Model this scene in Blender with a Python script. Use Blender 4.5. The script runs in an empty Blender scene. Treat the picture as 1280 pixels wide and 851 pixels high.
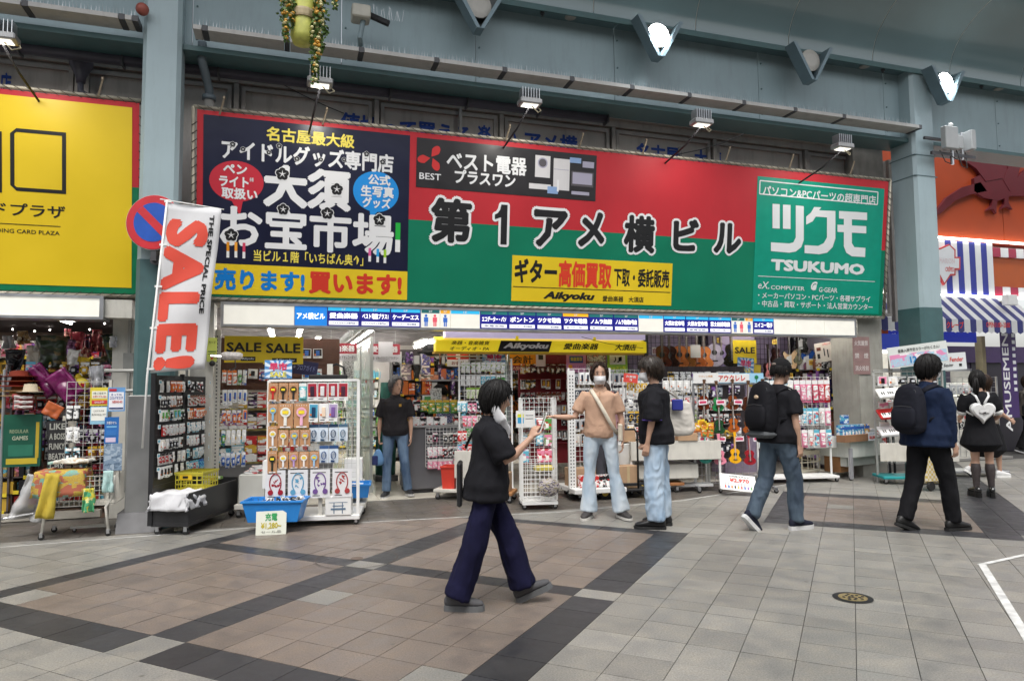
import bpy, bmesh, math, random
import numpy as np
from mathutils import Vector, Matrix, noise
random.seed(7)
SC = bpy.context.scene
COL = SC.collection
R = math.radians
F = 870.0; YAW = R(17.9); PITCH = R(3.85); ROLL = R(0.5); EYE = Vector((0, 0, 1.5))
fwd = Vector((math.sin(YAW)*math.cos(PITCH), math.cos(YAW)*math.cos(PITCH), math.sin(PITCH)))
_r0 = Vector((math.cos(YAW), -math.sin(YAW), 0)); _u0 = _r0.cross(fwd)
RT = _r0*math.cos(ROLL) - _u0*math.sin(ROLL); UP = _u0*math.cos(ROLL) + _r0*math.sin(ROLL)
cam_d = bpy.data.cameras.new('camera'); cam = bpy.data.objects.new('camera', cam_d); COL.objects.link(cam)
cam_d.sensor_width = 36; cam_d.lens = 36*F/1280; cam_d.clip_end = 400; cam_d.clip_start = 0.05
M3 = Matrix((RT, UP, -fwd)).transposed()
cam.matrix_world = Matrix.Translation(EYE) @ M3.to_4x4()
SC.camera = cam
SUN_EL, SUN_AZ = R(62), R(200)
w = bpy.data.worlds.new('World'); SC.world = w; w.use_nodes = True
nt = w.node_tree; bg = nt.nodes['Background']
sky = nt.nodes.new('ShaderNodeTexSky'); sky.sky_type = 'NISHITA'; sky.sun_disc = False
sky.sun_elevation = SUN_EL; sky.sun_rotation = SUN_AZ; sky.dust_density = 3.0; sky.air_density = 1.2
hs = nt.nodes.new('ShaderNodeHueSaturation'); hs.inputs['Saturation'].default_value = 0.22
nt.links.new(sky.outputs[0], hs.inputs['Color']); nt.links.new(hs.outputs[0], bg.inputs[0])
bg.inputs[1].default_value = 0.15
sd = bpy.data.lights.new('sun', 'SUN'); sun = bpy.data.objects.new('sun', sd); COL.objects.link(sun)
sd.energy = 1.2; sd.angle = R(25); sd.color = (1, 0.96, 0.9)
sdir = Vector((math.sin(SUN_AZ)*math.cos(SUN_EL), math.cos(SUN_AZ)*math.cos(SUN_EL), math.sin(SUN_EL)))
sun.rotation_euler = (-sdir).to_track_quat('-Z', 'Y').to_euler()
vs = SC.view_settings; vs.view_transform = 'Standard'; vs.look = 'None'; vs.exposure = 0.75; vs.gamma = 1; vs.use_curve_mapping = False
SC.cycles.use_denoising = True
SC.cycles.max_bounces = 6; SC.cycles.diffuse_bounces = 3; SC.cycles.glossy_bounces = 3; SC.cycles.transmission_bounces = 4
SC.cycles.transparent_max_bounces = 8
SC.cycles.sample_clamp_indirect = 4.0
def ray(px, py): return fwd + RT*((px-640)/F) + UP*((425.5-py)/F)
def G(px, py, z=0.0):
 d = ray(px, py); return EYE + d*((z-EYE.z)/d.z)
def P(px, py, Y):
 d = ray(px, py); return EYE + d*(Y/d.y)
def depth(v): return (Vector(v)-EYE).dot(fwd)
def V(*a): return Vector(a)
_c = {}
def lin(c):
 if isinstance(c, str):
  c = tuple(int(c[i:i+2], 16)/255 for i in (0, 2, 4))
  return tuple(x/12.92 if x <= .04045 else ((x+.055)/1.055)**2.4 for x in c)
 return c
def mat(color, rough=.6, metal=0, var=.12, vs_=6.0, bump=0.0, bs=60, emit=0, spec=.5, alpha=1, trans=0, coat=0, key=None, dirt=0, ior=1.45, sheen=0):
 k = ('m', color, rough, metal, var, vs_, bump, bs, emit, alpha, trans, coat, dirt, spec, sheen)
 if k in _c: return _c[k]
 m = bpy.data.materials.new('material'); m.use_nodes = True; nt = m.node_tree
 b = nt.nodes['Principled BSDF']; L = nt.links.new
 col = lin(color)
 b.inputs['Roughness'].default_value = rough; b.inputs['Metallic'].default_value = metal
 b.inputs['Specular IOR Level'].default_value = spec
 b.inputs['Coat Weight'].default_value = coat
 b.inputs['Base Color'].default_value = (*col, 1)
 if sheen: b.inputs['Sheen Weight'].default_value = sheen
 if trans: b.inputs['Transmission Weight'].default_value = trans; b.inputs['IOR'].default_value = ior
 if alpha < 1: b.inputs['Alpha'].default_value = alpha
 if emit:
  b.inputs['Emission Color'].default_value = (*col, 1); b.inputs['Emission Strength'].default_value = emit
 if var or bump or dirt:
  tc = nt.nodes.new('ShaderNodeTexCoord')
 if var:
  n = nt.nodes.new('ShaderNodeTexNoise'); n.inputs['Scale'].default_value = vs_; n.inputs['Detail'].default_value = 6
  L(tc.outputs['Object'], n.inputs['Vector'])
  r = nt.nodes.new('ShaderNodeMapRange'); r.inputs[3].default_value = 1-var; r.inputs[4].default_value = 1+var
  r.inputs[1].default_value = .3; r.inputs[2].default_value = .7
  L(n.outputs[0], r.inputs[0])
  mx = nt.nodes.new('ShaderNodeMix'); mx.data_type = 'RGBA'; mx.blend_type = 'MULTIPLY'; mx.inputs[0].default_value = 1
  mx.inputs['A'].default_value = (*col, 1); L(r.outputs[0], mx.inputs['B'])
  out = mx.outputs['Result']
  if dirt:
   n2 = nt.nodes.new('ShaderNodeTexNoise'); n2.inputs['Scale'].default_value = 2.5; n2.inputs['Detail'].default_value = 10; n2.inputs['Roughness'].default_value = .7
   mp = nt.nodes.new('ShaderNodeMapping'); mp.inputs['Scale'].default_value = (3, 3, .5)
   L(tc.outputs['Object'], mp.inputs[0]); L(mp.outputs[0], n2.inputs['Vector'])
   r2 = nt.nodes.new('ShaderNodeMapRange'); r2.inputs[1].default_value = .5; r2.inputs[2].default_value = .72; r2.inputs[4].default_value = dirt
   L(n2.outputs[0], r2.inputs[0])
   m2 = nt.nodes.new('ShaderNodeMix'); m2.data_type = 'RGBA'; m2.inputs['B'].default_value = (.07, .06, .05, 1)
   L(r2.outputs[0], m2.inputs[0]); L(out, m2.inputs['A']); out = m2.outputs['Result']
  L(out, b.inputs['Base Color'])
  if emit: L(out, b.inputs['Emission Color'])
  rr = nt.nodes.new('ShaderNodeMapRange'); rr.inputs[3].default_value = max(0, rough-.08); rr.inputs[4].default_value = min(1, rough+.1)
  L(n.outputs[0], rr.inputs[0]); L(rr.outputs[0], b.inputs['Roughness'])
 if bump:
  n = nt.nodes.new('ShaderNodeTexNoise'); n.inputs['Scale'].default_value = bs; n.inputs['Detail'].default_value = 4
  L(tc.outputs['Object'], n.inputs['Vector'])
  bp = nt.nodes.new('ShaderNodeBump'); bp.inputs['Strength'].default_value = bump; bp.inputs['Distance'].default_value = .01
  L(n.outputs[0], bp.inputs['Height']); L(bp.outputs[0], b.inputs['Normal'])
 _c[k] = m; return m
def printed(base, accent, third='FFFFFF', scale=22, seed=0, rough=.35, emit=0):
 """small flat print: blocks and specks of a few inks"""
 k = ('p', base, accent, third, scale, seed, rough, emit)
 if k in _c: return _c[k]
 m = bpy.data.materials.new('print'); m.use_nodes = True; nt = m.node_tree; L = nt.links.new
 b = nt.nodes['Principled BSDF']; b.inputs['Roughness'].default_value = rough
 tc = nt.nodes.new('ShaderNodeTexCoord'); mp = nt.nodes.new('ShaderNodeMapping')
 mp.inputs['Location'].default_value = (seed*1.7, seed*.9, seed*2.3); mp.inputs['Scale'].default_value = (1, 1, 1.6)
 L(tc.outputs['Object'], mp.inputs[0])
 v = nt.nodes.new('ShaderNodeTexVoronoi'); v.distance = 'CHEBYCHEV'; v.inputs['Scale'].default_value = scale
 L(mp.outputs[0], v.inputs['Vector'])
 sp = nt.nodes.new('ShaderNodeSeparateColor'); L(v.outputs['Color'], sp.inputs[0])
 cr = nt.nodes.new('ShaderNodeValToRGB'); cr.color_ramp.interpolation = 'CONSTANT'
 e = cr.color_ramp.elements; e[0].color = (*lin(base), 1); e[1].position = .55; e[1].color = (*lin(accent), 1)
 x = e.new(.82); x.color = (*lin(third), 1)
 L(sp.outputs[0], cr.inputs[0])
 n = nt.nodes.new('ShaderNodeTexNoise'); n.inputs['Scale'].default_value = scale*5; L(mp.outputs[0], n.inputs['Vector'])
 r = nt.nodes.new('ShaderNodeMapRange'); r.inputs[1].default_value = .52; r.inputs[2].default_value = .56; r.inputs[4].default_value = .45
 L(n.outputs[0], r.inputs[0])
 mx = nt.nodes.new('ShaderNodeMix'); mx.data_type = 'RGBA'; mx.inputs['B'].default_value = (*lin(accent), 1)
 L(r.outputs[0], mx.inputs[0]); L(cr.outputs[0], mx.inputs['A']); L(mx.outputs['Result'], b.inputs['Base Color'])
 if emit: L(mx.outputs['Result'], b.inputs['Emission Color']); b.inputs['Emission Strength'].default_value = emit
 _c[k] = m; return m
class MB:
 def __init__(s): s.v = []; s.f = []; s.m = []; s.ms = []; s.cur = 0; s.T = None
 def mat(s, m):
  if m not in s.ms: s.ms.append(m)
  s.cur = s.ms.index(m); return s
 def add(s, vs, fs):
  o = len(s.v)
  if s.T is not None: vs = [s.T @ Vector(v) for v in vs]
  s.v += [tuple(v) for v in vs]; s.f += [tuple(o+i for i in f) for f in fs]; s.m += [s.cur]*len(fs); return s
 def box(s, x0, x1, y0, y1, z0, z1):
  s.add([(x0, y0, z0), (x1, y0, z0), (x1, y1, z0), (x0, y1, z0), (x0, y0, z1), (x1, y0, z1), (x1, y1, z1), (x0, y1, z1)],
              [(3, 2, 1, 0), (4, 5, 6, 7), (0, 1, 5, 4), (1, 2, 6, 5), (2, 3, 7, 6), (3, 0, 4, 7)]); return s
 def cbox(s, c, sz): return s.box(c[0]-sz[0]/2, c[0]+sz[0]/2, c[1]-sz[1]/2, c[1]+sz[1]/2, c[2]-sz[2]/2, c[2]+sz[2]/2)
 def bbox(s, x0, x1, y0, y1, z0, z1, b=.006):
  """box with chamfered vertical and horizontal edges"""
  v = [];
  for (z, i) in ((z0, b), (z0+b, 0), (z1-b, 0), (z1, b)):
   a, c, d, e = x0+i, x1-i, y0+i, y1-i
   v += [(a+b, d, z), (c-b, d, z), (c, d+b, z), (c, e-b, z), (c-b, e, z), (a+b, e, z), (a, e-b, z), (a, d+b, z)]
  f = [tuple(range(7, -1, -1)), tuple(range(24, 32))]
  for k in range(3):
   for i in range(8): j = (i+1) % 8; f.append((k*8+i, k*8+j, k*8+8+j, k*8+8+i))
  return s.add(v, f)
 def quad(s, a, b, c, d): return s.add([a, b, c, d], [(0, 1, 2, 3)])
 def prism(s, pts, axis, a, b):
  """pts: 2D outline; extruded along axis from a to b. axis 'y': pts=(x,z); 'x': pts=(y,z); 'z': (x,y)"""
  def mk(p, t): return {'y': (p[0], t, p[1]), 'x': (t, p[0], p[1]), 'z': (p[0], p[1], t)}[axis]
  n = len(pts); v = [mk(p, a) for p in pts]+[mk(p, b) for p in pts]
  f = [tuple(range(n)), tuple(range(2*n-1, n-1, -1))]+[((i+1) % n, i, n+i, n+(i+1) % n) for i in range(n)]
  return s.add(v, f)
 def tube(s, pts, r, n=6, cap=True):
  pts = [Vector(p) for p in pts]; m = len(pts)
  rs = r if isinstance(r, (list, tuple)) else [r]*m
  vs = []; up = None
  for i, p in enumerate(pts):
   t = (pts[min(i+1, m-1)]-pts[max(i-1, 0)]).normalized()
   if up is None: up = Vector((0, 0, 1)) if abs(t.z) < .9 else Vector((0, 1, 0))
   a = t.cross(up)
   if a.length < 1e-4: a = t.cross(Vector((1, 0, .1)))
   a.normalize(); b = a.cross(t); up = b
   for k in range(n):
    q = 2*math.pi*k/n; vs.append(p+(a*math.cos(q)+b*math.sin(q))*rs[i])
  fs = [(i*n+k, i*n+(k+1) % n, (i+1)*n+(k+1) % n, (i+1)*n+k) for i in range(m-1) for k in range(n)]
  if cap: fs += [tuple(range(n-1, -1, -1)), tuple(range((m-1)*n, m*n))]
  return s.add(vs, fs)
 def lathe(s, prof, n=12, c=(0, 0, 0), axis='z'):
  vs = []
  for (r, h) in prof:
   for k in range(n):
    q = 2*math.pi*k/n; x, y = r*math.cos(q), r*math.sin(q)
    p = {'z': (x, y, h), 'x': (h, x, y), 'y': (y, h, x)}[axis]
    vs.append((p[0]+c[0], p[1]+c[1], p[2]+c[2]))
  m = len(prof)
  fs = [(i*n+k, i*n+(k+1) % n, (i+1)*n+(k+1) % n, (i+1)*n+k) for i in range(m-1) for k in range(n)]
  fs += [tuple(range(n-1, -1, -1)), tuple(range((m-1)*n, m*n))]
  return s.add(vs, fs)
 def sphere(s, c, r, n=10, m=7):
  r = r if isinstance(r, (tuple, list)) else (r, r, r); vs = []; fs = []
  for i in range(m+1):
   a = math.pi*i/m
   for k in range(n):
    q = 2*math.pi*k/n; vs.append((c[0]+r[0]*math.sin(a)*math.cos(q), c[1]+r[1]*math.sin(a)*math.sin(q), c[2]+r[2]*math.cos(a)))
  for i in range(m):
   for k in range(n): fs.append((i*n+k, (i+1)*n+k, (i+1)*n+(k+1) % n, i*n+(k+1) % n))
  return s.add(vs, fs)
 def mesh(s, name='mesh', smooth=False):
  me = bpy.data.meshes.new(name); me.from_pydata(s.v, [], s.f)
  for m in s.ms: me.materials.append(m)
  me.polygons.foreach_set('material_index', s.m)
  if smooth: me.polygons.foreach_set('use_smooth', [True]*len(s.f))
  me.update(); return me
def link(name, data, parent=None, m4=None):
 o = bpy.data.objects.new(name, data); COL.objects.link(o)
 if parent is not None: o.parent = parent
 if m4 is not None: o.matrix_local = m4
 return o
def part(name, mb, m=None, parent=None, smooth=False, loc=None):
 if m is not None:
  me = mb.mesh(name, smooth); me.materials.clear(); me.materials.append(m)
  me.polygons.foreach_set('material_index', [0]*len(me.polygons))
 else: me = mb.mesh(name, smooth)
 o = link(name, me, parent)
 if loc is not None: o.location = loc
 return o
def tag(o, label=None, cat=None, group=None, kind=None):
 if label: o['label'] = label
 if cat: o['category'] = cat
 if group: o['group'] = group
 if kind: o['kind'] = kind
 return o
def thing(name, label, cat, loc=(0, 0, 0), rz=0, group=None, rot=None):
 o = bpy.data.objects.new(name, None); COL.objects.link(o); o.location = loc
 o.rotation_euler = rot if rot else (0, 0, rz); o.empty_display_size = .1
 return tag(o, label, cat, group)
def struct(name, mb, m=None, parent=None, smooth=False): return tag(part(name, mb, m, parent, smooth), kind='structure')
def beam(mb, a, b, w, h=None):
 """square bar between two points"""
 a, b = Vector(a), Vector(b); h = h or w; t = (b-a).normalized()
 s = t.cross(Vector((0, 0, 1)) if abs(t.z) < .95 else Vector((0, 1, 0))).normalized(); u = s.cross(t)
 v = [p+s*i*w/2+u*j*h/2 for p in (a, b) for (i, j) in ((-1, -1), (1, -1), (1, 1), (-1, 1))]
 mb.add(v, [(3, 2, 1, 0), (4, 5, 6, 7), (0, 1, 5, 4), (1, 2, 6, 5), (2, 3, 7, 6), (3, 0, 4, 7)])
_tx = {}
def textmesh(s, bold, m, shear=0, res=2):
 """flat glyph mesh; heavier weights are the same glyph printed again a hair to each side"""
 k = (s, bold, m.name, shear)
 if k in _tx: return _tx[k]
 k0 = (s, shear)
 if k0 not in _tx:
  c = bpy.data.curves.new('lettering', 'FONT'); c.body = s; c.resolution_u = res; c.shear = shear; c.space_character = 1.14 if s == 'SALE!' else 1
  c.align_x = 'LEFT'; c.fill_mode = 'FRONT'
  o = bpy.data.objects.new('tmp', c); COL.objects.link(o)
  me = bpy.data.meshes.new_from_object(o.evaluated_get(bpy.context.evaluated_depsgraph_get()))
  bpy.data.objects.remove(o); bpy.data.curves.remove(c)
  _tx[k0] = ([tuple(v.co) for v in me.vertices], [tuple(p.vertices) for p in me.polygons]); bpy.data.meshes.remove(me)
 vs, fs = _tx[k0]
 if not vs: vs, fs = [(0, 0, 0)], []
 V2, F2 = list(vs), list(fs); nd = 0 if bold <= 0 else (4 if bold < .03 else (8 if bold < .09 else 14))
 for i in range(nd):
  q = 2*math.pi*(i+.5)/nd; dx, dy = bold*math.cos(q), bold*math.sin(q); o = len(V2)
  V2 += [(x+dx, y+dy, -.00012*(i+1)) for x, y, z in vs]; F2 += [tuple(o+a for a in f) for f in fs]
 me = bpy.data.meshes.new('lettering'); me.from_pydata(V2, [], F2); me.materials.append(m)
 xs = [v[0] for v in V2]; ys = [v[1] for v in V2]; bb = (min(xs), max(xs), min(ys), max(ys))
 _tx[k] = (me, bb); return _tx[k]
def text(parent, s, cx, cz, w, h, m, y=-.004, bold=.02, shear=0, rot=0, name='lettering', face=None):
 """lettering centred at (cx, cz) in the parent's local XZ plane, facing -Y, fitted to w by h"""
 me, bb = textmesh(s, bold, m, shear)
 sx, sz = w/max(bb[1]-bb[0], 1e-4), h/max(bb[3]-bb[2], 1e-4)
 M = Matrix.Translation((cx, y, cz)) @ Matrix.Rotation(rot, 4, 'Y') @ Matrix(((1, 0, 0, 0), (0, 0, -1, 0), (0, 1, 0, 0), (0, 0, 0, 1))) \
  @ Matrix.Diagonal((sx, sz, 1, 1)) @ Matrix.Translation((-(bb[0]+bb[1])/2, -(bb[2]+bb[3])/2, 0))
 if face is not None: M = face @ M
 return link(name, me, parent, M)
ORD = ['zeroth', 'first', 'second', 'third', 'fourth', 'fifth', 'sixth', 'seventh', 'eighth', 'ninth', 'tenth', 'eleventh', 'twelfth', 'thirteenth', 'fourteenth', 'fifteenth', 'sixteenth', 'seventeenth', 'eighteenth', 'nineteenth', 'twentieth']+['%dth' % i for i in range(21, 60)]
class Plane:
 """tilted vertical panel: origin, width direction +X, up direction; maps photo pixels to its local (x,z)"""
 def __init__(s, o, up): s.o = Vector(o); s.ux = Vector((1, 0, 0)); s.uz = Vector(up).normalized(); s.n = s.ux.cross(s.uz)
 def loc(s, px, py):
  d = ray(px, py); t = (s.o-EYE).dot(s.n)/d.dot(s.n); q = EYE+d*t-s.o
  return q.dot(s.ux), q.dot(s.uz)
 def rect(s, x0, y0, x1, y1):
  a = s.loc(x0, y0); b = s.loc(x1, y1); return (min(a[0], b[0]), max(a[0], b[0]), min(a[1], b[1]), max(a[1], b[1]))
 def scale(s, px, py): return depth(s.o+s.ux*s.loc(px, py)[0])/F
 def text(s, par, st, xl, yl, xr, yr, hpx, m, y=-.004, bold=.02, shear=0, rot=0):
  a = s.loc(xl, yl); b = s.loc(xr, yr); cx, cz = (a[0]+b[0])/2, (a[1]+b[1])/2
  return text(par, st, cx, cz, b[0]-a[0], hpx*s.scale((xl+xr)/2, (yl+yr)/2), m, y, bold, shear, rot)
WHITE = mat((.78, .78, .76), .45, var=.05, dirt=.0); BLACK = mat((.012, .012, .014), .5, var=.2)
CREAM = mat((.62, .6, .54), .5, var=.08, dirt=.25); STEEL = mat((.55, .56, .58), .35, .9, var=.1)
CHROME = mat((.7, .7, .7), .22, 1, var=.05); DKGREY = mat((.06, .06, .065), .5, var=.15)
TEAL_LIT = mat((.33, .42, .445), .42, var=.08, vs_=1.2, dirt=.14); TEAL = mat((.265, .35, .375), .45, var=.10, vs_=1.2, dirt=.16); TEAL_D = mat((.055, .12, .125), .45, var=.1, dirt=.2)  # pillar teal is lightened, putting reflected light into its colour
CARD = mat((.42, .27, .16), .8, var=.12, bump=.1, bs=30); RUBBER = mat((.015, .015, .015), .7, var=.2)
INK = mat((.012, .012, .013), .4, var=0); INKW = mat((.8, .8, .8), .4, var=0); INKR = mat((.6, .03, .02), .4, var=0)
INKB = mat((.01, .05, .32), .4, var=0); INKY = mat((.85, .68, .03), .4, var=0)
# ================================================================== GROUND AND PAVING
def stone(color, speck, name):
 m = bpy.data.materials.new(name); m.use_nodes = True; nt = m.node_tree; L = nt.links.new; b = nt.nodes['Principled BSDF']
 g = nt.nodes.new('ShaderNodeNewGeometry'); at = nt.nodes.new('ShaderNodeAttribute'); at.attribute_name = 'tone'
 n = nt.nodes.new('ShaderNodeTexNoise'); n.inputs['Scale'].default_value = 95; n.inputs['Detail'].default_value = 6; n.inputs['Roughness'].default_value = .8; L(g.outputs['Position'], n.inputs['Vector'])
 n2 = nt.nodes.new('ShaderNodeTexNoise'); n2.inputs['Scale'].default_value = 5; n2.inputs['Detail'].default_value = 8; n2.inputs['Roughness'].default_value = .65; L(g.outputs['Position'], n2.inputs['Vector'])
 n3 = nt.nodes.new('ShaderNodeTexNoise'); n3.inputs['Scale'].default_value = .7; n3.inputs['Detail'].default_value = 4; L(g.outputs['Position'], n3.inputs['Vector'])
 def rng(src, a, c, lo, hi):
  r = nt.nodes.new('ShaderNodeMapRange'); r.inputs[1].default_value = a; r.inputs[2].default_value = c; r.inputs[3].default_value = lo; r.inputs[4].default_value = hi; L(src, r.inputs[0]); return r.outputs[0]
 def mul(a, c):
  x = nt.nodes.new('ShaderNodeMath'); x.operation = 'MULTIPLY'; L(a, x.inputs[0]); L(c, x.inputs[1]); return x.outputs[0]
 f = mul(mul(rng(n.outputs[0], .3, .7, 1-speck, 1+speck), rng(n2.outputs[0], .3, .7, .82, 1.14)), mul(rng(n3.outputs[0], .35, .65, .9, 1.08), at.outputs['Fac']))
 mx = nt.nodes.new('ShaderNodeMix'); mx.data_type = 'RGBA'; mx.blend_type = 'MULTIPLY'; mx.inputs[0].default_value = 1
 hm = nt.nodes.new('ShaderNodeMix'); hm.data_type = 'RGBA'; c = lin(color)
 hm.inputs['A'].default_value = (c[0]*.99, c[1], c[2]*1.02, 1); hm.inputs['B'].default_value = (c[0]*1.03, c[1]*1.0, c[2]*.95, 1)
 L(rng(n2.outputs[0], .4, .65, 0, 1), hm.inputs[0]); L(hm.outputs['Result'], mx.inputs['A']); L(f, mx.inputs['B'])
 vo = nt.nodes.new('ShaderNodeTexVoronoi'); vo.inputs['Scale'].default_value = 2.2; vo.inputs['Randomness'].default_value = 1; L(g.outputs['Position'], vo.inputs['Vector'])
 sp = rng(vo.outputs['Distance'], .022, .04, .8, 0)
 m2 = nt.nodes.new('ShaderNodeMix'); m2.data_type = 'RGBA'; m2.inputs['B'].default_value = (.1, .09, .08, 1)
 L(sp, m2.inputs[0]); L(mx.outputs['Result'], m2.inputs['A']); L(m2.outputs['Result'], b.inputs['Base Color'])
 L(rng(n2.outputs[0], .3, .7, .28, .55), b.inputs['Roughness'])
 bp = nt.nodes.new('ShaderNodeBump'); bp.inputs['Strength'].default_value = .18; bp.inputs['Distance'].default_value = .002; L(n.outputs[0], bp.inputs['Height']); L(bp.outputs[0], b.inputs['Normal'])
 return m
S_GREY = stone((.242, .234, .214), .52, 'grey_granite'); S_PINK = stone((.185, .152, .130), .5, 'pink_granite')
S_DARK = stone((.036, .037, .041), .3, 'dark_granite'); S_APRON = stone((.115, .103, .09), .3, 'apron_stone')
mb = MB().box(-60, 90, -60, 120, -.3, -.012)
struct('ground', mb, mat((.07, .068, .064), .8, var=.2, bump=.2))
AG = R(43.8); UD = Vector((math.sin(AG), math.cos(AG), 0)); VD = Vector((math.cos(AG), -math.sin(AG), 0))
def edge(x): # front line of the shop apron
 pts = [(-30, 8.1), (0, 8.3), (1, 8.05), (3, 8.02), (5, 8.2), (7, 8.8), (9, 9.3), (10.4, 9.4), (11.5, 10.2), (60, 10.2)]
 for (a, b) in zip(pts, pts[1:]):
  if a[0] <= x <= b[0]: return a[1]+(b[1]-a[1])*(x-a[0])/(b[0]-a[0])
 return 8.1
def clip(poly, p0, n):
 out = []
 for i in range(len(poly)):
  a, b = poly[i], poly[(i+1) % len(poly)]; da, db = (a-p0).dot(n), (b-p0).dot(n)
  if da >= 0: out.append(a)
  if (da >= 0) != (db >= 0): out.append(a+(b-a)*(da/(da-db)))
 return out
def zone(u, v):
 """which stone lies at grid position (u,v); the plaza bands"""
 def near(x, a, b): return a <= x < b
 if 8.18 <= u <= 11.4 and -.92 <= v <= 1.45 and v > -.92+0*(u-8): # right-hand panel
  t = u-8.46
  if near(u, 8.18, 8.48): return S_DARK
  if near(v, -.92, -.62) and u < 10.4: return S_DARK
  if near(u, 10.35, 10.65): return S_DARK
  if near(v, 1.15, 1.45): return S_DARK
  if u < 10.4: return S_PINK
  return S_GREY
 if near(v, 1.15, 1.75) and u > 8.4: return S_DARK
 if v < -1.55 and u > 2.65 and u < 7.3 and v > -5.95:
  corner = (near(u, 2.67, 2.98) or near(u, 4.8, 5.0)) and (near(v, -3.93, -3.63))
  if corner: return S_GREY
  if near(u, 2.67, 2.98) and v < -1.55: return S_DARK if not near(v, -1.86, -1.55) else S_GREY
  if near(v, -1.86, -1.55): return S_GREY if near(u, 4.80, 5.0) else S_DARK
  if near(v, -3.93, -3.63) or near(u, 4.8, 5.0) or near(v, -5.85, -5.65) or near(u, 7.1, 7.28): return S_DARK
  if near(v, -5.95, -5.85): return S_GREY
  return S_PINK
 if u <= 2.65 and near(v, -1.86, -1.55): return S_GREY
 return S_GREY
def cuts(lo, hi, marks, step=.3):
 """grid lines that hit every band edge"""
 xs = [lo];
 for m in sorted(marks)+[hi]:
  a = xs[-1]; n = max(1, round((m-a)/step)); xs += [a+(m-a)*(k+1)/n for k in range(n)]
 return xs
us = cuts(-1.5, 30, [2.67, 2.98, 4.8, 5.0, 7.1, 7.28, 8.18, 8.48, 10.35, 10.65])
vsx = cuts(-12, 14, [-5.85, -5.65, -3.93, -3.63, -1.86, -1.55, -.92, -.62, 1.15, 1.45])
tiles = []
pavement = thing('pavement', None, None); pavement['kind'] = 'structure';
g = .0022
rr = random.Random(3)
for vi, (v0, v1) in enumerate(zip(vsx, vsx[1:])):
 for (u0, u1) in zip(us, us[1:]):
  um, vm = (u0+u1)/2, (v0+v1)/2; z = zone(um, vm)
  segs = [(u0, u1)]
  for (a, b) in segs:
   poly = [UD*uu+VD*vv for (uu, vv) in ((a+g, v0+g), (b-g, v0+g), (b-g, v1-g), (a+g, v1-g))]
   c = sum(poly, Vector())/4
   if c.y < 1.2 or c.y > 14 or c.x < -7 or c.x > 26: continue
   if z is S_PINK and rr.random() < .12: z2 = S_GREY if rr.random() < .3 else S_PINK
   else: z2 = z
   e0, e1 = edge(c.x-.3), edge(c.x+.3)
   if c.y > min(e0, e1)-.35: poly = clip(poly, Vector((c.x-.3, e0, 0)), Vector(((e1-e0)/.6, -1, 0)).normalized())
   if len(poly) < 3: continue
   tiles.append((c, poly, z2, rr.uniform(.88, 1.10) if z is not S_DARK else rr.uniform(.85, 1.2)))
for j in range(5):
 y0 = 8.0+j*.3
 for i in range(-16, 46):
  x0 = i*.45+(j % 2)*.225; poly = [Vector(p) for p in ((x0+g, y0+g, 0), (x0+.45-g, y0+g, 0), (x0+.45-g, y0+.3-g, 0), (x0+g, y0+.3-g, 0))]
  c = sum(poly, Vector())/4; e0, e1 = edge(c.x-.3), edge(c.x+.3)
  poly = clip(poly, Vector((c.x-.3, e0, 0)), -Vector(((e1-e0)/.6, -1, 0)).normalized())
  if len(poly) < 3: continue
  tiles.append((c, poly, S_APRON, rr.uniform(.88, 1.1)))
def visible(c):
 d = c-EYE; zz = d.dot(fwd)
 if zz < .5: return 0
 x = 640+F*d.dot(RT)/zz; y = 425.5-F*d.dot(UP)/zz
 return 1/zz if (-25 < x < 1305 and 400 < y < 880) else 0
def tile_mesh(mb, poly, dz):
 n = len(poly); vs = [p+Vector((0, 0, dz)) for p in poly]+[p+Vector((0, 0, -.012)) for p in poly]
 mb.add(vs, [tuple(range(n-1, -1, -1))]+[(i, (i+1) % n, n+(i+1) % n, n+i) for i in range(n)])
tiles.sort(key=lambda t: -visible(t[0]))
def tone(me, vals):
 a = me.attributes.new('tone', 'FLOAT', 'FACE'); a.data.foreach_set('value', vals)
for (c, poly, z, tn) in tiles[:300]:
 mb = MB(); tile_mesh(mb, [p-c for p in poly], rr.uniform(-.0012, .0008)); o = part('tile', mb, z, pavement, loc=c)
 tone(o.data, [tn]*len(o.data.polygons))
mb = MB(); tv = []
for (c, poly, z, tn) in tiles[300:]:
 mb.mat(z); k = len(mb.f); tile_mesh(mb, poly, rr.uniform(-.001, .0005)); tv += [tn]*(len(mb.f)-k)
far = part('tile_field', mb, None, pavement); tag(far, kind='stuff'); tone(far.data, tv)
WL = mat((.62, .62, .6), .6, var=.25, vs_=12)
mb = MB(); pts = [G(*p) for p in ((-60, 690), (0, 684), (170, 671), (335, 658), (450, 653), (640, 643), (700, 640), (850, 626), (900, 618), (980, 606), (1060, 596), (1110, 590))]
for a, b in zip(pts, pts[1:]):
 t = (b-a).normalized(); n = Vector((-t.y, t.x, 0))*.013
 mb.box(0, 0, 0, 0, 0, 0) if 0 else mb.add([a-n+V(0, 0, .003), b-n+V(0, 0, .003), b+n+V(0, 0, .003), a+n+V(0, 0, .003)], [(0, 1, 2, 3)])
struct('floor_tape', mb, WL)
mb = MB()
for (a, b, w_) in ((G(1224, 706), G(1330, 683), .022), (G(1228, 706), G(1330, 872), .028)):
 t = (b-a).normalized(); n = Vector((-t.y, t.x, 0))*w_; z = V(0, 0, .0035 if w_ < .025 else .005)
 mb.add([a-n+z, b-n+z, b+n+z, a+n+z], [(0, 1, 2, 3)])
struct('corner_tape', mb, WL)
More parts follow.
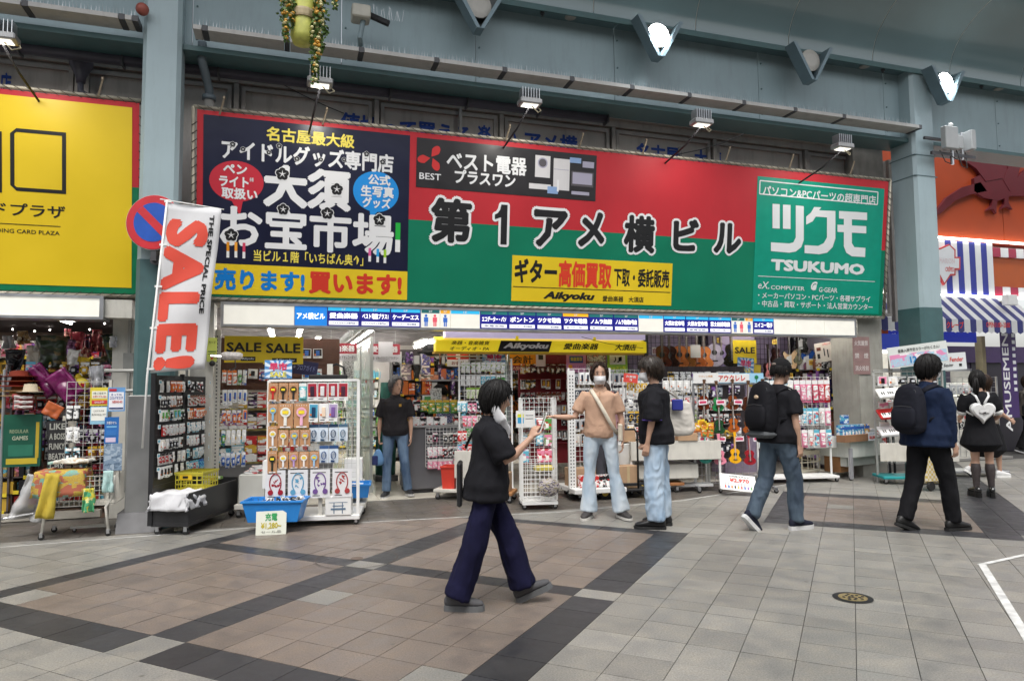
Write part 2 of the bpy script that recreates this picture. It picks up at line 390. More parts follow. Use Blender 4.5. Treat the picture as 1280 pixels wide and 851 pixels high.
def disc(name, label, c, r, parts):
 t = thing(name, label, 'manhole cover', (c.x, c.y, 0))
 for (nm, r0, r1, h, m) in parts:
  n = 40; vs = [(r0*math.cos(2*math.pi*i/n), r0*math.sin(2*math.pi*i/n), h) for i in range(n)]+[(r1*math.cos(2*math.pi*i/n), r1*math.sin(2*math.pi*i/n), h) for i in range(n)]
  mb = MB()
  if r0 == 0: mb.add(vs[n:], [tuple(range(n))])
  else: mb.add(vs, [(i, (i+1) % n, n+(i+1) % n, n+i) for i in range(n)])
  part(nm, mb, m, t)
 return t
BRASS = mat((.48, .36, .16), .35, .7, var=.25, vs_=30)
mh = disc('manhole_cover', 'small round brass cover plate with black rim set in the grey tiles', G(1066, 747), .13, [('rim', .095, .132, .004, BLACK), ('plate', 0, .095, .006, BRASS)])
mb = MB()
for k in range(14):
 a = k*2.4; r = .075*math.sqrt(k/14); x, y = r*math.cos(a), r*math.sin(a)
 mb.lathe([(.012, .0065), (.01, .009)], 6, (x, y, 0))
part('relief', mb, BLACK, mh)
mh2 = disc('manhole_cover', 'large manhole cover inlaid with paving stone beside the dark band', G(446, 698), .36, [('rim', .350, .36, .0045, mat((.11, .09, .08), .6, var=.4)), ('plug', .0, .055, .005, mat((.13, .09, .07), .6))])
# ================================================================== ARCADE STRUCTURE
def mk_pillar(x0, x1, lbl, y0=8.5, y1=9.0):
 t = thing('arcade_pillar', lbl, 'pillar', ((x0+x1)/2, y0, 0), 0, 'steel arcade pillars')
 hw = (x1-x0)/2; b = .045
 def sec(z0, z1, e, m, nm):
  pts = [(-hw-e+b, 0-e), (hw+e-b, 0-e), (hw+e, b-e), (hw+e, y1-y0-b), (hw+e-b, y1-y0), (-hw-e+b, y1-y0), (-hw-e, y1-y0-b), (-hw-e, b-e)]
  part(nm, MB().prism(pts, 'z', z0, z1), m, t)
 return t, sec
t, sec = mk_pillar(-1.6, -1.2, 'teal steel arcade pillar on the left, round no-parking sign strapped to it', 8.5, 8.85)
sec(0, 2.95, .006, TEAL_D, 'lower_shaft'); sec(2.95, 8.2, 0, TEAL_LIT, 'shaft')  # upper shaft uses the teal lightened for reflected light
t, sec = mk_pillar(9.62, 10.08, 'teal steel arcade pillar on the right with antenna boxes on brackets', 8.5, 9.0)
sec(0, 2.72, .006, TEAL_D, 'lower_shaft'); sec(2.72, 8.2, 0, TEAL_LIT, 'shaft')
for z in (5.2, 4.86): part('band', MB().box(-.236, .236, -.005, .5, z, z+.012), mat((.08, .13, .14), .5), t)
X0, X1 = -9, 26
ledge = thing('gutter_ledge', 'long pale grey gutter ledge with bird spikes along the teal arcade beam', 'gutter', (0, 8.35, 5.575))
LG = mat((.42, .41, .39), .5, var=.08, vs_=2, dirt=.25)
segx = [X0, -5.3, -4.2]+[P(x_, y_, 8.35).x for x_, y_ in ((31, -4), (152, 17))]+[-1.65, -1.1]+[P(x_, y_, 8.35).x for x_, y_ in ((256, 32), (359, 49), (452, 63), (546, 76), (631, 88), (715, 99), (790, 110), (862, 121), (930, 131), (994, 139), (1055, 147))]+[9.6]
for a, b in zip(segx, segx[1:]):
 if a == -1.65: continue
 part('ledge_piece', MB().box(a+.035, b-.035, 0, .25, 0, .04).box(a+.035, b-.035, -.012, .0, .0, .05), LG, ledge)
 part('joint_cap', MB().box(b-.03, b+.03, -.006, .25, -.004, .06), DKGREY, ledge)
mb = MB(); x = -8
while x < 9.6:
 if not (-1.65 < x < -1.1):
  mb.add([(x-.003, .05, .05), (x+.003, .05, .05), (x+rr.uniform(-.01, .01), .04+rr.uniform(-.03, .03), .05+rr.uniform(.09, .12))], [(0, 1, 2)])
  mb.add([(x, .047, .05), (x, .053, .05), (x+rr.uniform(-.01, .01), .04+rr.uniform(-.03, .03), .05+rr.uniform(.09, .12))], [(0, 1, 2)])
 x += .035
tag(part('bird_spikes', mb, STEEL, ledge), kind='stuff')
beamo = thing('arcade_beam', 'deep teal steel arcade beam running along the shop fronts above the signs', 'beam', (0, 8.6, 5.5))
BL = Vector((0, 8.6, 5.5))
px_ = [X0, -3.4, -1.12, 0.6, 2.35, 4.4, 6.85, 9.3, 11.8, 14.5, 18, X1]
for a, b in zip(px_, px_[1:]):
 part('fascia_panel', MB().box(a+.004, b-.004, .15, .2, .0, 1.14), TEAL, beamo)
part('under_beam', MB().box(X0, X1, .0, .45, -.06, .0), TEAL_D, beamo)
SOFZ = 6.62
for a in px_[1:-1]: part('bolt', MB().lathe([(.012, 0), (.012, -.012)], 6, (a+.05, .15, .15), 'y').lathe([(.012, 0), (.012, -.012)], 6, (a+.05, .15, .55), 'y').lathe([(.012, 0), (.012, -.012)], 6, (a+.05, .15, .95), 'y'), TEAL_D, beamo)
for a, b in zip(px_, px_[1:]):
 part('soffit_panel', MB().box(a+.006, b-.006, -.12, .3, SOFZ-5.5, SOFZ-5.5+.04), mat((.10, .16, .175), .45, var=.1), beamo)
TG = mat((.155, .23, .245), .2, var=.05, vs_=1.0, coat=.6)
mb0 = []
prof = [(8.48, SOFZ-.06)]+[(8.48-1.35*(1-math.cos(a)), SOFZ+1.55*math.sin(a)*.62) for a in [R(x) for x in range(0, 91, 9)]]
cx = [X0+i*1.62 for i in range(23)]
for a, b in zip(cx, cx[1:]):
 mb = MB(); n = len(prof); vs = [(xx, y-8.6, z-5.5) for xx in (a+.008, b-.008) for (y, z) in prof]+[(xx, y-8.6+.05, z-5.5+.03) for xx in (a+.008, b-.008) for (y, z) in prof]
 fs = [(i, i+1, n+i+1, n+i) for i in range(n-1)]+[(2*n+i, 3*n+i, 3*n+i+1, 2*n+i+1) for i in range(n-1)]
 fs += [(i, 2*n+i, 2*n+i+1, i+1) for i in range(n-1)]+[(n+i, n+i+1, 3*n+i+1, 3*n+i) for i in range(n-1)]
 mb.add(vs[:2*n], fs[:n-1]); mb.add(vs, fs[n-1:]); o = part('valance_panel', mb, TG, beamo)
 o.data.polygons.foreach_set('use_smooth', [i < n-1 for i in range(len(o.data.polygons))])
 mb = MB(); mb.tube([(b, y-8.6+.012, z-5.5) for (y, z) in prof], .007, 5); part('joint_strip', mb, mat((.5, .5, .46), .5), beamo)
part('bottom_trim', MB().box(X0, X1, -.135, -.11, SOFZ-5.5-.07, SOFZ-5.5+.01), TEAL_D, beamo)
ty, tz = prof[-1]
part('top_rail', MB().box(X0, X1, ty-8.6-.12, ty-8.6, tz-5.5-.01, tz-5.5+.09), mat((.5, .52, .52), .4), beamo)
roof = thing('arcade_roof', 'milky translucent roof panels on steel ribs above the arcade street', 'roof', (0, 7, 8.2))
RM = mat((.72, .76, .76), .5, var=.05)
for i, (a, b) in enumerate(zip(cx, cx[1:])):
 mb = MB(); mb.box(a+.02, b-.02, -.25, .25, -.55, -.51); part('roof_panel', mb, mat((.68, .72, .72), .45, var=.05, emit=.35), roof)
 if i % 3 == 1: part('rib', MB().box(a-.05, a+.05, -.5, .3, -.68, -.56), DKGREY, roof)
for (px, py) in ((713, 21), (1081, 88), (1249, 116)):
 q = P(px, py, 8.62); mb = MB().lathe([(.075, .0), (.08, -.012), (.06, -.02)], 16)
 tag(part('soffit_vent', mb, mat((.3, .28, .25), .6), None, loc=(q.x, 8.62, SOFZ-.004)), 'round beige vent in the teal soffit, %s' % {713: 'left of the middle floodlight', 1081: 'just left of the right pillar', 1249: 'right of the right pillar'}[px], 'vent', 'soffit vents')
for (px, py) in ((678, 15), (989, 70), (1104, 91), (1227, 113)):
 q = P(px, py, 8.62); mb = MB().lathe([(.03, 0), (.03, -.03), (.012, -.04), (.02, -.06)], 10)
 tag(part('sprinkler', mb, DKGREY, None, loc=(q.x, 8.62, SOFZ-.004)), 'small dark sprinkler head on the soffit, %s' % {678: 'between two lamps', 989: 'beside the dark middle lamp bracket', 1104: 'near the right pillar top', 1227: 'rightmost of the row'}[px], 'sprinkler', 'soffit sprinklers')
pp = thing('drain_pipe', 'long dull purple pipe hung on brackets beneath the gutter ledge', 'pipe', (0, 9.05, 5.42))
PV = mat((.055, .055, .075), .5, var=.15)
part('pipe', MB().lathe([(.075, X0), (.075, 4.4)], 12, axis='x'), PV, pp, smooth=True)
for i in range(9): part('bracket', MB().box(-4+i*1.05-.01, -4+i*1.05+.01, -.09, .09, -.09, .28), DKGREY, pp)
dp = thing('downpipe', 'beige downpipe with elbow beside the left teal pillar', 'pipe', (-.95, 9.0, 0))
part('pipe', MB().tube([(0, 0, 2.6), (0, 0, 5.05)], .062, 12), mat((.26, .25, .23), .55, dirt=.3), dp, smooth=True)
part('elbow', MB().tube([(0, 0, 5.03), (0, 0, 5.15), (-.03, -.1, 5.28), (-.06, -.25, 5.4), (-.06, -.25, 5.62)], .05, 10).lathe([(.08, 5.02), (.08, 5.08)], 10), mat((.12, .15, .17), .5), dp, smooth=True)
dp = thing('downpipe', 'grey funnel and pipe on the wall above the yellow shop sign', 'pipe', (-2.4, 9.3, 5.2))
part('funnel', MB().lathe([(.07, .32), (.13, .3), (.13, .2), (.06, .06), (.05, -.02)], 12), PV, dp, smooth=True)
part('pipe', MB().tube([(0, 0, 0), (0, 0, -.12), (.08, 0, -.17), (.9, 0, -.18)], .035, 8), PV, dp, smooth=True)
# ================================================================== BUILDING WALL BEHIND THE SIGNS
WALLC = mat((.5, .48, .45), .7, var=.08, vs_=2, dirt=.3, bump=.1)
bld = thing('shop_building', 'grey painted upper wall of the shop building with faded blue lettering', 'building', (0, 9.6, 0))
part('wall', MB().box(-9, 9.95, .05, .4, 2.6, 5.62), WALLC, bld)
part('roof_slab', MB().box(-9, 9.95, .0, 9, 5.86, 6.0), DKGREY, bld)
cor = MB(); cor.box(-9, 9.95, -.12, .04, 5.62, 5.7); cor.box(-9, 9.95, -.2, .04, 5.70, 5.80); cor.box(-9, 9.95, -.04, .04, 5.52, 5.62)
part('cornice', cor, mat((.36, .33, .30), .7, var=.1, dirt=.3), bld)
part('dark_band', MB().box(-9, 9.95, -.02, .1, 5.805, 5.86), mat((.02, .014, .012), .8), bld)
for i in range(10):
 a = -7.9+i*1.82;
 mb = MB().box(a, a+1.7, -.0, .06, 2.7, 2.75).box(a, a+1.7, -.0, .06, 5.44, 5.49).box(a, a+.05, -.0, .06, 2.75, 5.44).box(a+1.65, a+1.7, -.0, .06, 2.75, 5.44)
 part('panel_frame', mb, mat((.36, .34, .32), .6, var=.1), bld)
 part('seam_batten', MB().box(a+1.73, a+1.79, -.04, .045, 2.6, 5.51), mat((.3, .28, .26), .6), bld)
WP = Plane((0, 9.64, 0), (0, 0, 1)); BLU = mat((.02, .07, .36), .6, var=.2)
for (s, xl, yl, xr, yr, h) in (('値切って買える', 425, 154, 588, 169, 28), ('楽しい', 597, 169, 646, 173, 27), ('アメ横', 656, 176, 722, 181, 25), ('名古屋', 795, 190, 850, 195, 24), ('大須', 868, 197, 902, 201, 23), ('店', 0, 104, 14, 106, 30)):
 a = WP.loc(xl, yl); b = WP.loc(xr, yr)
 text(bld, s, (a[0]+b[0])/2, (a[1]+b[1])/2, b[0]-a[0], h*WP.scale(xl, yl)*1.0, BLU, y=.038, bold=.035)
for (px, col) in ((1024-0, 0),): pass
cp = MB(); q = P(576, 150, 9.5); cp.box(q.x-.02, q.x+.02, -.1, -.05, 4.2, 5.5); q = P(851, 190, 9.5); cp.box(q.x-.02, q.x+.02, -.1, -.05, 4.2, 5.3); part('conduit', cp, mat((.2, .2, .2), .5), bld)
part('end_pier', MB().box(9.3, 9.96, -.15, .2, 4.2, 5.86), mat((.23, .22, .2), .7, var=.15, dirt=.4), bld)
cb = MB();
for (a, b, sag) in ((P(330, 92, 9.4), P(430, 142, 9.4), .03), (P(820, 196, 9.3), P(960, 152, 9.3), .12), (P(232, 60, 9.2), P(300, 90, 9.2), .02)):
 cb.tube([a.lerp(b, t)-Vector((0, 0, sag*4*t*(1-t))) for t in (0, .2, .4, .6, .8, 1)], .007, 4)
tag(part('loose_cable', cb, BLACK), 'thin black cables sagging across the upper wall above the signs', 'cable')
# ================================================================== BIG SIGNS
RED = mat((.50, .026, .036), .5, spec=.3, var=.08, vs_=1.5, bump=.5, bs=2.2, dirt=.05); GREEN = mat((.0, .18, .095), .5, spec=.3, var=.08, vs_=1.5, bump=.5, bs=2.2, dirt=.05); YEL = mat((.78, .56, .015), .4, var=.07, vs_=1.5, bump=.5, bs=2.2)
NAVY = mat((.010, .012, .036), .3, var=.15, vs_=2, bump=.6, bs=2); TQ = mat((.0, .28, .185), .45, spec=.35, var=.07, bump=.5, bs=2.2); PIPE = mat((.42, .38, .3), .5, .3, var=.3, dirt=.5)
def big_sign(name, label, x0, x1, zb=2.62, zt=4.80, yb=9.0, yt=8.75, lace=True):
 o = Vector((x0, yb, zb)); up = Vector((0, yt-yb, zt-zb)); th = math.atan2(-(yt-yb), zt-zb); hh = up.length
 t = thing(name, label, 'sign', o, rot=(th, 0, 0)); pl = Plane(o, up); w_ = x1-x0
 fr = [('frame_tube', [(-.04, 0, -.03), (w_+.04, 0, -.03)]), ('frame_tube', [(-.04, 0, hh+.03), (w_+.04, 0, hh+.03)]), ('frame_tube', [(-.04, 0, -.03), (-.04, 0, hh+.03)]), ('frame_tube', [(w_+.04, 0, -.03), (w_+.04, 0, hh+.03)])]
 for nm, pts in fr: part(nm, MB().tube(pts, .022, 8), PIPE, t, smooth=True)
 mb = MB(); n = int(w_/.11)
 for z0, z1 in ((-.045, .012), (hh+.045, hh-.012)):
  for i in range(n):
   a = i*w_/n; mb.tube([(a, -.026, z0), (a+.05, -.03, (z0+z1)/2), (a+.09, -.012, z1)], .0032, 4)
 for xx in (-.055, w_+.055):
  for i in range(int(hh/.1)): z = i*.1; mb.tube([(xx, -.026, z), (xx+(.06 if xx < 0 else -.06), -.014, z+.05)], .005, 4)
 tag(part('lacing', mb, mat((.06, .055, .05), .6, .3), t), kind='stuff')
 for i in range(1, int(w_/1.6)+1):
  x = i*1.6-.4
  part('brace', MB().tube([(x, 0, hh-.02), (x+.02, .45, hh+.12)], .02, 6).tube([(x, 0, .1), (x, .5, .1)], .02, 6), DKGREY, t)
 return t, pl, hh, w_
sg, SP, SH, SW = big_sign('shop_sign', 'very long red and green arcade sign with navy, black, yellow and turquoise panels', -1.05, 9.32)
def panel(t, nm, m, x0, x1, z0, z1, y): return part(nm, MB().box(x0, x1, -y, -y+.004 if y > .004 else .004, z0, z1), m, t)
zmid = SP.loc(720, 288)[1]
panel(sg, 'red_panel', RED, 0, SW, zmid, SH, .004); panel(sg, 'green_panel', GREEN, 0, SW, 0, zmid, .004)
zf = .0
nx0, nx1 = SP.loc(254, 200)[0], SP.loc(512, 200)[0]; nz0, nz1 = SP.loc(380, 334)[1], SP.loc(300, 150)[1]+.02
panel(sg, 'navy_panel', NAVY, nx0, nx1, nz0, nz1, .009)
yz0 = SP.loc(380, 371)[1]
panel(sg, 'yellow_strip', YEL, nx0, nx1, yz0, nz0, .0095)
INKYb = mat((.85, .70, .10), .4, var=.03)
T = lambda *a, **k: SP.text(sg, *a, **k)
T('名古屋最大級', 333, 168, 443, 177, 17, INKYb, y=-.013, bold=.03)
T('アイドルグッズ専門店', 277, 189, 492, 203, 24, INKW, y=-.013, bold=.034)
T('大須', 329, 232, 439, 239, 52, INKW, y=-.013, bold=.05)
T('お宝市場', 275, 281, 492, 295, 53, INKW, y=-.013, bold=.033)
T('当ビル１階「いちばん奥↑」', 317, 320, 454, 325, 14, INKYb, y=-.013, bold=.025)
OB = mat((.0, .2, .62), .4, var=0); T('売ります!', 268, 349, 381, 352, 27, OB, y=-.013, bold=.045)
T('買います!', 386, 353, 502, 357, 27, mat((.66, .04, .02), .4, var=0), y=-.013, bold=.045)
def blob(t, nm, m, cx, cz, rx, rz, y, tail):
 n = 36; pts = [(cx+rx*math.cos(2*math.pi*i/n), -y, cz+rz*math.sin(2*math.pi*i/n)) for i in range(n)]
 mb = MB().add(pts, [tuple(range(n))]); mb.add([(tail[0][0], -y-.0002, tail[0][1]), (tail[1][0], -y-.0002, tail[1][1]), (tail[2][0], -y-.0002, tail[2][1])], [(0, 1, 2)]); return part(nm, mb, m, t)
a = SP.loc(296, 227); k = SP.scale(296, 227)
blob(sg, 'red_balloon', mat((.55, .02, .04), .4, var=0), a[0], a[1], 31.5*k, 25*k, .012, ((a[0]-8*k, a[1]-20*k), (a[0]+8*k, a[1]-20*k), (a[0]+4*k, a[1]-42*k)))
T('ペン', 279, 211, 309, 213, 12, INKW, y=-.016, bold=.04); T('ライト', 274, 226, 311, 229, 13, INKW, y=-.016, bold=.04); T('取扱い', 277, 241, 322, 244, 14, INKW, y=-.016, bold=.04)
T('各種', 312, 225, 317, 225, 5, INKW, y=-.016)
a = SP.loc(470, 240); k = SP.scale(470, 240)
blob(sg, 'blue_balloon', mat((.01, .27, .72), .4, var=0), a[0], a[1], 28*k, 25*k, .012, ((a[0]-8*k, a[1]-20*k), (a[0]+6*k, a[1]-20*k), (a[0]-6*k, a[1]-34*k)))
T('公式', 460, 224, 488, 227, 13, INKW, y=-.016, bold=.04); T('生写真', 451, 238, 492, 242, 14, INKW, y=-.016, bold=.04); T('グッズ', 453, 252, 488, 256, 13, INKW, y=-.016, bold=.04)
fl = MB(); fw = MB()
for (px, py, r) in ((291, 181, 3.6), (304, 187, 3.2), (349, 183, 3.5), (336, 191, 3), (371, 199, 3.5), (401, 200, 3), (458, 193, 3.5), (478, 203, 3.5), (353, 218, 8.5), (421, 237, 8), (289, 294, 8.5), (354, 262, 7.5), (409, 267, 8), (474, 275, 8), (430, 200, 3)):
 a = SP.loc(px, py); k = SP.scale(px, py)*r
 for i in range(5):
  q = math.pi/2+i*2*math.pi/5; c = (a[0]+.5*k*math.cos(q), a[1]+.5*k*math.sin(q))
  fw.add([(c[0]+.56*k*math.cos(w_), -.0165, c[1]+.56*k*math.sin(w_)) for w_ in [2*math.pi*j/8 for j in range(8)]], [tuple(range(8))])
  fl.add([(c[0]+.46*k*math.cos(w_), -.0172, c[1]+.46*k*math.sin(w_)) for w_ in [2*math.pi*j/8 for j in range(8)]], [tuple(range(8))])
 for i in range(5):
  q = math.pi/2+i*2*math.pi/5
  fw.add([(a[0]+k*.1*math.cos(q+1.5), -.0178, a[1]+k*.1*math.sin(q+1.5)), (a[0]+k*.6*math.cos(q), -.0178, a[1]+k*.6*math.sin(q)), (a[0]+k*.1*math.cos(q-1.5), -.0178, a[1]+k*.1*math.sin(q-1.5))], [(0, 1, 2)])
tag(part('blossom_marks', fw, INKW, sg), kind='stuff'); tag(part('blossom_petals', fl, INK, sg), kind='stuff')
for (px, py, c, hgt_) in ((285, 314, 'E09010', 16), (295, 314, 'F0A030', 16), (305, 315, 'D04060', 16), (462, 320, 'E060A0', 14), (472, 321, '30A0E0', 14), (481, 322, 'A0D030', 14), (497, 300, '20B040', 30)):
 a = SP.loc(px, py); k = SP.scale(px, py); w2 = 1.6 if hgt_ < 20 else 3
 mb = MB().mat(mat(c, .4, var=0)).box(a[0]-w2*k, a[0]+w2*k, -.015, -.012, a[1], a[1]+hgt_*.7*k).mat(INKW).box(a[0]-w2*k, a[0]+w2*k, -.015, -.012, a[1]-hgt_*.5*k, a[1])
 part('light_stick_print', mb, None, sg)
bx0, bz1 = SP.loc(521, 172); bx1, bz0 = SP.loc(744, 251)
bz1 = SP.loc(521, 172)[1]; bz0 = SP.loc(521, 234)[1]
BK = mat((.022, .02, .022), .35, var=.1)
panel(sg, 'black_panel', BK, bx0, bx1, bz0, bz1, .009)
LR = mat((.62, .03, .03), .4, var=0)
def petal(par, cx, cz, r, ang, m, y):
 """a teardrop of the logo"""
 pts = []
 for i in range(24):
  t = 2*math.pi*i/24; rr_ = r*(math.cos(t/2)**2*.0+1); x = r*math.cos(t); z = r*.62*math.sin(t)*(1-.75*max(0, math.cos(t)))
  pts.append((cx+x*math.cos(ang)-z*math.sin(ang), -y, cz+x*math.sin(ang)+z*math.cos(ang)))
 part('logo_mark', MB().add(pts, [tuple(range(24))]), m, par)
k = SP.scale(540, 197)
for (px, py, ang) in ((529.5, 199, R(12)), (544, 190, R(-125)), (544, 206, R(115))):
 a = SP.loc(px, py); petal(sg, a[0], a[1], 8.0*k, ang, LR, .0125)
T('BEST', 524, 220, 551, 222, 8, INKW, y=-.0125, bold=.015)
T('ベスト電器', 558, 202, 658, 208, 22, INKW, y=-.0125, bold=.03)
T('プラスワン', 568, 220, 644, 227, 17, INKW, y=-.0125, bold=.035)
AW = mat((.68, .66, .66), .4, var=.03); AG_ = mat((.1, .09, .1), .4, var=0); AL = mat((.25, .38, .62), .4, var=0); AM = mat((.4, .38, .48), .4, var=0)
def sprint(px0, py0, px1, py1, m, y, nm='appliance_print'):
 x0, x1, z0, z1 = SP.rect(px0, py0, px1, py1); part(nm, MB().bbox(x0, x1, -y, -y+.003, z0, z1, .001), m, sg)
sprint(669, 194, 687, 223, AW, .0128); a = SP.loc(678, 204); k = SP.scale(678, 204)
for r, m, y in ((6.5, AM, .0135), (5, AG_, .014)): part('appliance_print', MB().add([(a[0]+r*k*math.cos(2*math.pi*i/20), -y, a[1]+r*k*math.sin(2*math.pi*i/20)) for i in range(20)], [tuple(range(20))]), m, sg)
sprint(692, 198, 711, 239, AW, .0128); sprint(692, 212, 711, 213, AM, .0135); sprint(661, 229, 688, 238, AW, .0128)
sprint(714, 214, 741, 235, AG_, .0128); sprint(715.5, 215.5, 739.5, 232, AM, .0132); sprint(714, 239, 736, 245, AM, .0128); sprint(712, 197, 726, 205, AL, .0128); sprint(728, 202, 742, 211, AM, .0128)
sprint(684, 233, 697, 243, AL, .0136); sprint(696, 225, 698, 240, INKW, .0137)
for ch, px, py, wd, ht in (('第', 564, 276, 52, 55), ('ア', 688, 286, 45, 46), ('メ', 739, 287, 36, 44), ('横', 799, 293, 43, 46), ('ビ', 857, 294, 36, 40), ('ル', 909, 298, 40, 38)):
 a = SP.loc(px, py); k = SP.scale(px, py)
 me0, b0 = textmesh(ch, .045, INK); me1, b1 = textmesh(ch, .108, INKW); f = (b0[1]-b0[0]); fz = (b0[3]-b0[2])
 text(sg, ch, a[0], a[1], wd*k*(b1[1]-b1[0])/f, ht*k*(b1[3]-b1[2])/fz, INKW, y=-.0115, bold=.108, name='lettering_outline')
 text(sg, ch, a[0], a[1], wd*k, ht*k, INK, y=-.0145, bold=.045)
one = [(.06, .74), (.22, .78), (.34, .87), (.40, 1), (.74, 1), (.74, 0), (.40, 0), (.40, .68), (.06, .62)]
a = SP.loc(616, 305); b = SP.loc(640, 257); ow, oh = b[0]-a[0], b[1]-a[1]
for m_, g_, nd_, y_ in ((INKW, .034, 14, -.0118), (INK, .0, 1, -.0145)):
 mb = MB()
 for i in range(nd_): mb.add([(a[0]+x*ow+g_*math.cos(6.283*i/nd_), y_+.0001*i, a[1]+z*oh+g_*math.sin(6.283*i/nd_)) for x, z in one], [tuple(range(len(one)))])
 part('lettering', mb, m_, sg)
x0 = SP.loc(640, 330)[0]; x1 = SP.loc(840, 340)[0]; z1 = SP.loc(640, 319)[1]; z0 = SP.loc(640, 376)[1]
panel(sg, 'yellow_panel', YEL, x0, x1, z0, z1, .009); zz = SP.loc(640, 358)[1]; panel(sg, 'rule', INK, x0+.02, x1-.02, zz-.006, zz+.004, .0115)
T('ギター', 643, 338, 696, 340, 30, INK, y=-.0125, bold=.04); T('高価買取', 698, 342, 764, 345, 33, mat((.7, .05, .02), .4, var=0), y=-.0125, bold=.04)
T('下取・委託販売', 767, 346, 836, 349, 23, INK, y=-.0125, bold=.03); T('Aikyoku', 679, 370, 743, 372, 12, INK, y=-.0125, bold=.05, shear=.3)
T('愛曲楽器　大須店', 753, 373, 804, 375, 7, INK, y=-.0125, bold=.02)
x0 = SP.loc(943.5, 300)[0]; x1 = SP.loc(1102, 300)[0]; z1 = SP.loc(943, 220)[1]; z0 = SP.loc(943, 388)[1]
TQX = (x0, x1)
panel(sg, 'turquoise_panel', TQ, x0, x1, z0, z1, .009)
def box_line(x0, y0, x1, y1, th=.7):
 a, b = SP.loc(x0, y0), SP.loc(x1, y1); k = SP.scale(x0, y0)*th; z = a[1]; z2 = b[1]
 mb = MB().box(a[0], b[0], -.013, -.011, z-k, z+k).box(a[0], b[0], -.013, -.011, z2-k, z2+k).box(a[0]-k, a[0]+k, -.013, -.011, z2, z).box(b[0]-k, b[0]+k, -.013, -.011, z2, z); part('rule', mb, INKW, sg)
TQW = mat((.72, .74, .74), .4, var=0)
box_line(949.5, 226, 1096, 256)
T('パソコン&PCパーツの超専門店', 953, 238, 1094, 251, 12, TQW, y=-.0125, bold=.025)
def strokes(polys):
 mb = MB()
 for q_, pl_ in enumerate(polys): mb.add([(lambda a: (a[0], -.0125-.0002*q_, a[1]))(SP.loc(*p)) for p in pl_], [tuple(range(len(pl_)))])
 part('logotype', mb, TQW, sg)
strokes([[(965, 255), (974, 255.5), (974, 286), (965, 285.5)], [(978, 256), (987.5, 256.5), (987.5, 286.5), (978, 286)],
         [(994, 257), (1004, 258), (1004, 300), (1001, 309), (994, 314.5), (986, 316), (963, 314), (963, 303), (986, 304.5), (991, 303), (994, 297)],
         [(1017, 259), (1026, 259.5), (1023, 263), (1043.5, 264), (1043.5, 298), (1040, 309), (1033, 316), (1023, 318), (1005, 316.5), (1005, 306.5), (1022, 307.5), (1029, 304), (1033, 297), (1033, 272), (1019, 271), (1015, 277), (1007, 281), (1007, 271), (1013, 266)],
         [(1048, 264), (1083, 266), (1083, 275.5), (1048, 273.5)], [(1046, 281), (1082, 283), (1082, 292), (1046, 290)],
         [(1054, 273), (1064, 274), (1064, 304), (1067, 309), (1081, 310), (1080.5, 321.5), (1064, 320.5), (1057, 316), (1054, 308)]])
T('TSUKUMO', 963, 331, 1080, 337, 14, TQW, y=-.0125, bold=.055)
a, b = SP.loc(947, 345), SP.loc(1093, 351); part('rule', MB().box(a[0], b[0], -.013, -.011, a[1]-.006, a[1]+.004), TQW, sg)
T('eX.', 947, 356, 961, 357, 9, TQW, y=-.0125, bold=.01, shear=.2); T('COMPUTER', 963, 359, 1005, 361, 5, TQW, y=-.0125, bold=.015); T('G·GEAR', 1023, 362, 1046, 363, 6, TQW, y=-.0125, bold=.015)
a = SP.loc(1018, 358); petal(sg, a[0], a[1], .05, R(40), TQW, .0125); T('G', 1013, 357, 1021, 358, 11, TQW, y=-.0127, bold=.04, shear=.3)
T('・メーカーパソコン・PCパーツ・各種サプライ', 947, 369, 1087, 374, 8, TQW, y=-.0125, bold=.02)
T('・中古品・買取・サポート・法人営業カウンター', 947, 379, 1090, 384, 8, TQW, y=-.0125, bold=.02)
sy, YP, YH, YW = big_sign('shop_sign', 'big yellow sign with green and red border over the left-hand shop', -4.9, -1.66)
panel(sy, 'green_panel', mat((.0, .17, .07), .4), 0, YW, 0, YH*.56, .004); panel(sy, 'red_panel', RED, 0, YW, YH*.56, YH, .004)
yx1 = YP.loc(165, 240)[0]; panel(sy, 'yellow_panel', mat((.80, .56, .012), .4, var=.04, vs_=1.5), 0, yx1, .07, YH-.06, .009)
def outline(px0, py0, px1, py1, th):
 x0, z1 = YP.loc(px0, py0); x1, z0 = YP.loc(px1, py1); mb = MB(); c = .06; w_ = th
 def ringp(i): return [(x0+i, z0+c), (x0+c, z0+i), (x1-i, z0+i), (x1-i, z1-i), (x0+c, z1-i), (x0+i, z1-c)]
 A, B = ringp(0), ringp(w_); n = 6
 mb.add([(p[0], -.0125, p[1]) for p in A+B], [(i, (i+1) % n, n+(i+1) % n, n+i) for i in range(n)]); part('lettering', mb, INK, sy)
outline(13, 160, 83, 243, .04); outline(-75, 158, 3, 241, .04)
YP.text(sy, 'カードプラザ', -62, 258, 82, 265, 16, INK, y=-.0125, bold=.02); YP.text(sy, 'TRADING CARD PLAZA', -22, 288, 75, 291, 5, INK, y=-.0125, bold=.01)
a, b = YP.loc(-60, 276), YP.loc(76, 276); part('rule', MB().box(a[0], b[0], -.013, -.011, a[1]-.004, a[1]+.003), INK, sy)
a = YP.loc(100, 322);
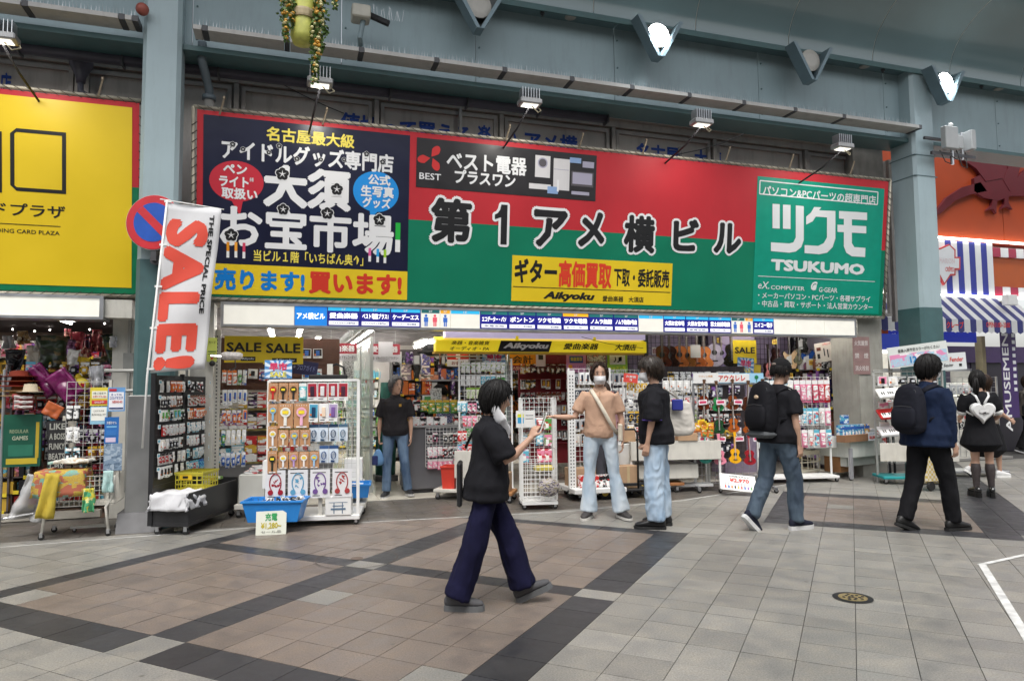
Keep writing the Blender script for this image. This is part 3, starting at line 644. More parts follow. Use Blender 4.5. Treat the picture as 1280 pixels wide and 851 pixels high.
# ================================================================== SHOPFRONT: concrete lintel, directory light box
LBZ0, LBZ1 = 2.29, 2.53
fr_ = thing('shop_frontage', 'pale lintel and cream piers framing the open front of the arcade building', 'building front', (0, 9.15, 0))
part('lintel', MB().box(-.95, 9.45, .0, .45, LBZ1+.03, 2.78), mat((.40, .39, .36), .65, var=.1, dirt=.3), fr_)
part('pier', MB().box(-1.12, -.86, .02, .4, 0, 2.75), CREAM, fr_)
part('pier', MB().box(8.95, 9.45, .0, .6, 0, 2.56), mat((.36, .35, .31), .6, var=.1, dirt=.35), fr_)
part('pier', MB().box(-2.0, -1.62, .25, .6, 0, 2.75), CREAM, fr_)
part('conduit', MB().box(-1.16, -1.13, -.02, .01, .9, 2.75).box(-1.83, -1.80, .21, .25, .3, 2.75).box(-1.87, -1.76, .19, .25, 1.75, 1.95), mat((.3, .3, .28), .5), fr_)
lb = thing('light_box', 'long white lit directory box listing the shops by floor above the entrance', 'light box', (0, 9.0, LBZ0))
lx0, lx1 = P(279, 395, 9.0).x, P(1068, 410, 9.0).x
LITW = mat((.80, .78, .70), .4, var=.03, emit=.18)
part('casing', MB().box(lx0-.03, lx1+.03, .03, .2, -.03, LBZ1-LBZ0+.03), mat((.5, .51, .52), .4, .4), lb)
part('rim', MB().box(lx0-.03, lx1+.03, -.012, .03, -.03, .0).box(lx0-.03, lx1+.03, -.012, .03, LBZ1-LBZ0, LBZ1-LBZ0+.03).box(lx0-.03, lx0, -.012, .03, 0, LBZ1-LBZ0).box(lx1, lx1+.03, -.012, .03, 0, LBZ1-LBZ0), STEEL, lb)
LP = Plane((0, 9.0, LBZ0), (0, 0, 1)); hL = LBZ1-LBZ0
ents = [(279, 368, None, None, None, None), (368, 409, 'アメ横ビル', '', '2080D8', None), (409, 450, '愛曲楽器', '1F', '1A1A80', '30B0E0'), (450, 488, 'ベスト電器プラス1', '1F', '1A1A80', '30B0E0'), (488, 526, 'ケーデーエス', '1F', '1A1A80', '30B0E0'),
  (526, 550, 'WC', '2F', 'E8E8E8', '206060'), (550, 563, 'WC1', '3F', 'E8E8E8', 'E0A020'), (563, 600, None, '1F', None, '30B0E0'), (600, 635, 'エコデーター・パソ', '2F', '1A1A80', '206868'), (635, 670, 'ポントン', '2F', '1A1A80', '206868'), (670, 703, 'ツクモ電機', '2F', '1A1A80', '206868'),
  (703, 736, 'ツクモ電機', '3F', '1A1A80', 'F0B020'), (736, 767, 'ノムラ無線', '2F', '1A1A80', '206868'), (767, 798, 'ノムラ無線3号店', '2F', '1A1A80', '206868'), (798, 829, None, '1F', None, '30B0E0'), (829, 857, '大須お宝市場', '1F', '1A1A80', '30B0E0'), (857, 886, '大須お宝市場', '1F', '1A1A80', '30B0E0'), (886, 914, '富士無線電機', '1F', '1A1A80', '30B0E0'),
  (914, 931, 'WC', '2F', 'E8E8E8', '206060'), (931, 941, 'WC1', '3F', 'E8E8E8', 'E0A020'), (941, 967, 'エイコー電子', '1F', '1A1A80', '30B0E0'), (967, 995, None, None, None, None), (995, 1030, None, None, None, None), (1030, 1068, None, None, None, None)]
def lit(c, e=.25): return mat(c, .4, var=0, emit=e)
for (p0, p1, nm, fl_, bgc, hc) in ents:
 x0, x1 = LP.loc(p0, 400)[0], LP.loc(p1, 400)[0]; g_ = .004
 base = LITW if nm is None or nm[:2] == 'WC' else lit(bgc)
 part('name_panel' if nm else 'blank_panel', MB().box(x0+g_, x1-g_, -.002, .03, 0.002, hL-.002), base, lb)
 cx_ = (x0+x1)/2; ww = x1-x0
 if fl_:
  if hc: part('floor_tab', MB().box(x0+g_*2, x1-g_*2, -.004, -.002, hL*.8, hL*.99), lit(hc), lb); text(lb, fl_, cx_, hL*.895, .05, hL*.11, INKW, y=-.006)
 if nm and nm[:2] == 'WC':
  for i, s_ in enumerate((-1, 1) if nm == 'WC' else (0,)):
   xx = cx_+s_*ww*.23; c = lit('3060B0' if i == 0 else 'D05060', .3); mb = MB()
   mb.add([(xx+.018*math.cos(2*math.pi*j/10), -.005, hL*.66+.018*math.sin(2*math.pi*j/10)) for j in range(10)], [tuple(range(10))])
   mb.box(xx-.028, xx+.028, -.005, -.003, hL*.32, hL*.57).box(xx-.02, xx-.004, -.005, -.003, hL*.08, hL*.32).box(xx+.004, xx+.02, -.005, -.003, hL*.08, hL*.32)
   part('pictogram', mb, c, lb)
 elif nm:
  text(lb, nm, cx_, hL*(.5 if fl_ == '' else .55), ww*.86, hL*(.34 if fl_ == '' else .3), lit('F4F4F4', .6), y=-.005, bold=.035)
  if fl_ != '':
   part('caption_plate', MB().box(x0+.02, x1-.02, -.004, -.002, hL*.06, hL*.27), lit('F0F0F0'), lb)
   text(lb, rr.choice(['楽器・アクセサリー・音楽ソフト', '家電全般', 'アンテナ・ビデオ・電線', 'パソコン・周辺機器', 'オーディオパーツ', 'アイドルグッズ専門店']), cx_, hL*.165, ww*.7, hL*.1, INKB, y=-.0055, bold=.01)
lb2 = thing('light_box', 'blank white lit box over the left-hand shop front', 'light box', (0, 8.95, 2.34))
q0 = P(127, 385, 8.95).x
part('casing', MB().box(-6, q0+.02, .02, .3, -.03, .24), mat((.3, .31, .33), .4, .4), lb2); part('lit_face', MB().box(-6, q0-.02, -.003, .02, 0, .21), mat((.80, .78, .70), .4, var=.03, emit=.22), lb2)
part('rim', MB().box(-6, q0+.02, -.015, .02, -.03, 0).box(-6, q0+.02, -.015, .02, .21, .24).box(q0-.02, q0+.02, -.015, .02, 0, .21), STEEL, lb2)
part('end_panel', MB().box(q0+.02, q0+.3, .05, .3, .0, .21), CREAM, lb2)
part('lintel', MB().box(-6, -1.62, .1, .55, .24, .42), mat((.33, .32, .3), .65, var=.1, dirt=.3), lb2)
# ================================================================== RIGHT-HAND BUILDING (orange, striped shop)
ORG = mat((.36, .050, .008), .5, var=.08, vs_=1.5, dirt=.05)
ob = thing('orange_building', 'orange arcade building with dark red bird and striped crepe stand, beyond the right pillar', 'building', (9.98, 10.4, 0))
OX = Vector((9.98, 10.4, 0)); OP = Plane(OX, (0, 0, 1))
def oz(px, py): return OP.loc(px, py)
z_a = oz(1172, 299)[1]; z_b = oz(1172, 370)[1]; xr = oz(1243, 400)[0]
for i in range(6): part('wall_panel', MB().box(-.3+i*2.2, -.3+(i+1)*2.2-.015, .0, .3, z_a, 6.2), ORG, ob)
part('wall', MB().box(-.3, .95, .02, .3, 2.3, z_a-.01), ORG, ob)
part('upper_wall', MB().box(xr, 14, .03, .3, z_b+.2, z_a-.1), mat((.45, .09, .015), .5, var=.05), ob)
def opoly(pts, m, y, nm):
 mb = MB(); v = [oz(*p) for p in pts]; n = len(v);
 mb.add([(a[0], -y, a[1]) for a in v]+[(a[0], .0, a[1]) for a in v], [tuple(range(n))]+[(i, n+i, n+(i+1) % n, (i+1) % n) for i in range(n)]); return part(nm, mb, m, ob)
BR = mat((.11, .008, .014), .5, var=.1)
for pts in ([(1164, 268), (1180, 248), (1200, 235), (1222, 229), (1230, 240), (1210, 244), (1190, 252), (1172, 268)], [(1214, 224), (1236, 212), (1256, 214), (1266, 230), (1260, 246), (1244, 252), (1226, 248), (1214, 240)], [(1250, 226), (1256, 212), (1254, 202), (1260, 194), (1268, 192), (1274, 197), (1282, 200), (1274, 204), (1270, 214), (1266, 230), (1258, 240)],
   [(1228, 228), (1216, 212), (1198, 200), (1212, 200), (1203, 186), (1220, 196), (1216, 178), (1230, 190), (1232, 176), (1242, 192), (1248, 184), (1250, 204), (1250, 224)], [(1262, 230), (1276, 214), (1290, 206), (1286, 222), (1300, 224), (1284, 236), (1296, 244), (1276, 246), (1258, 246)], [(1238, 246), (1236, 258), (1230, 264), (1238, 262), (1242, 268), (1242, 258), (1244, 248)], [(1242, 200), (1262, 196), (1270, 214), (1264, 234), (1238, 232)], [(1252, 246), (1252, 256), (1248, 262), (1256, 259), (1262, 263), (1257, 254), (1257, 246)]): opoly(pts, BR, .05+.002*len(pts), 'bird_emblem')
LED = mat((1, .95, .85), .4, var=0, emit=5)
x_l = -.4
for z, nm in ((z_a, 'led_strip'), (z_b, 'led_strip')): part(nm, MB().box(-.3, 12, -.09, -.04, z-.0, z+.035), LED, ob)
SB = mat((.02, .03, .28), .4, var=.05); SW_ = mat((.72, .74, .76), .4, var=.03)
n = 13; xs0, xs1 = -.3, xr
for i in range(n*2-1): part('stripe_panel', MB().box(xs0+(xs1-xs0)*i/(2*n-1), xs0+(xs1-xs0)*(i+1)/(2*n-1), -.04, .02, z_b+.03, z_a-.02), SB if i % 2 else SW_, ob)
for zz in (z_a-.28, z_b+.05):
 for i in range(24): part('check_tile', MB().box(xr+.02+i*.22, xr+.02+(i+1)*.22-.004, -.03, .02, zz, zz+.19), (SW_ if i % 2 else mat((.35, .02, .06), .4, var=.03)), ob)
opoly([(1171, 311), (1182, 306), (1190, 313), (1190, 322), (1196, 322), (1196, 338), (1190, 338), (1190, 345), (1184, 345), (1176, 357), (1168, 345), (1168, 311)], mat((.5, .05, .05), .4), .08, 'emblem')
opoly([(1171, 313), (1182, 308), (1188, 314), (1188, 324), (1194, 324), (1194, 336), (1188, 336), (1188, 343), (1183, 343), (1176, 354), (1170, 343), (1169, 313)], SW_, .085, 'emblem_plate')
k = OP.scale(1180, 330)
a = oz(1179, 327); text(ob, 'MARION', a[0], a[1], 26*k, 7*k, SW_, y=-.088, bold=-.0); text(ob, 'MARION', a[0], a[1], 26*k, 7*k, mat((.55, .06, .06), .4, var=0), y=-.0875, bold=.02)
a = oz(1182, 337); text(ob, 'CRÊPES', a[0], a[1], 14*k, 7*k, INKR, y=-.088, bold=.02, shear=.2)
aw = thing('striped_awning', 'blue and white striped awning over the crepe stand', 'awning', (9.98, 10.36, 0))
za1, zv1, zv0 = z_b-.02, oz(1175, 400)[1]*.985, oz(1175, 416)[1]
dz1 = .55; n = 15; ax1 = xr+.42
zv1 = P(1200, 399, 10.36-dz1).z; zv0 = P(1200, 415, 10.36-dz1).z
for i in range(2*n-1):
 a, b = -.3+(ax1+.3)*i/(2*n-1), -.3+(ax1+.3)*(i+1)/(2*n-1); m = mat((.03, .035, .16), .7, var=.05) if i % 2 else mat((.55, .56, .56), .7, var=.05)
 part('canvas_strip', MB().add([(a, -.05, za1), (b, -.05, za1), (b, -dz1, zv1), (a, -dz1, zv1), (a, -.05, za1-.01), (b, -.05, za1-.01), (b, -dz1+.01, zv1-.01), (a, -dz1+.01, zv1-.01)], [(0, 3, 2, 1), (4, 5, 6, 7), (0, 4, 7, 3), (1, 2, 6, 5)]), m, aw)
 c = (a+b)/2; part('scallop', MB().prism([(a, zv1), (b, zv1), (b, zv0+.02), (c, zv0-.015), (a, zv0+.02)], 'y', -dz1-.006, -dz1), m, aw)
text(aw, 'クレープ', P(1194, 406, 9.8).x-9.98, P(1194, 406, 9.8).z, .42, .13, INKR, y=-dz1-.01, bold=.03)
text(aw, 'OPEN11:00~20:00', P(1248, 406, 9.8).x-9.98, P(1248, 406, 9.8).z, .62, .1, INKR, y=-dz1-.01, bold=.02)
zt = za1-.3
cs = thing('crepe_stand', 'bright crepe stand with blue fascia and lit glass showcase behind the girl', 'shop', (9.98, 10.9, 0))
cr = xr-.0
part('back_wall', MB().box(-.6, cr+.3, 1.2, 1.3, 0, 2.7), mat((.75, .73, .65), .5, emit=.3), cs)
part('floor_slab', MB().box(-.6, cr+.3, -.5, 1.2, -.01, .03), mat((.3, .29, .27), .5), cs)
part('blue_fascia', MB().box(-.4, cr-.45, -.45, -.40, P(1200, 428, 10.5).z, P(1200, 415, 10.5).z), lit('2030A0', .25), cs)
text(cs, 'マリオンクレープ', .75, P(1200, 422, 10.5).z+.02, .8, .09, INKW, y=-.46, bold=.03); text(cs, '052-253-6933', .75, P(1200, 427, 10.5).z, .5, .05, INKW, y=-.46, bold=.02)
part('counter', MB().box(-.4, cr-.3, -.4, .2, 0, .95), mat((.6, .58, .52), .4), cs)
part('showcase', MB().box(-.2, cr-.5, -.35, .1, .95, 1.0).box(-.2, cr-.5, -.35, .1, 1.75, 1.8).box(-.2, -.16, -.35, .1, 1, 1.75).box(cr-.54, cr-.5, -.35, .1, 1, 1.75), STEEL, cs)
for s_ in range(3):
 part('glass_shelf', MB().box(-.15, cr-.55, -.3, .08, 1.0+s_*.25, 1.008+s_*.25), lit('F0F0E0', .8), cs)
 mb = MB()
 for i in range(16): mb.lathe([(.0, 0), (.03, .02), (.05, .1), (.03, .13)], 7, (-.05+i*.13, -.15, 1.01+s_*.25))
 tag(part('crepe_sample', mb, printed('E0C080', 'C06040', 'F8F0E0', 14, s_), cs), kind='stuff')
part('post', MB().box(cr-.32, cr-.22, -.45, -.3, 0, 2.45), mat((.35, .3, .18), .4), cs); part('post', MB().box(.95, .99, -.5, -.44, .9, 2.3), mat((.2, .18, .15), .4), cs)
bn = thing('vertical_banner', 'purple vertical amusement banner with white lettering at the right edge', 'banner', P(1262, 470, 10.2))
bn.location.z = 0; k = depth(bn.location+Vector((0, 0, 1.5)))/F
bz0, bz1 = P(1262, 522, 10.2).z, P(1262, 412, 10.2).z
part('sheet', MB().box(-12.5*k, 13*k, -.01, .01, bz0, bz1), mat((.05, .02, .12), .5, var=.05), bn)
text(bn, 'AMUSEMENT', -6*k, (bz0+bz1)/2-.05, (bz1-bz0)*1.25, 11*k, INKW, y=-.013, bold=.02, rot=R(-90))
for i in range(9): part('film_hole', MB().box(6*k, 11*k, -.014, -.01, bz1-.08-i*.135-.07, bz1-.08-i*.135), SW_, bn)
pl_ = thing('purple_facade', 'purple and grey facade of the games arcade beyond the crepe stand', 'building', (12.9, 11.4, 0))
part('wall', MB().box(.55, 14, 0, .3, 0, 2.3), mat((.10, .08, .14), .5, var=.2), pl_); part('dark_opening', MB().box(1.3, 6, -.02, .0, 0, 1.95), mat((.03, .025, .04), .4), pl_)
part('sign_band', MB().box(.55, 14, -.1, 0, 1.95, 2.3), mat((.06, .03, .12), .4), pl_)
ps = thing('purple_wall', 'tall purple wall panel with blue lit sign between the concrete pier and right pillar', 'wall', (9.5, 9.75, 0))
part('panel', MB().box(0, .38, 0, .04, .2, 2.62), mat((.16, .07, .35), .5, var=.1, emit=.1), ps); part('lit_sign', MB().box(.40, 1.0, .02, .06, 2.12, 2.4), lit('1A2C80', .4), ps); part('lit_bar', MB().box(.40, 1.0, .0, .05, 2.05, 2.10), mat((1, 1, .9), .4, var=0, emit=2), ps)
mb = MB()
for i in range(40): mb.mat(mat([(1, .1, .1), (.1, 1, .3), (.2, .4, 1), (1, .9, .3)][i % 4], .4, var=0, emit=2)).sphere((.39+.03*math.sin(i*2.1), -.01, .8+i*.046), .008, 5, 3)
part('fairy_lights', mb, None, ps)
op = thing('opposite_buildings', 'row of dull shop buildings on the other side of the arcade street', 'building', (0, -6.5, 0))
for i in range(8): a = -26+i*7; part('facade', MB().box(a, a+6.9, -.5, 0, 2.8, 7.5).box(a, a+6.9, -3, -2.8, 0, 2.8).box(a, a+.4, -2.8, 0, 0, 2.8), mat(((.22, .2, .18), (.16, .15, .15), (.25, .22, .18))[i % 3], .7, var=.15, vs_=1), op); part('window', MB().box(a+1, a+6, .0, .03, 3.6, 6.4), mat((.05, .06, .07), .15), op); part('canopy', MB().box(a+.1, a+6.8, .0, .9, 2.65, 2.8), mat(((.35, .05, .04), (.05, .15, .3), (.4, .38, .3))[i % 3], .6), op)
oc = thing('arcade_canopy', 'teal arcade beam and canopy along the other side of the street', 'canopy', (0, -4.5, 6.6)); part('beam', MB().box(-30, 34, -1.8, .9, 0, .25), TEAL, oc)
# ================================================================== SHOP INTERIOR SHELL
FLOOR_M = mat((.66, .62, .53), .12, var=.06, vs_=2, spec=.6); CEIL = mat((.6, .57, .55), .8, var=.05)
def plain_floor(x0, x1, y0, y1, m, s, z=.008):
 mb = MB(); nx, ny = int((x1-x0)/s), int((y1-y0)/s)
 for i in range(nx):
  for j in range(ny): mb.box(x0+i*s+.0015, x0+(i+1)*s-.0015, y0+j*s+.0015, y0+(j+1)*s-.0015, -.012, z)
 return mb
fl = thing('shop_floor', None, None); fl['kind'] = 'structure'
part('grout', MB().box(-1.6, 9.6, 9.5, 19, -.011, .004), mat((.2, .19, .17), .6), fl)
o = part('floor_tile', plain_floor(-1.5, 9.5, 9.55, 18.9, FLOOR_M, .45), FLOOR_M, fl); tag(o, kind='stuff')
inn = thing('shop_hall', 'long arcade shop hall with pale ceiling, steel ducts and fluorescent tubes', 'building interior', (0, 9.6, 0))
part('ceiling', MB().box(-1.6, 9.6, .0, 9.5, 2.78, 2.84), CEIL, inn)
part('back_wall', MB().box(-1.6, 9.6, 9.3, 9.5, 0, 2.8), mat((.65, .62, .6), .6, var=.05), inn)
part('side_wall', MB().box(-1.6, -1.5, 0, 9.5, 0, 2.8), mat((.42, .4, .36), .6), inn); part('side_wall', MB().box(9.35, 9.45, .2, 9.5, 0, 2.8), mat((.46, .42, .5), .6), inn)
for i in range(7): part('ceiling_beam', MB().box(-1.5, 9.35, .6+i*1.3, .72+i*1.3, 2.62, 2.78), mat((.32, .3, .31), .7), inn)
for x in (1.2, 3.9, 6.4): part('duct', MB().lathe([(.09, .3), (.09, 8.5)], 10, (x, 0, 2.6), 'y'), mat((.3, .31, .32), .4, .5), inn)
TUBE = mat((1, .96, .90), .4, var=0, emit=32)
def tube_light(x, y, z, ln, n, lbl='white'):
 t = thing('ceiling_tube_light', lbl, 'light fixture', (x, y, z), 0, 'fluorescent tubes on the shop ceilings')
 part('housing', MB().box(-.05, .05, 0, ln, .03, .07), WHITE, t); part('tube', MB().lathe([(.016, .03), (.016, ln-.03)], 8, (0, 0, .01), 'y'), TUBE, t)
 return t
k = 0
for (px, py, side) in ((533, 430, 'between the two red hanging signs and the cashier'), (492, 444, 'above the corridor'), (396, 428, 'right of the yellow sale banners'), (337, 411, 'above the yellow sale banners'), (887, 430, 'in front of the hanging guitars'), (700, 437, 'above the pink poster'), (980, 422, 'at the right end over the recorders')):
 q = G(px, py, 2.47)
 y = min(max(q.y, 9.9), 14); tube_light(q.x, y, 2.47, 1.25, k, 'lit fluorescent tube %s, near end' % side); tube_light(q.x+.0, y+1.5, 2.47, 1.25, k, 'lit fluorescent tube %s, second along' % side); k += 1
for x in (.2, 1.4): [tube_light(x, 10.6+1.7*j, 2.5, 1.4, 0, 'added fluorescent tube brightening the %s of the corridor, %s inward' % ('left side' if x < 1 else 'right side', ORD[j+1])) for j in range(5)]  # extra tube rows put in to brighten the corridor
for x in (.6, 2.8, 5.0, 7.2, 8.6): tube_light(x, 14.6, 2.5, 1.3, k, 'lit fluorescent tube deep inside the hall, %s' % {.6: 'above the left aisle', 2.8: 'behind the cashier', 5.0: 'behind the green poster', 7.2: 'behind the guitars', 8.6: 'near the right wall'}[x])
for i, x in enumerate((-.2, 1.3, 6.2, 7.8)):  # hidden tubes added to brighten the doorway and shop front
 t = thing('ceiling_tube_light', 'added fluorescent tube hidden behind the lintel %s' % ('over the ink shelf', 'over the doorway', 'over the ukuleles', 'over the recorders')[i], 'light fixture', (x, 9.56, 2.52), 0, 'fluorescent tubes on the shop ceilings')
 part('housing', MB().box(0, 1.25, -.04, .04, .03, .07), WHITE, t); part('tube', MB().lathe([(.016, .03), (.016, 1.22)], 8, (0, 0, .01), 'x'), TUBE, t)
ls = thing('neighbour_shop_hall', 'dim crowded hall of the left-hand shop, ceiling dotted with lights', 'building interior', (-3.5, 9.6, 0))
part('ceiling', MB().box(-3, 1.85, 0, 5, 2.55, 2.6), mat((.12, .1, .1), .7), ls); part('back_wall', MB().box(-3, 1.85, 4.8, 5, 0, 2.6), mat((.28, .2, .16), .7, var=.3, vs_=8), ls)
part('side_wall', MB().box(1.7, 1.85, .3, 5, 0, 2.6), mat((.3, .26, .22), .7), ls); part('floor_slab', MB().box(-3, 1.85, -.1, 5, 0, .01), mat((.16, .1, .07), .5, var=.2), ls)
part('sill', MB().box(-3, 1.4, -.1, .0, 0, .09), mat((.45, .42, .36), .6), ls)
mb = MB()
for i in range(26): mb.sphere((rr.uniform(-2.6, 1.6), rr.uniform(.4, 4), rr.uniform(2.3, 2.5)), .012, 6, 4)
tag(part('spot_bulb', mb, mat((1, .9, .85), .4, var=0, emit=14), ls), kind='stuff')
# ================================================================== GOODS
PAL = ['D9D9D6', 'E8E4DA', 'C83030', '2B5FB0', '1E1E22', 'D8B040', '5A9E50', 'E58AA8', '66B8D0', '8A5AA8', 'E07A30', 'B0B4B8', '7A4A30', 'F0F0EE', '303848', '98C050']
CN = dict(D9D9D6='pale grey', E8E4DA='cream', C83030='red', E58AA8='pink', D8B040='yellow', F0F0EE='white', B0B4B8='silver', E07A30='orange')
CN.update({'2B5FB0': 'blue', '1E1E22': 'black', '5A9E50': 'green', '66B8D0': 'sky blue', '8A5AA8': 'purple', '7A4A30': 'brown', '303848': 'navy', '98C050': 'lime'})
_g = {}
def goods(kind, base, item, w, h, d=.03, seed=0):
 k = (kind, base, item, round(w, 3), round(h, 3), round(d, 3), seed % 3)
 if k in _g: return _g[k]
 mb = MB(); seed %= 3
 pm = printed(base, item, 'F0F0EE' if base not in ('F0F0EE', 'D9D9D6') else 'C83030', 26/(.5+w*5), seed)
 if kind == 'card':      # blister pack: printed card, moulded bubble with the product in it
  mb.mat(pm).box(-w/2, w/2, -.001, .001, -h, 0); mb.mat(mat(item, .3, var=.1)).bbox(-w*.32, w*.32, -d*.8, -.001, -h*.86, -h*.34, w*.08)
  mb.mat(mat((.75, .77, .8), .12, var=0)).bbox(-w*.2, w*.18, -d, -d*.75, -h*.7, -h*.48, w*.05); mb.mat(mat('F0F0EE', .4, var=0)).box(-w*.45, w*.45, -.003, -.001, -h*.22, -h*.05)
 elif kind == 'pouch':
  mb.mat(mat(base, .3, var=.15)).prism([(-w/2, -h), (w/2, -h), (w/2, -.01), (0, 0), (-w/2, -.01)], 'y', -.004, .004); mb.mat(pm).bbox(-w*.4, w*.4, -d, -.004, -h*.9, -h*.25, w*.12)
  mb.mat(mat(item, .4, var=0)).box(-w/2, w/2, -.0055, -.0045, -h*.2, -h*.02)
 elif kind == 'cable':
  mb.mat(mat(base, .35, var=.05)).box(-w/2, w/2, -.001, .001, -h, 0); mb.mat(mat(item, .4, var=.0)).tube([(w*.25*math.cos(a), -.012-.002*i, -h*.55+h*.22*math.sin(a)) for i, a in enumerate([x*.7 for x in range(16)])], w*.05, 5)
  mb.mat(mat(item, .4, var=0)).box(-w/2, w/2, -.003, -.001, -h*.18, 0).box(-w*.3, w*.1, -.016, -.001, -h*.95, -h*.85)
 elif kind == 'box':
  mb.mat(pm).box(-w/2, w/2, -d, 0, -h, 0); mb.mat(mat(item, .4, var=0)).box(-w/2-.0008, w/2+.0008, -d-.0012, -d+.003, -h*.34, -h*.12); mb.mat(mat('F0F0EE', .4, var=0)).box(-w*.35, w*.1, -d-.001, -d+.001, -h*.86, -h*.5)
 elif kind == 'fan':     # carton with a handheld fan on the front
  mb.mat(mat('B98A62', .75, var=.08)).box(-w/2, w/2, -d, 0, -h, 0)
  c = mat(item, .35, var=0); r = w*.34; cz = -h*.36
  mb.mat(c); n = 14
  mb.lathe([(r, 0), (r, .008), (r*.72, .012), (r*.7, 0)], n, (0, -d-.012, cz), 'y')
  mb.mat(mat('F2D838', .4, var=0)).box(-w*.2, w*.2, -d-.014, -d-.012, cz-w*.12, cz+w*.12)
  mb.mat(c).bbox(-w*.1, w*.1, -d-.012, -d, -h*.9, cz-r*.8, .003)
  mb.mat(mat('F0F0EE', .4, var=0)).box(-w*.35, w*.35, -d-.002, -d, -h*.98, -h*.93)
  for i in range(5): mb.box(-w*.35+i*w*.16, -w*.35+i*w*.16+w*.05, -d-.0015, -d, -h*.1, -h*.07)
 elif kind == 'phone':   # white pack with red or blue window
  mb.mat(mat('F0F0EE', .35, var=.03)).box(-w/2, w/2, -d, 0, -h, 0); mb.mat(mat(base, .35, var=.1)).box(-w*.44, w*.44, -d-.0015, -d, -h*.78, -h*.05)
  mb.mat(mat(item, .3, var=.1)).bbox(-w*.2, w*.2, -d-.014, -d, -h*.74, -h*.2, .004); mb.mat(mat('E07A30', .4, var=0)).lathe([(w*.12, 0), (w*.12, .003)], 8, (-w*.28, -d-.005, -h*.62), 'y')
  mb.mat(INK).box(-w*.4, w*.1, -d-.001, -d, -h*.92, -h*.88)
 elif kind == 'tag':
  mb.mat(mat(base, .5, var=0)).box(-w/2, w/2, -.001, .001, -h, 0); mb.mat(mat(item, .5, var=0)).box(-w*.4, w*.4, -.002, -.001, -h*.75, -h*.3).box(-w*.3, w*.2, -.002, -.001, -h*.2, -h*.12)
 if kind in ('card', 'pouch', 'cable', 'fan', 'phone'):
  mb.mat(DKGREY).tube([(0, .04, .012), (0, -.03, .008), (0, -.034, .016)], .0022, 4)
 _g[k] = mb.mesh(kind); return _g[k]
NGOODS = [0]
NM = dict(card='blister_pack', pouch='hanging_pouch', cable='cable_pack', box='product_box', fan='fan_carton', phone='accessory_pack', tag='price_tag')
CT = dict(card='pack', pouch='pouch', cable='cable pack', box='box', fan='carton', phone='pack', tag='price tag')
def put(kind, me, M, label, group):
 o = bpy.data.objects.new(NM[kind], me); COL.objects.link(o); o.matrix_world = M; NGOODS[0] += 1
 return tag(o, label, CT[kind], group)
def frame_m(loc, rz): return Matrix.Translation(loc) @ Matrix.Rotation(rz, 4, 'Z')
def hang_rows(M, x0, x1, rows, where, group, pitch=.1, kinds=('card',), pals=(0, 1, 3, 4), h=.15, gap=.12, seed=1, d=.03, first=1):
 """rows: list of z heights (hook height); hangs packs along each"""
 r = random.Random(seed)
 for ri, z in enumerate(rows):
  n = max(1, int((x1-x0)/pitch)); kd = r.choice(kinds); b = r.choice(pals); it = PAL[r.choice(pals)]
  for i in range(n):
   if r.random() < gap: continue
   if r.random() < .35: kd = r.choice(kinds); b = r.choice(pals); it = PAL[r.choice(pals)]
   if PAL[b] == it: it = PAL[4] if b != 4 else PAL[13]
   w = pitch*.88; hh = h*r.choice((.85, 1, 1)); me = goods(kd, PAL[b], it, round(w, 2), round(hh, 2), d, r.randrange(3))
   x = x0+pitch*(i+.5)+r.uniform(-.004, .004)
   put(kd, me, M @ Matrix.Translation((x, r.uniform(-.008, .004), z)) @ Matrix.Rotation(r.uniform(-.05, .05), 4, 'Y') @ Matrix.Rotation(r.uniform(-.06, .06), 4, 'Z'),
    '%s %s, %s row, %s from left, %s' % (CN[PAL[b]], CT[kd] if kd != 'card' else 'blister pack', ORD[ri+first], ORD[i+1], where), group)
def shelf_rows(M, x0, x1, rows, where, group, pitch=.12, pals=(0, 3, 9), h=.12, d=.15, seed=1, stack=1, gap=.06):
 r = random.Random(seed)
 for ri, z in enumerate(rows):
  n = int((x1-x0)/pitch); b = r.choice(pals)
  for i in range(n):
   if r.random() < .4: b = r.choice(pals)
   if r.random() < gap: continue
   for s_ in range(stack):
    hh = h/stack; me = goods('box', PAL[b], PAL[r.choice((13, 4, 2, 5))], round(pitch*.93, 3), round(hh*.96, 3), d, r.randrange(3))
    lv = '' if stack == 1 else (' %s layer,' % ORD[s_+1])
    put('box', me, M @ Matrix.Translation((x0+pitch*(i+.5), r.uniform(-.01, .01), z+hh*(s_+1))), '%s box,%s %s from left, %s' % (CN[PAL[b]], lv, ORD[i+1], where), group)
def wire_panel(mb, x0, x1, z0, z1, s=.08, y=0, r=.0028):
 n = int((x1-x0)/s)
 for i in range(n+1): x = x0+(x1-x0)*i/n; mb.box(x-r, x+r, y-r, y+r, z0, z1)
 n = int((z1-z0)/s)
 for i in range(n+1): z = z0+(z1-z0)*i/n; mb.box(x0, x1, y-r*2.4, y-r*.9, z-r, z+r)
def castor(t, x, y, z=0, r=.035, m=None):
 mb = MB().mat(RUBBER).lathe([(r*.6, -.014), (r, -.01), (r, .01), (r*.6, .014)], 12, (x, y, z+r), 'y').mat(STEEL).box(x-r*.5, x+r*.5, y-.02, y-.016, z+r, z+r*2.3).box(x-r*.5, x+r*.5, y+.016, y+.02, z+r, z+r*2.3).box(x-r*.6, x+r*.6, y-.022, y+.022, z+r*2.3, z+r*2.5)
 return part('castor', mb, None, t)
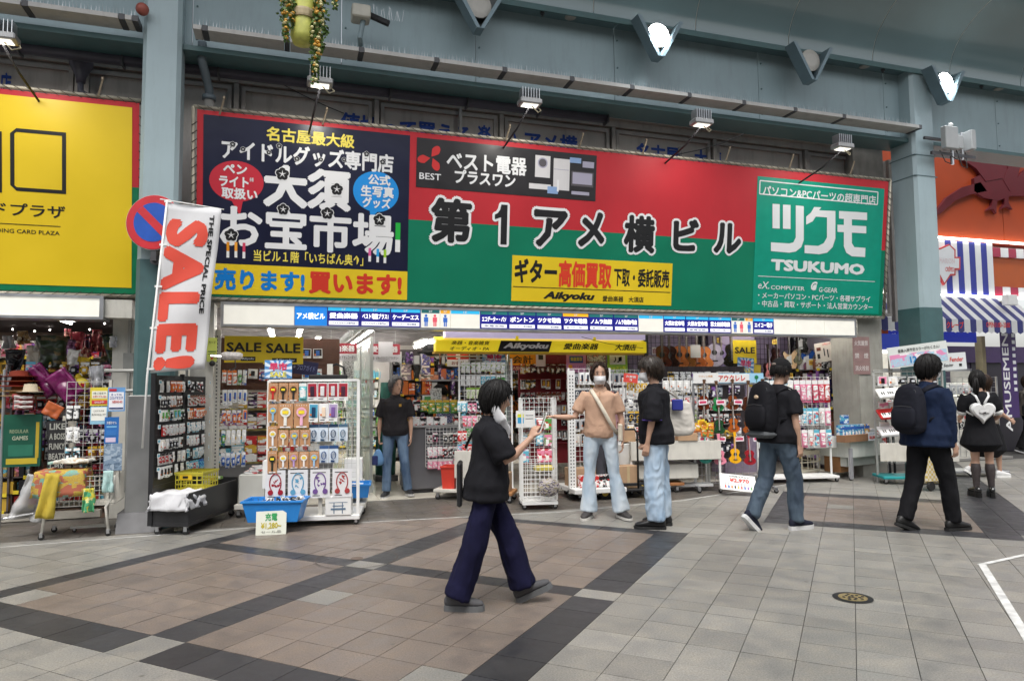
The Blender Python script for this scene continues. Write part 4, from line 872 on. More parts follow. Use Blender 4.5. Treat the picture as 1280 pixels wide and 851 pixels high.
def poster(name, label, cat, x0, y0, x1, y1, Y, base, items=(), tilt=0, th=.004, back=None):
 """flat sheet from photo corner (x0,y0) to (x1,y1) on the plane at depth Y; items are print: (text,(fx,fz),(fw,fh),mat,bold) or (colour,(fx0,fz0,fx1,fz1))"""
 a = P(x0, y0, Y); b = P(x1, y1, Y); w = b.x-a.x; cy = P((x0+x1)/2, (y0+y1)/2, Y); h = abs(P((x0+x1)/2, y0, Y).z-P((x0+x1)/2, y1, Y).z)
 t = thing(name, label, cat, (cy.x, Y, cy.z-h/2), rot=(0, tilt, 0))
 part('sheet', MB().box(-w/2, w/2, 0, th, 0, h), base if not isinstance(base, str) else mat(base, .45, var=.03), t)
 for n, it in enumerate(items):
  if len(it) == 2:
   c, (fx0, fz0, fx1, fz1) = it; yy = -.0015-.0006*n
   part('printed_block', MB().box(-w/2+fx0*w, -w/2+fx1*w, yy, -.0002, fz0*h, fz1*h), c if not isinstance(c, str) else mat(c, .45, var=0), t)
  else:
   s, (fx, fz), (fw, fh), m, bo = it[:5]
   text(t, s, -w/2+fx*w, fz*h, fw*w, fh*h, m, y=-.004-.0008*n, bold=bo, shear=it[5] if len(it) > 5 else 0)
 return t, w, h
def C_(h, e=0): return mat(h, .4, var=0, emit=e)
ang = math.atan2(1.07, .40)-math.pi/2
bk = thing('pegboard_trolley', 'black wheeled pegboard unit with low open box in front of the left pillar', 'display rack', (-1.33, 8.13, 0), ang)
BM = bk.matrix_basis.copy() if 0 else frame_m((-1.33, 8.13, 0), ang)
Lb = 1.16
mb = MB().bbox(0, .40, 0, Lb, .09, .13, .004).bbox(0, .40, 0, .025, .13, .40, .004).bbox(0, .40, Lb-.025, Lb, .13, .46, .004).bbox(.375, .40, .025, Lb-.025, .13, .43, .004).box(.025, .375, .026, Lb-.026, .30, .31)
WB = mat((.018, .018, .02), .45, var=.3, vs_=9, dirt=.05)
part('box', mb, WB, bk)
part('peg_back', MB().box(-.02, -.0, 0, Lb, .12, 1.66), WB, bk)
for y in (0, Lb*.5, Lb-.02): part('upright', MB().box(-.03, .018, y-.012, y+.014, .1, 1.68), BLACK, bk)
mb = MB();
for i in range(16): mb.box(.001, .005, .0, Lb, .5+i*.075, .505+i*.075)
part('peg_slot', mb, mat((.05, .05, .05), .4), bk)
for (x, y) in ((.05, .05), (.35, .05), (.05, Lb-.05), (.35, Lb-.05)): castor(bk, x, y)
MR = BM @ Matrix.Rotation(R(90), 4, 'Z')   # panel faces +X of the trolley
MP = BM @ Matrix.Translation((.02, 0, 0)) @ Matrix.Rotation(R(90), 4, 'Z')
rows = [1.60, 1.44, 1.29, 1.13, .98, .83, .69]
warm = (0, 1, 2, 10, 13, 12); cool = (0, 13, 8, 3, 11, 6)
for ri, z in enumerate(rows):
 hang_rows(MP, .07, .60, [z], 'black pegboard left half', 'packs on the black pegboard trolley', .066, ('card', 'pouch', 'phone'), warm if ri in (0, 1, 3) else (0, 13, 1, 11) if ri > 3 else cool, .125, .08, 31+ri, .02, first=ri+1)
 hang_rows(MP, .66, 1.12, [z], 'black pegboard right half', 'packs on the black pegboard trolley', .066, ('card', 'pouch', 'cable'), warm if ri in (0, 1, 2) else (3, 0, 13, 8), .115, .08, 51+ri, .02, first=ri+1)
for ri, z in enumerate(rows):
 for j, y in enumerate((.03, .625, 1.14)):
  put('tag', goods('tag', 'F0F0EE', '66B8D0', .05, .045), MP @ Matrix.Translation((y, -.03, z+.01)), 'small white price tag, %s row down on the %s post of the black pegboard' % (ORD[ri+1], ('front', 'middle', 'rear')[j]), 'price tags on the black pegboard')
def crate(name, label, M, w, d, h, m, rows_=3, cols=6, group=None):
 t = thing(name, label, 'crate', M.translation, group=group); t.matrix_world = M
 th = .008; base = MB().box(-w/2, w/2, -d/2, d/2, 0, th); part('base', base, m, t)
 for (ax, L_, off) in (('x', w, -d/2), ('x', w, d/2), ('y', d, -w/2), ('y', d, w/2)):
  mb = MB()
  def bx(a0, a1, z0, z1):
   if ax == 'x': mb.box(a0, a1, off-th/2, off+th/2, z0, z1)
   else: mb.box(off-th/2, off+th/2, a0, a1, z0, z1)
  zb, zt = th, h*.82; n = cols if ax == 'x' else max(2, int(cols*d/w))
  bx(-L_/2, L_/2, zt, h); bx(-L_/2, L_/2, zb, zb+h*.1)
  for i in range(n+1): x = -L_/2+L_*i/n; bx(max(-L_/2, x-L_*.014), min(L_/2, x+L_*.014), zb+h*.1, zt)
  for j in range(1, rows_): z = zb+h*.1+(zt-zb-h*.1)*j/rows_; bx(-L_/2, L_/2, z-h*.02, z+h*.02)
  part('wall', mb, m, t)
 part('rim', MB().box(-w/2-.012, w/2+.012, -d/2-.012, -d/2+.004, h-.018, h).box(-w/2-.012, w/2+.012, d/2-.004, d/2+.012, h-.018, h).box(-w/2-.012, -w/2+.004, -d/2, d/2, h-.018, h).box(w/2-.004, w/2+.012, -d/2, d/2, h-.018, h), m, t)
 return t
YC = mat((.62, .55, .06), .4, var=.06)
yc = crate('plastic_crate', 'yellow lattice plastic crate standing on the black trolley box', BM @ Matrix.Translation((.2, .56, .395)), .30, .36, .21, YC, 3, 5)
part('handle_plate', MB().bbox(-.1, .04, -.200, -.188, .13, .18, .003), mat((.75, .5, .02), .4), yc); part('handle_slot', MB().bbox(-.06, .0, -.204, -.199, .145, .17, .002), INK, yc)
def cloth(name, label, w, d, drop, m, M, seed=0, nx=26, ny=20, amp=.02, cat='cloth', over=.1):
 r = random.Random(seed); vs = []; fs = []
 for j in range(ny+1):
  for i in range(nx+1):
   x = (i/nx-.5)*(w+2*over); y = (j/ny-.5)*(d+2*over); z = 0
   ex = max(0, abs(x)-w/2); ey = max(0, abs(y)-d/2); e = max(ex, ey); z -= min(drop, e*(drop/over))
   k = .25 if e > 0 else 1
   X = math.copysign(min(abs(x), w/2+ex*.2), x); Y = math.copysign(min(abs(y), d/2+ey*.2), y)
   nz = noise.noise(Vector((x*9+seed, y*9, seed))); nz2 = noise.noise(Vector((x*22, y*22, seed+3)))
   z += amp*(nz+.5*nz2)*(1 if e == 0 else .3); X += amp*nz2*(e > 0)*1.2+amp*noise.noise(Vector((z*20, y*14, 1)))*(e > 0); Y += amp*nz*(e > 0)*1.2
   vs.append((X, Y, z))
 for j in range(ny):
  for i in range(nx): a = j*(nx+1)+i; fs.append((a, a+1, a+nx+2, a+nx+1))
 mb = MB().mat(m).add(vs, fs); me = mb.mesh(name, True); o = link(name, me); o.matrix_world = M
 md = o.modifiers.new('thickness', 'SOLIDIFY'); md.thickness = .002
 return tag(o, label, cat)
cloth('cloth', 'crumpled white cloth spread over the front of the black trolley box', .37, .34, .17, mat((.62, .62, .64), .8, var=.08, bump=.2), BM @ Matrix.Translation((.2, .15, .43)), 4, amp=.03, over=.13, nx=34, ny=30)
put('box', goods('box', '5A9E50', 'D8B040', .2, .03, .14), BM @ Matrix.Translation((.2, .98, .49)), 'flat green and yellow packets lying at the back end of the black trolley box', None)
sg_ = thing('pillar_guard', 'stainless steel guard box wrapped round the foot of the left pillar', 'pillar guard', (-1.4, 8.5, 0))
part('cladding', MB().bbox(-.24, .1, -.05, .3, .12, 1.45, .01), mat((.42, .43, .44), .3, .8, var=.15, vs_=3), sg_)
part('plinth', MB().prism([(-.16, 0), (.3, 0), (.3, .2), (-.07, .2)], 'x', -.3, .12), mat((.16, .16, .165), .6, .2, var=.2), sg_)
part('rail', MB().tube([(-.5, .1, 1.5), (.15, .1, 1.5)], .02, 8).tube([(-.5, .1, 1.72), (.15, .1, 1.72)], .02, 8), mat((.4, .4, .38), .4, .4), sg_, smooth=True)
angK = R(-10); KM = frame_m((-.19, 8.16, 0), angK)
kr = thing('wire_rack', 'white wheeled wire rack hung with fan cartons and phone accessories, in front of the shop', 'display rack', (-.19, 8.16, 0), angK)
KW = .97
for x in (0, KW): part('upright', MB().box(x-.016, x+.016, -.016, .016, .08, 1.60), WHITE, kr)
part('top_rail', MB().box(0, KW, -.015, .015, 1.585, 1.61), WHITE, kr)
mb = MB(); wire_panel(mb, .02, KW-.02, .42, 1.58, .05, .02); part('wire_grid', mb, mat((.6, .6, .58), .4, .2), kr)
part('base_tray', MB().bbox(-.02, KW+.02, -.03, .62, .06, .11, .005), WHITE, kr)
part('centre_post', MB().box(.54, .58, .0, .04, .1, .44).box(.62, .68, .02, .08, 1.58, 1.78), CREAM, kr)
for (x, y) in ((.02, .0), (KW-.02, .0), (.02, .58), (KW-.02, .58)): castor(kr, x, y, 0, .028)
part('side_panel', MB().box(-.06, -.02, .02, .5, .42, .72), WHITE, kr)
ci = 0; where = 'the white front wire rack'
def kput(kind, x, z, w, h, base, item, ri, lbl):
 global ci; ci += 1
 put(kind, goods(kind, base, item, w, h, .03), KM @ Matrix.Translation((x, -.02, z))@Matrix.Rotation(rr.uniform(-.03, .03), 4, 'Y'), lbl, 'goods on the white front wire rack')
fc = ['C83030', '303030', '303030', '66C8D0']
for i in range(3): kput('fan', .055+i*.108, 1.57, .1, .2, 'B98A62', fc[i], 1, 'brown carton with %s fan, top row of the white rack, %s from left' % (('red', 'charcoal', 'dark')[i], ORD[i+1]))
kput('pouch', .365, 1.57, .08, .2, '66C8D0', 'F0F0EE', 1, 'aqua hanging pack in the top row of the white rack')
for i in range(4): kput('phone', .47+i*.112, 1.57, .105, .2, 'A83040', ('403040', 'E0E0E0', 'D0D0D0', '503040')[i], 1, 'white and red pack with %s gadget, top row of white rack, %s of four' % (('purple-black', 'white', 'silver', 'plum')[i], ORD[i+1]))
kput('fan', .055, 1.34, .1, .2, 'B98A62', '90C0E0', 2, 'brown carton with light blue fan, second row of the white rack, at the left edge')
for i in range(2): kput('fan', .19+i*.17, 1.345, .16, .27, 'B98A62', ('F0F0E8', 'F0B8D0')[i], 2, 'large brown carton with %s handheld fan on the white rack' % ('white', 'pink')[i])
for i in range(3): kput('phone', .49+i*.105, 1.34, .1, .2, ('50A0C0', 'E8E8E8', 'B0A0C0')[i], ('204060', 'F0D8C0', '8060A0')[i], 2, 'white pack with %s window, second row of the white rack' % ('teal', 'pale', 'lilac')[i])
kput('fan', .055, 1.10, .1, .24, 'B98A62', 'F0F0F0', 3, 'tall brown carton with white fan, third row of the white rack, at the left edge')
for i in range(3): kput('fan', .17+i*.115, 1.055, .105, .18, 'B98A62', ('E8E0D0', '90B0C8', 'C0B8B0')[i], 3, 'small brown carton with %s fan, third row of the white rack' % ('cream', 'blue', 'grey')[i])
for i in range(4): kput('cable', .49+i*.105, 1.11, .1, .19, 'DCE6F0', ('305070', '406080', '304868', '507088')[i], 3, 'white and blue coiled hose pack, third row of white rack, %s of four' % ORD[i+1])
kput('fan', .055, .83, .1, .24, 'B98A62', '283028', 4, 'tall brown carton with dark green fan, fourth row of the white rack')
for i in range(4): kput('fan', .17+i*.11, .815, .1, .18, 'B98A62', ('F0F0F0', 'C0A0D0', 'F8F0E8', 'A0C8E8')[i], 4, 'small brown carton with %s fan, fourth row of the white rack' % ('white', 'lilac', 'ivory', 'sky blue')[i])
for i in range(2): kput('cable', .60+i*.105, .875, .1, .19, 'DCE6F0', ('406090', '305080')[i], 4, 'white and blue coiled hose pack, fourth row of the white rack, %s one' % ('left', 'right')[i])
def sheet_headphone(x, c, lbl):
 t = thing('print_sheet', lbl, 'poster', KM @ Vector((x, -.045, .31)), group='headphone sheets on the white rack'); t.rotation_euler = (0, 0, angK)
 part('sheet', MB().box(-.105, .105, 0, .004, 0, .31), mat((.75, .75, .76), .35, var=.03), t)
 m = C_(c); mb = MB(); pts = [(.06*math.cos(a), -.004, .17+.10*math.sin(a)) for a in [R(-50+i*20) for i in range(15)]]
 mb.tube(pts, .006, 5); part('printed_headband', mb, m, t)
 mb = MB().lathe([(.028, -.008), (.028, 0)], 14, (.055, 0, .07), 'y').lathe([(.028, -.008), (.028, 0)], 14, (-.05, 0, .07), 'y'); part('printed_earcup', mb, m, t)
 part('printed_caption', MB().box(-.08, .06, -.0015, 0, .27, .28).box(-.08, .0, -.0015, 0, .02, .028), DKGREY, t)
 mb = MB()
 rj = random.Random(c)
 for i in range(9): a, b = rj.uniform(-.04, .04), rj.uniform(.12, .22); mb.add([(a, -.0025-.0001*i, b), (a+rj.uniform(.01, .035), -.0025-.0001*i, b+rj.uniform(-.01, .03)), (a+rj.uniform(-.02, .01), -.0025-.0001*i, b+.03)], [(0, 1, 2)])
 part('printed_figure', mb, C_(c), t)
for i, (c, n_) in enumerate((('A02030', 'dark and red'), ('60A0C0', 'pale blue'), ('705090', 'purple'), ('A84040', 'crimson'))): sheet_headphone(.09+i*.237, c, 'white sheet printed with %s headphones along the bottom of the white rack' % n_)
BLU_P = mat((.02, .22, .62), .35, var=.05)
def basket(M, w, d, h, m, label, name='plastic_basket'):
 t = thing(name, label, 'basket', M.translation); t.matrix_world = M; a = .82
 mb = MB(); o_ = [(-w/2, -d/2), (w/2, -d/2), (w/2, d/2), (-w/2, d/2)]; i_ = [(x*a, y*a) for x, y in o_]
 v = [(x, y, 0) for x, y in i_]+[(x, y, h) for x, y in o_]+[(x*.96, y*.96, h) for x, y in o_]+[(x*.95, y*.95, .008) for x, y in i_]
 f = [(3, 2, 1, 0)]+[(k, (k+1) % 4, 4+(k+1) % 4, 4+k) for k in range(4)]+[(4+k, 4+(k+1) % 4, 8+(k+1) % 4, 8+k) for k in range(4)]+[(8+k, 8+(k+1) % 4, 12+(k+1) % 4, 12+k) for k in range(4)]+[(12, 13, 14, 15)]
 mb.add(v, f); part('tub', mb, m, t)
 part('rim', MB().bbox(-w/2-.012, w/2+.012, -d/2-.012, -d/2+.01, h-.02, h+.004, .003).bbox(-w/2-.012, w/2+.012, d/2-.01, d/2+.012, h-.02, h+.004, .003).bbox(-w/2-.012, -w/2+.01, -d/2+.01, d/2-.01, h-.02, h+.004, .003).bbox(w/2-.01, w/2+.012, -d/2+.01, d/2-.01, h-.02, h+.004, .003), m, t)
 return t
basket(KM @ Matrix.Translation((.13, -.2, .115)) @ Matrix.Rotation(-.08, 4, 'Z'), .62, .32, .22, BLU_P, 'bright blue plastic tub of small bagged parts at the foot of the white rack')
for i in range(9):
 put('pouch', goods('pouch', ('B0B4B8', '303848', 'E8E4DA')[i % 3], '1E1E22', .1, .1, .03, i), KM @ Matrix.Translation((-.1+i*.058, -.24+.03*(i % 3), .31)) @ Matrix.Rotation(R(55+i*5), 4, 'X') @ Matrix.Rotation(i*.4, 4, 'Z'), 'small bagged part, %s from left in the bright blue tub' % ORD[i+1], 'bagged parts in the blue tub')
t = thing('price_sheet', 'white A4 price sheet with green and yellow print propped against the blue tub', 'sign', KM @ Vector((.12, -.40, .0)), angK+.05, rot=(R(-8), 0, angK+.1))
part('sheet', MB().box(-.15, .15, 0, .004, 0, .24), mat((.74, .76, .66), .4, var=.05), t); text(t, '充電', -.0, .18, .12, .08, C_('40A060'), bold=.03); text(t, '¥1,280~', 0, .09, .2, .07, C_('C0B030'), bold=.03); text(t, 'セール品', -.0, .03, .2, .025, INK, bold=.0)
mb = MB().mat(WHITE).bbox(-.14, .14, -.1, .1, 0, .21, .006).mat(C_('607890')).box(-.08, .08, -.103, -.1, .06, .08).box(-.06, .06, -.103, -.1, .10, .11).box(-.1, .1, -.103, -.1, .14, .145).box(-.05, -.04, -.103, -.1, .02, .14).box(.04, .05, -.103, -.1, .02, .14)
o = part('appliance_carton', mb); tag(o, 'white carton printed with a small folding table on the tray of the white rack', 'carton'); o.matrix_world = KM @ Matrix.Translation((.76, .06, .112))
mb = MB().mat(BLACK).tube([(-.1, 0, 0), (-.08, 0, .12), (0, 0, .16), (.08, 0, .12), (.1, 0, 0)], .012, 6).bbox(-.3, .12, -.03, .06, -.01, .04, .01)
o = part('black_device', mb, None); tag(o, 'black electronic device with carry handle resting on top of the white rack', 'electronics'); o.matrix_world = KM @ Matrix.Translation((.72, .04, 1.62))
wc = thing('white_cart', 'low white cart with clear sided tub, between the black trolley and ink shelf', 'cart', (-.33, 9.15, 0), R(-15))
part('tray', MB().bbox(-.16, .2, -.35, .4, .1, .16, .006), CREAM, wc); part('tub', MB().bbox(-.13, .17, -.3, .35, .165, .5, .01), mat((.6, .6, .56), .35, var=.05), wc)
for (x, y) in ((-.12, -.3), (.16, -.3), (-.12, .35), (.16, .35)): castor(wc, x, y)
for i in range(3): put('box', goods('box', 'F0F0EE', 'B0B4B8', .16, .025+.0*i, .2), frame_m((-.36+.02*i, 9.1, .53+.026*i+.0), .2*i-.2), 'flat white booklet box, %s up in the pile on the low white cart' % ORD[i+1], 'booklets on the low white cart')
cart2 = thing('white_cart', 'low white cart with blue tub and box just behind the white front rack', 'cart', (.80, 8.92, 0), R(-8))
part('tray', MB().bbox(-.2, .16, -.35, .35, .08, .14, .006), CREAM, cart2); part('carton', MB().bbox(-.12, .1, .1, .34, .35, .62, .004).bbox(-.14, .12, -.1, .34, .145, .34, .004), WHITE, cart2)
for (x, y) in ((-.15, -.3), (.12, -.3), (.12, .3)): castor(cart2, x, y)
basket(frame_m((.84, 8.72, .2), R(-8)), .28, .34, .16, BLU_P, 'small blue tub of cables on the cart behind the white rack')
post = thing('slotted_post', 'cream slotted metal post with side hooks left of the ink cartridge shelf', 'post', (-.84, 9.42, 0))
part('post', MB().box(-.035, .045, -.04, .0, 0, 2.25), CREAM, post); mb = MB()
for i in range(40): mb.box(-.004, .012, -.0415, -.04, .4+i*.045, .42+i*.045)
part('slot', mb, DKGREY, post)
SPM = frame_m((-.78, 9.40, 0), R(18))
hang_rows(SPM, .0, .32, [1.75, 1.5, 1.25, 1.0, .72], 'cream slotted post', 'packs beside the cream slotted post', .062, ('card', 'pouch', 'phone'), (3, 10, 13, 6, 1), .19, .05, 77, .03)
ink = thing('cartridge_shelf', 'pale shelf of stacked ink cartridge boxes over a grey cabinet', 'shelf', (-.95, 10.6, 0))
part('back_panel', MB().box(0, 1.6, .3, .33, 0, 1.5), CREAM, ink); part('cabinet', MB().bbox(0, 1.6, -.08, .3, .04, .46, .006), mat((.16, .16, .165), .5, var=.05), ink)
for x in (.4, .8, 1.2): part('door_gap', MB().box(x-.002, x+.002, -.083, -.078, .06, .44), BLACK, ink)
for z in (.47, .93, 1.22): part('shelf_board', MB().box(0, 1.6, -.05, .3, z, z+.02), CREAM, ink); part('label_strip', MB().box(0, 1.6, -.058, -.05, z-.01, z+.02), mat((.6, .55, .2), .5, var=.3, vs_=20), ink)
IM = frame_m((-.95, 10.6, 0), 0)
shelf_rows(IM, .05, 1.55, [1.24], 'ink cartridge shelf upper level', 'ink boxes on the cartridge shelf', .125, (0, 1, 9, 3), .22, .1, 5, 4, .1)
shelf_rows(IM, .05, 1.55, [.95], 'ink cartridge shelf middle level', 'ink boxes on the cartridge shelf', .125, (9, 0, 14, 12), .22, .1, 6, 4, .12)
shelf_rows(IM, .05, 1.55, [.49], 'ink cartridge shelf lower level', 'ink boxes on the cartridge shelf', .17, (2, 2, 3, 8), .36, .12, 8, 3, .05)
gp = thing('brown_grid_panel', 'brown wire grid wall above the ink cartridge shelf', 'display panel', (-.95, 10.85, 1.5)); mb = MB(); wire_panel(mb, 0, 1.7, .0, .75, .06); part('wire_grid', mb, mat((.1, .04, .025), .5), gp); part('backing', MB().box(0, 1.7, .03, .05, 0, .75), mat((.12, .055, .035), .7, var=.2), gp)
hang_rows(frame_m((-.95, 10.82, 0), 0), .25, 1.5, [2.1, 1.8], 'brown grid wall', 'packs on the brown grid wall', .15, ('card', 'phone'), (3, 4, 8, 13), .17, .35, 15, .03)
def packed(name, label, M, w, z0, z1, rows_, seed, pals, d=.3, n=None, parts_frame=True):
 r = random.Random(seed); mb = MB(); hz = (z1-z0)/rows_
 ms = [printed(PAL[a], PAL[b], PAL[c], r.choice((14, 22, 30)), i) for i, (a, b, c) in enumerate([(r.choice(pals), r.choice(pals), r.choice((13, 4, 5))) for _ in range(7)])]+[mat(PAL[r.choice(pals)], .4, var=.1) for _ in range(4)]
 t = thing(name, label, 'shelf', M.translation); t.matrix_world = M
 fm = MB().box(0, w, d, d+.02, z0-.1, z1)
 for j in range(rows_): fm.box(0, w, 0, d, z0+j*hz-.012, z0+j*hz)
 for x in (0, w-.02): fm.box(x, x+.02, 0, d, 0, z1)
 part('frame', fm, CREAM if seed % 2 else mat((.12, .10, .10), .5), t)
 for j in range(rows_):
  x = .03
  while x < w-.06:
   ww = r.uniform(.04, .13); hh = hz*r.uniform(.5, .93); mb.mat(r.choice(ms)); y = r.uniform(.0, .06)
   if r.random() < .25: mb.lathe([(ww*.35, 0), (ww*.4, hh*.2), (ww*.4, hh*.7), (ww*.2, hh)], 7, (x+ww/2, y+.05, z0+j*hz))
   else: mb.box(x, x+ww*.94, y, y+.15, z0+j*hz, z0+j*hz+hh)
   if r.random() < .2: mb.mat(mat('F2D838', .5, var=0)).box(x, x+.06, -.02, -.018, z0+j*hz-.03, z0+j*hz+.015)
   x += ww
 tag(part('packed_goods', mb, None, t), kind='stuff'); return t
ALL = tuple(range(16))
packed('goods_shelf', 'tall crowded shelf of boxes behind the red hanging signs, left of the corridor', frame_m((-.9, 12.6, 0), 0), 1.5, .3, 2.2, 7, 3, ALL)
packed('goods_shelf', 'crowded shelf of electronics on the right of the corridor behind the grey-haired man', frame_m((1.75, 12.3, 0), 0), 1.4, .3, 2.2, 7, 4, (3, 4, 4, 14, 9, 0, 10, 2))
packed('goods_shelf', 'crowded shelf deep behind the cashier under the yellow sign', frame_m((3.3, 12.9, 0), 0), 2.0, .2, 2.3, 8, 5, (2, 4, 4, 12, 10, 1, 0))
packed('goods_shelf', 'crowded shelf deep behind the white racks in the middle of the shop', frame_m((5.3, 12.2, 0), 0), 2.2, .2, 2.2, 8, 7, (0, 13, 8, 4, 1, 11))
packed('goods_shelf', 'crowded shelf deep behind the ukulele rack', frame_m((7.5, 12.4, 0), 0), 1.8, .2, 2.0, 8, 8, (4, 9, 12, 10, 0, 7))
packed('goods_shelf', 'narrow crowded shelf against the right wall behind the recorders', frame_m((8.9, 10.6, 0), R(-80)), .9, .2, 2.0, 8, 10, (4, 12, 0, 9, 11))
packed('goods_shelf', 'bright crowded shelf closing the far end of the corridor', frame_m((-.4, 17.6, 0), 0), 2.6, .1, 2.0, 8, 9, (0, 8, 13, 11, 6, 1, 3))
gl = thing('glass_partition', 'row of pale glass doors along the left side of the corridor', 'partition', (1.16, 10.3, 0))
GLM = mat((.62, .72, .68), .1, var=.03, alpha=.75)
for i in range(3): part('glass_door', MB().box(.0, .012, i*1.5, i*1.5+1.44, .05, 2.2), GLM, gl); part('door_frame', MB().box(-.015, .03, i*1.5-.03, i*1.5+.0, 0, 2.25).box(-.015, .03, i*1.5, i*1.5+1.47, 2.2, 2.25).box(-.015, .03, i*1.5, i*1.5+1.47, 0, .05), mat((.5, .52, .5), .4, .5), gl)
gt = thing('green_stand', 'dark green covered stand on the right of the corridor', 'stand', (1.55, 11.6, 0)); part('cover', MB().lathe([(.16, .1), (.17, .5), (.12, 1.1), (.08, 1.6)], 10), mat((.01, .10, .075), .7, var=.2, bump=.3), gt, smooth=True); part('base', MB().bbox(-.18, .18, -.18, .18, 0, .1, .01), DKGREY, gt)
bm_ = thing('corridor_barrier', 'steel tube barrier frames standing along the corridor', 'barrier', (1.05, 11.9, 0)); part('tube', MB().tube([(0, 0, 0), (0, 0, .9), (.0, .9, .9), (0, .9, 0)], .018, 8).tube([(0, 0, .45), (0, .9, .45)], .014, 6).tube([(-.1, 0, .01), (.3, 0, .01)], .014, 6), CHROME, bm_)
REDS = mat((.36, .02, .04), .45, var=.04); WS = mat((.7, .68, .7), .45, var=.04)
def hang_sign(x0, y0, x1, y1, Y, st, lbl, sub=None):
 t, w, h = poster('hanging_sign', lbl, 'sign', x0, y0, x1, y1, Y, REDS, [(st, (.5, .5), (.86, .62), INKW, .03)])
 part('hanger', MB().box(-w*.35, -w*.34, 0, .003, h, h+.25).box(w*.34, w*.35, 0, .003, h, h+.25), STEEL, t)
 if sub: part('sub_panel', MB().box(-w/2, w/2, 0, .004, -h*.7, -.004), WS, t); text(t, sub, 0, -h*.35, w*.9, h*.36, INK, bold=.01)
 return t
hang_sign(408, 429, 446, 442, 11.5, '愛曲楽器', 'red hanging sign left of the corridor with full white characters', 'オーディオ・ビデオレコーダー')
hang_sign(462, 430, 500, 443, 11.2, '愛　　器', 'red hanging sign over the corridor partly covered by a blank white card', '楽器・メディアパソコンアクセサリー')
poster('blank_card', 'blank greyish white card hanging in front of the second red sign', 'card', 473, 427, 491, 446, 11.0, WS)
poster('blank_card', 'blank brownish card hung before the row of guitars', 'card', 863, 431, 876, 447, 10.0, mat((.42, .40, .37), .5))
t, w, h = poster('sale_banner', 'left of the two yellow sale banners hung under the light box', 'banner', 281, 420, 329, 453, 9.4, mat((.75, .55, .02), .45, var=.04), [('SALE', (.5, .58), (.9, .36), INK, .03), (INK, (.42, .06, .8, .22)), ('Aikyoku', (.61, .14), (.32, .1), INKW, .02, .2)])
t, w, h = poster('sale_banner', 'right of the two yellow sale banners hung under the light box', 'banner', 329.5, 421, 379, 455, 9.39, mat((.75, .55, .02), .45, var=.04), [('SALE', (.5, .58), (.86, .36), INK, .03), (INK, (.22, .06, .84, .22)), ('Aikyoku', (.53, .14), (.5, .1), INKW, .02, .2)])
def burst(lbl, x0, y0, x1, y1, Y, tilt=0):
 t, w, h = poster('starburst_sign', lbl, 'sign', x0, y0, x1, y1, Y, mat((.10, .30, .62), .45, var=0), (), tilt)
 mb = MB()
 for i in range(12):
  a = 2*math.pi*i/12; b = a+.26
  def e(q):
   c, s = math.cos(q), math.sin(q); f = min(.49*w/max(abs(c), 1e-3), .47*h/max(abs(s), 1e-3)); return (c*f, -.002, h/2+s*f)
  mb.add([(0, -.002, h/2), e(a), e(b)], [(0, 2, 1)])
 part('printed_ray', mb, mat((.75, .85, .95), .45, var=0), t)
 text(t, '早市', 0, h*.64, w*.66, h*.44, mat((.75, .06, .16), .4, var=0), y=-.005, bold=.05); text(t, 'SALE', 0, h*.22, w*.6, h*.28, mat((.85, .75, .1), .4, var=0), y=-.005, bold=.04)
 return t
burst('blue and white starburst sale sign clipped on top of the white front rack', 331, 450, 365, 473, 8.3); burst('blue and white starburst sale sign hanging left of the orange cashier sign', 603, 440, 632, 461, 9.6); burst('blue and white starburst sale sign hung on the yellow sale poster by the guitars', 921, 447, 942, 467, 9.55, R(4))
poster('arrow_sign', 'dark navy sign with white arrow print behind the starburst sign', 'sign', 362, 451, 396, 468, 9.6, mat((.03, .03, .10), .4), [('⇒ フロアガイド', (.5, .5), (.8, .4), C_('A0B0E0'), .0)], R(8))
for (x0, y0, x1, y1, c, lb_) in ((362, 453, 380, 462, 'B0D0E0', 'small pale blue notice'), (428, 451, 442, 475, 'C8C8C8', 'white notice with lines of print')): poster('notice', '%s left of the corridor under the red signs' % lb_, 'notice', x0, y0, x1, y1, 11.3, printed('E8E8E8', '909090', c, 60, 2))
poster('notice', 'small white notice with red heading on the corridor glass', 'notice', 457, 475, 468, 492, 10.9, C_('E8E8E8'), [('C83030', (0, .8, 1, 1)), ('C83030', (.3, .15, .7, .5))])
ys = thing('yellow_sign', 'long yellow lit sign with black and yellow lettering under the light box', 'sign', (0, 9.42, 0))
za, zb_ = P(676, 426, 9.42).z, P(676, 440, 9.42).z; xa, xb = P(545, 430, 9.42).x, P(808, 430, 9.42).x
YL = mat((.80, .62, .02), .4, var=.03, emit=.25)
part('body', MB().prism([(0, zb_), (.0, za), (.16, za+.05), (.16, zb_)], 'x', xa, xb), YL, ys); part('ledge', MB().box(xa-.02, xb-.04, -.01, .16, zb_-.03, zb_-.002), mat((.5, .3, .02), .5), ys)
part('lamp_cover', MB().box(xa+.12, xb-.05, -.06, .1, za+.03, za+.12), mat((.50, .44, .62), .4, var=.04, emit=.35), ys)
for x in (.35, .72): part('clip', MB().box(xa+(xb-xa)*x, xa+(xb-xa)*x+.04, -.07, -.03, za-.0, za+.06), YL, ys)
def yt(s, x0, x1, yc_, hp, m, b=.02, sh=.25, yy=-.004): k = depth(P((x0+x1)/2, 430, 9.42))/F; text(ys, s, (P(x0, yc_, 9.42).x+P(x1, yc_, 9.42).x)/2, P((x0+x1)/2, yc_, 9.42).z, P(x1, yc_, 9.42).x-P(x0, yc_, 9.42).x, hp*k, m, y=yy, bold=b, shear=sh)
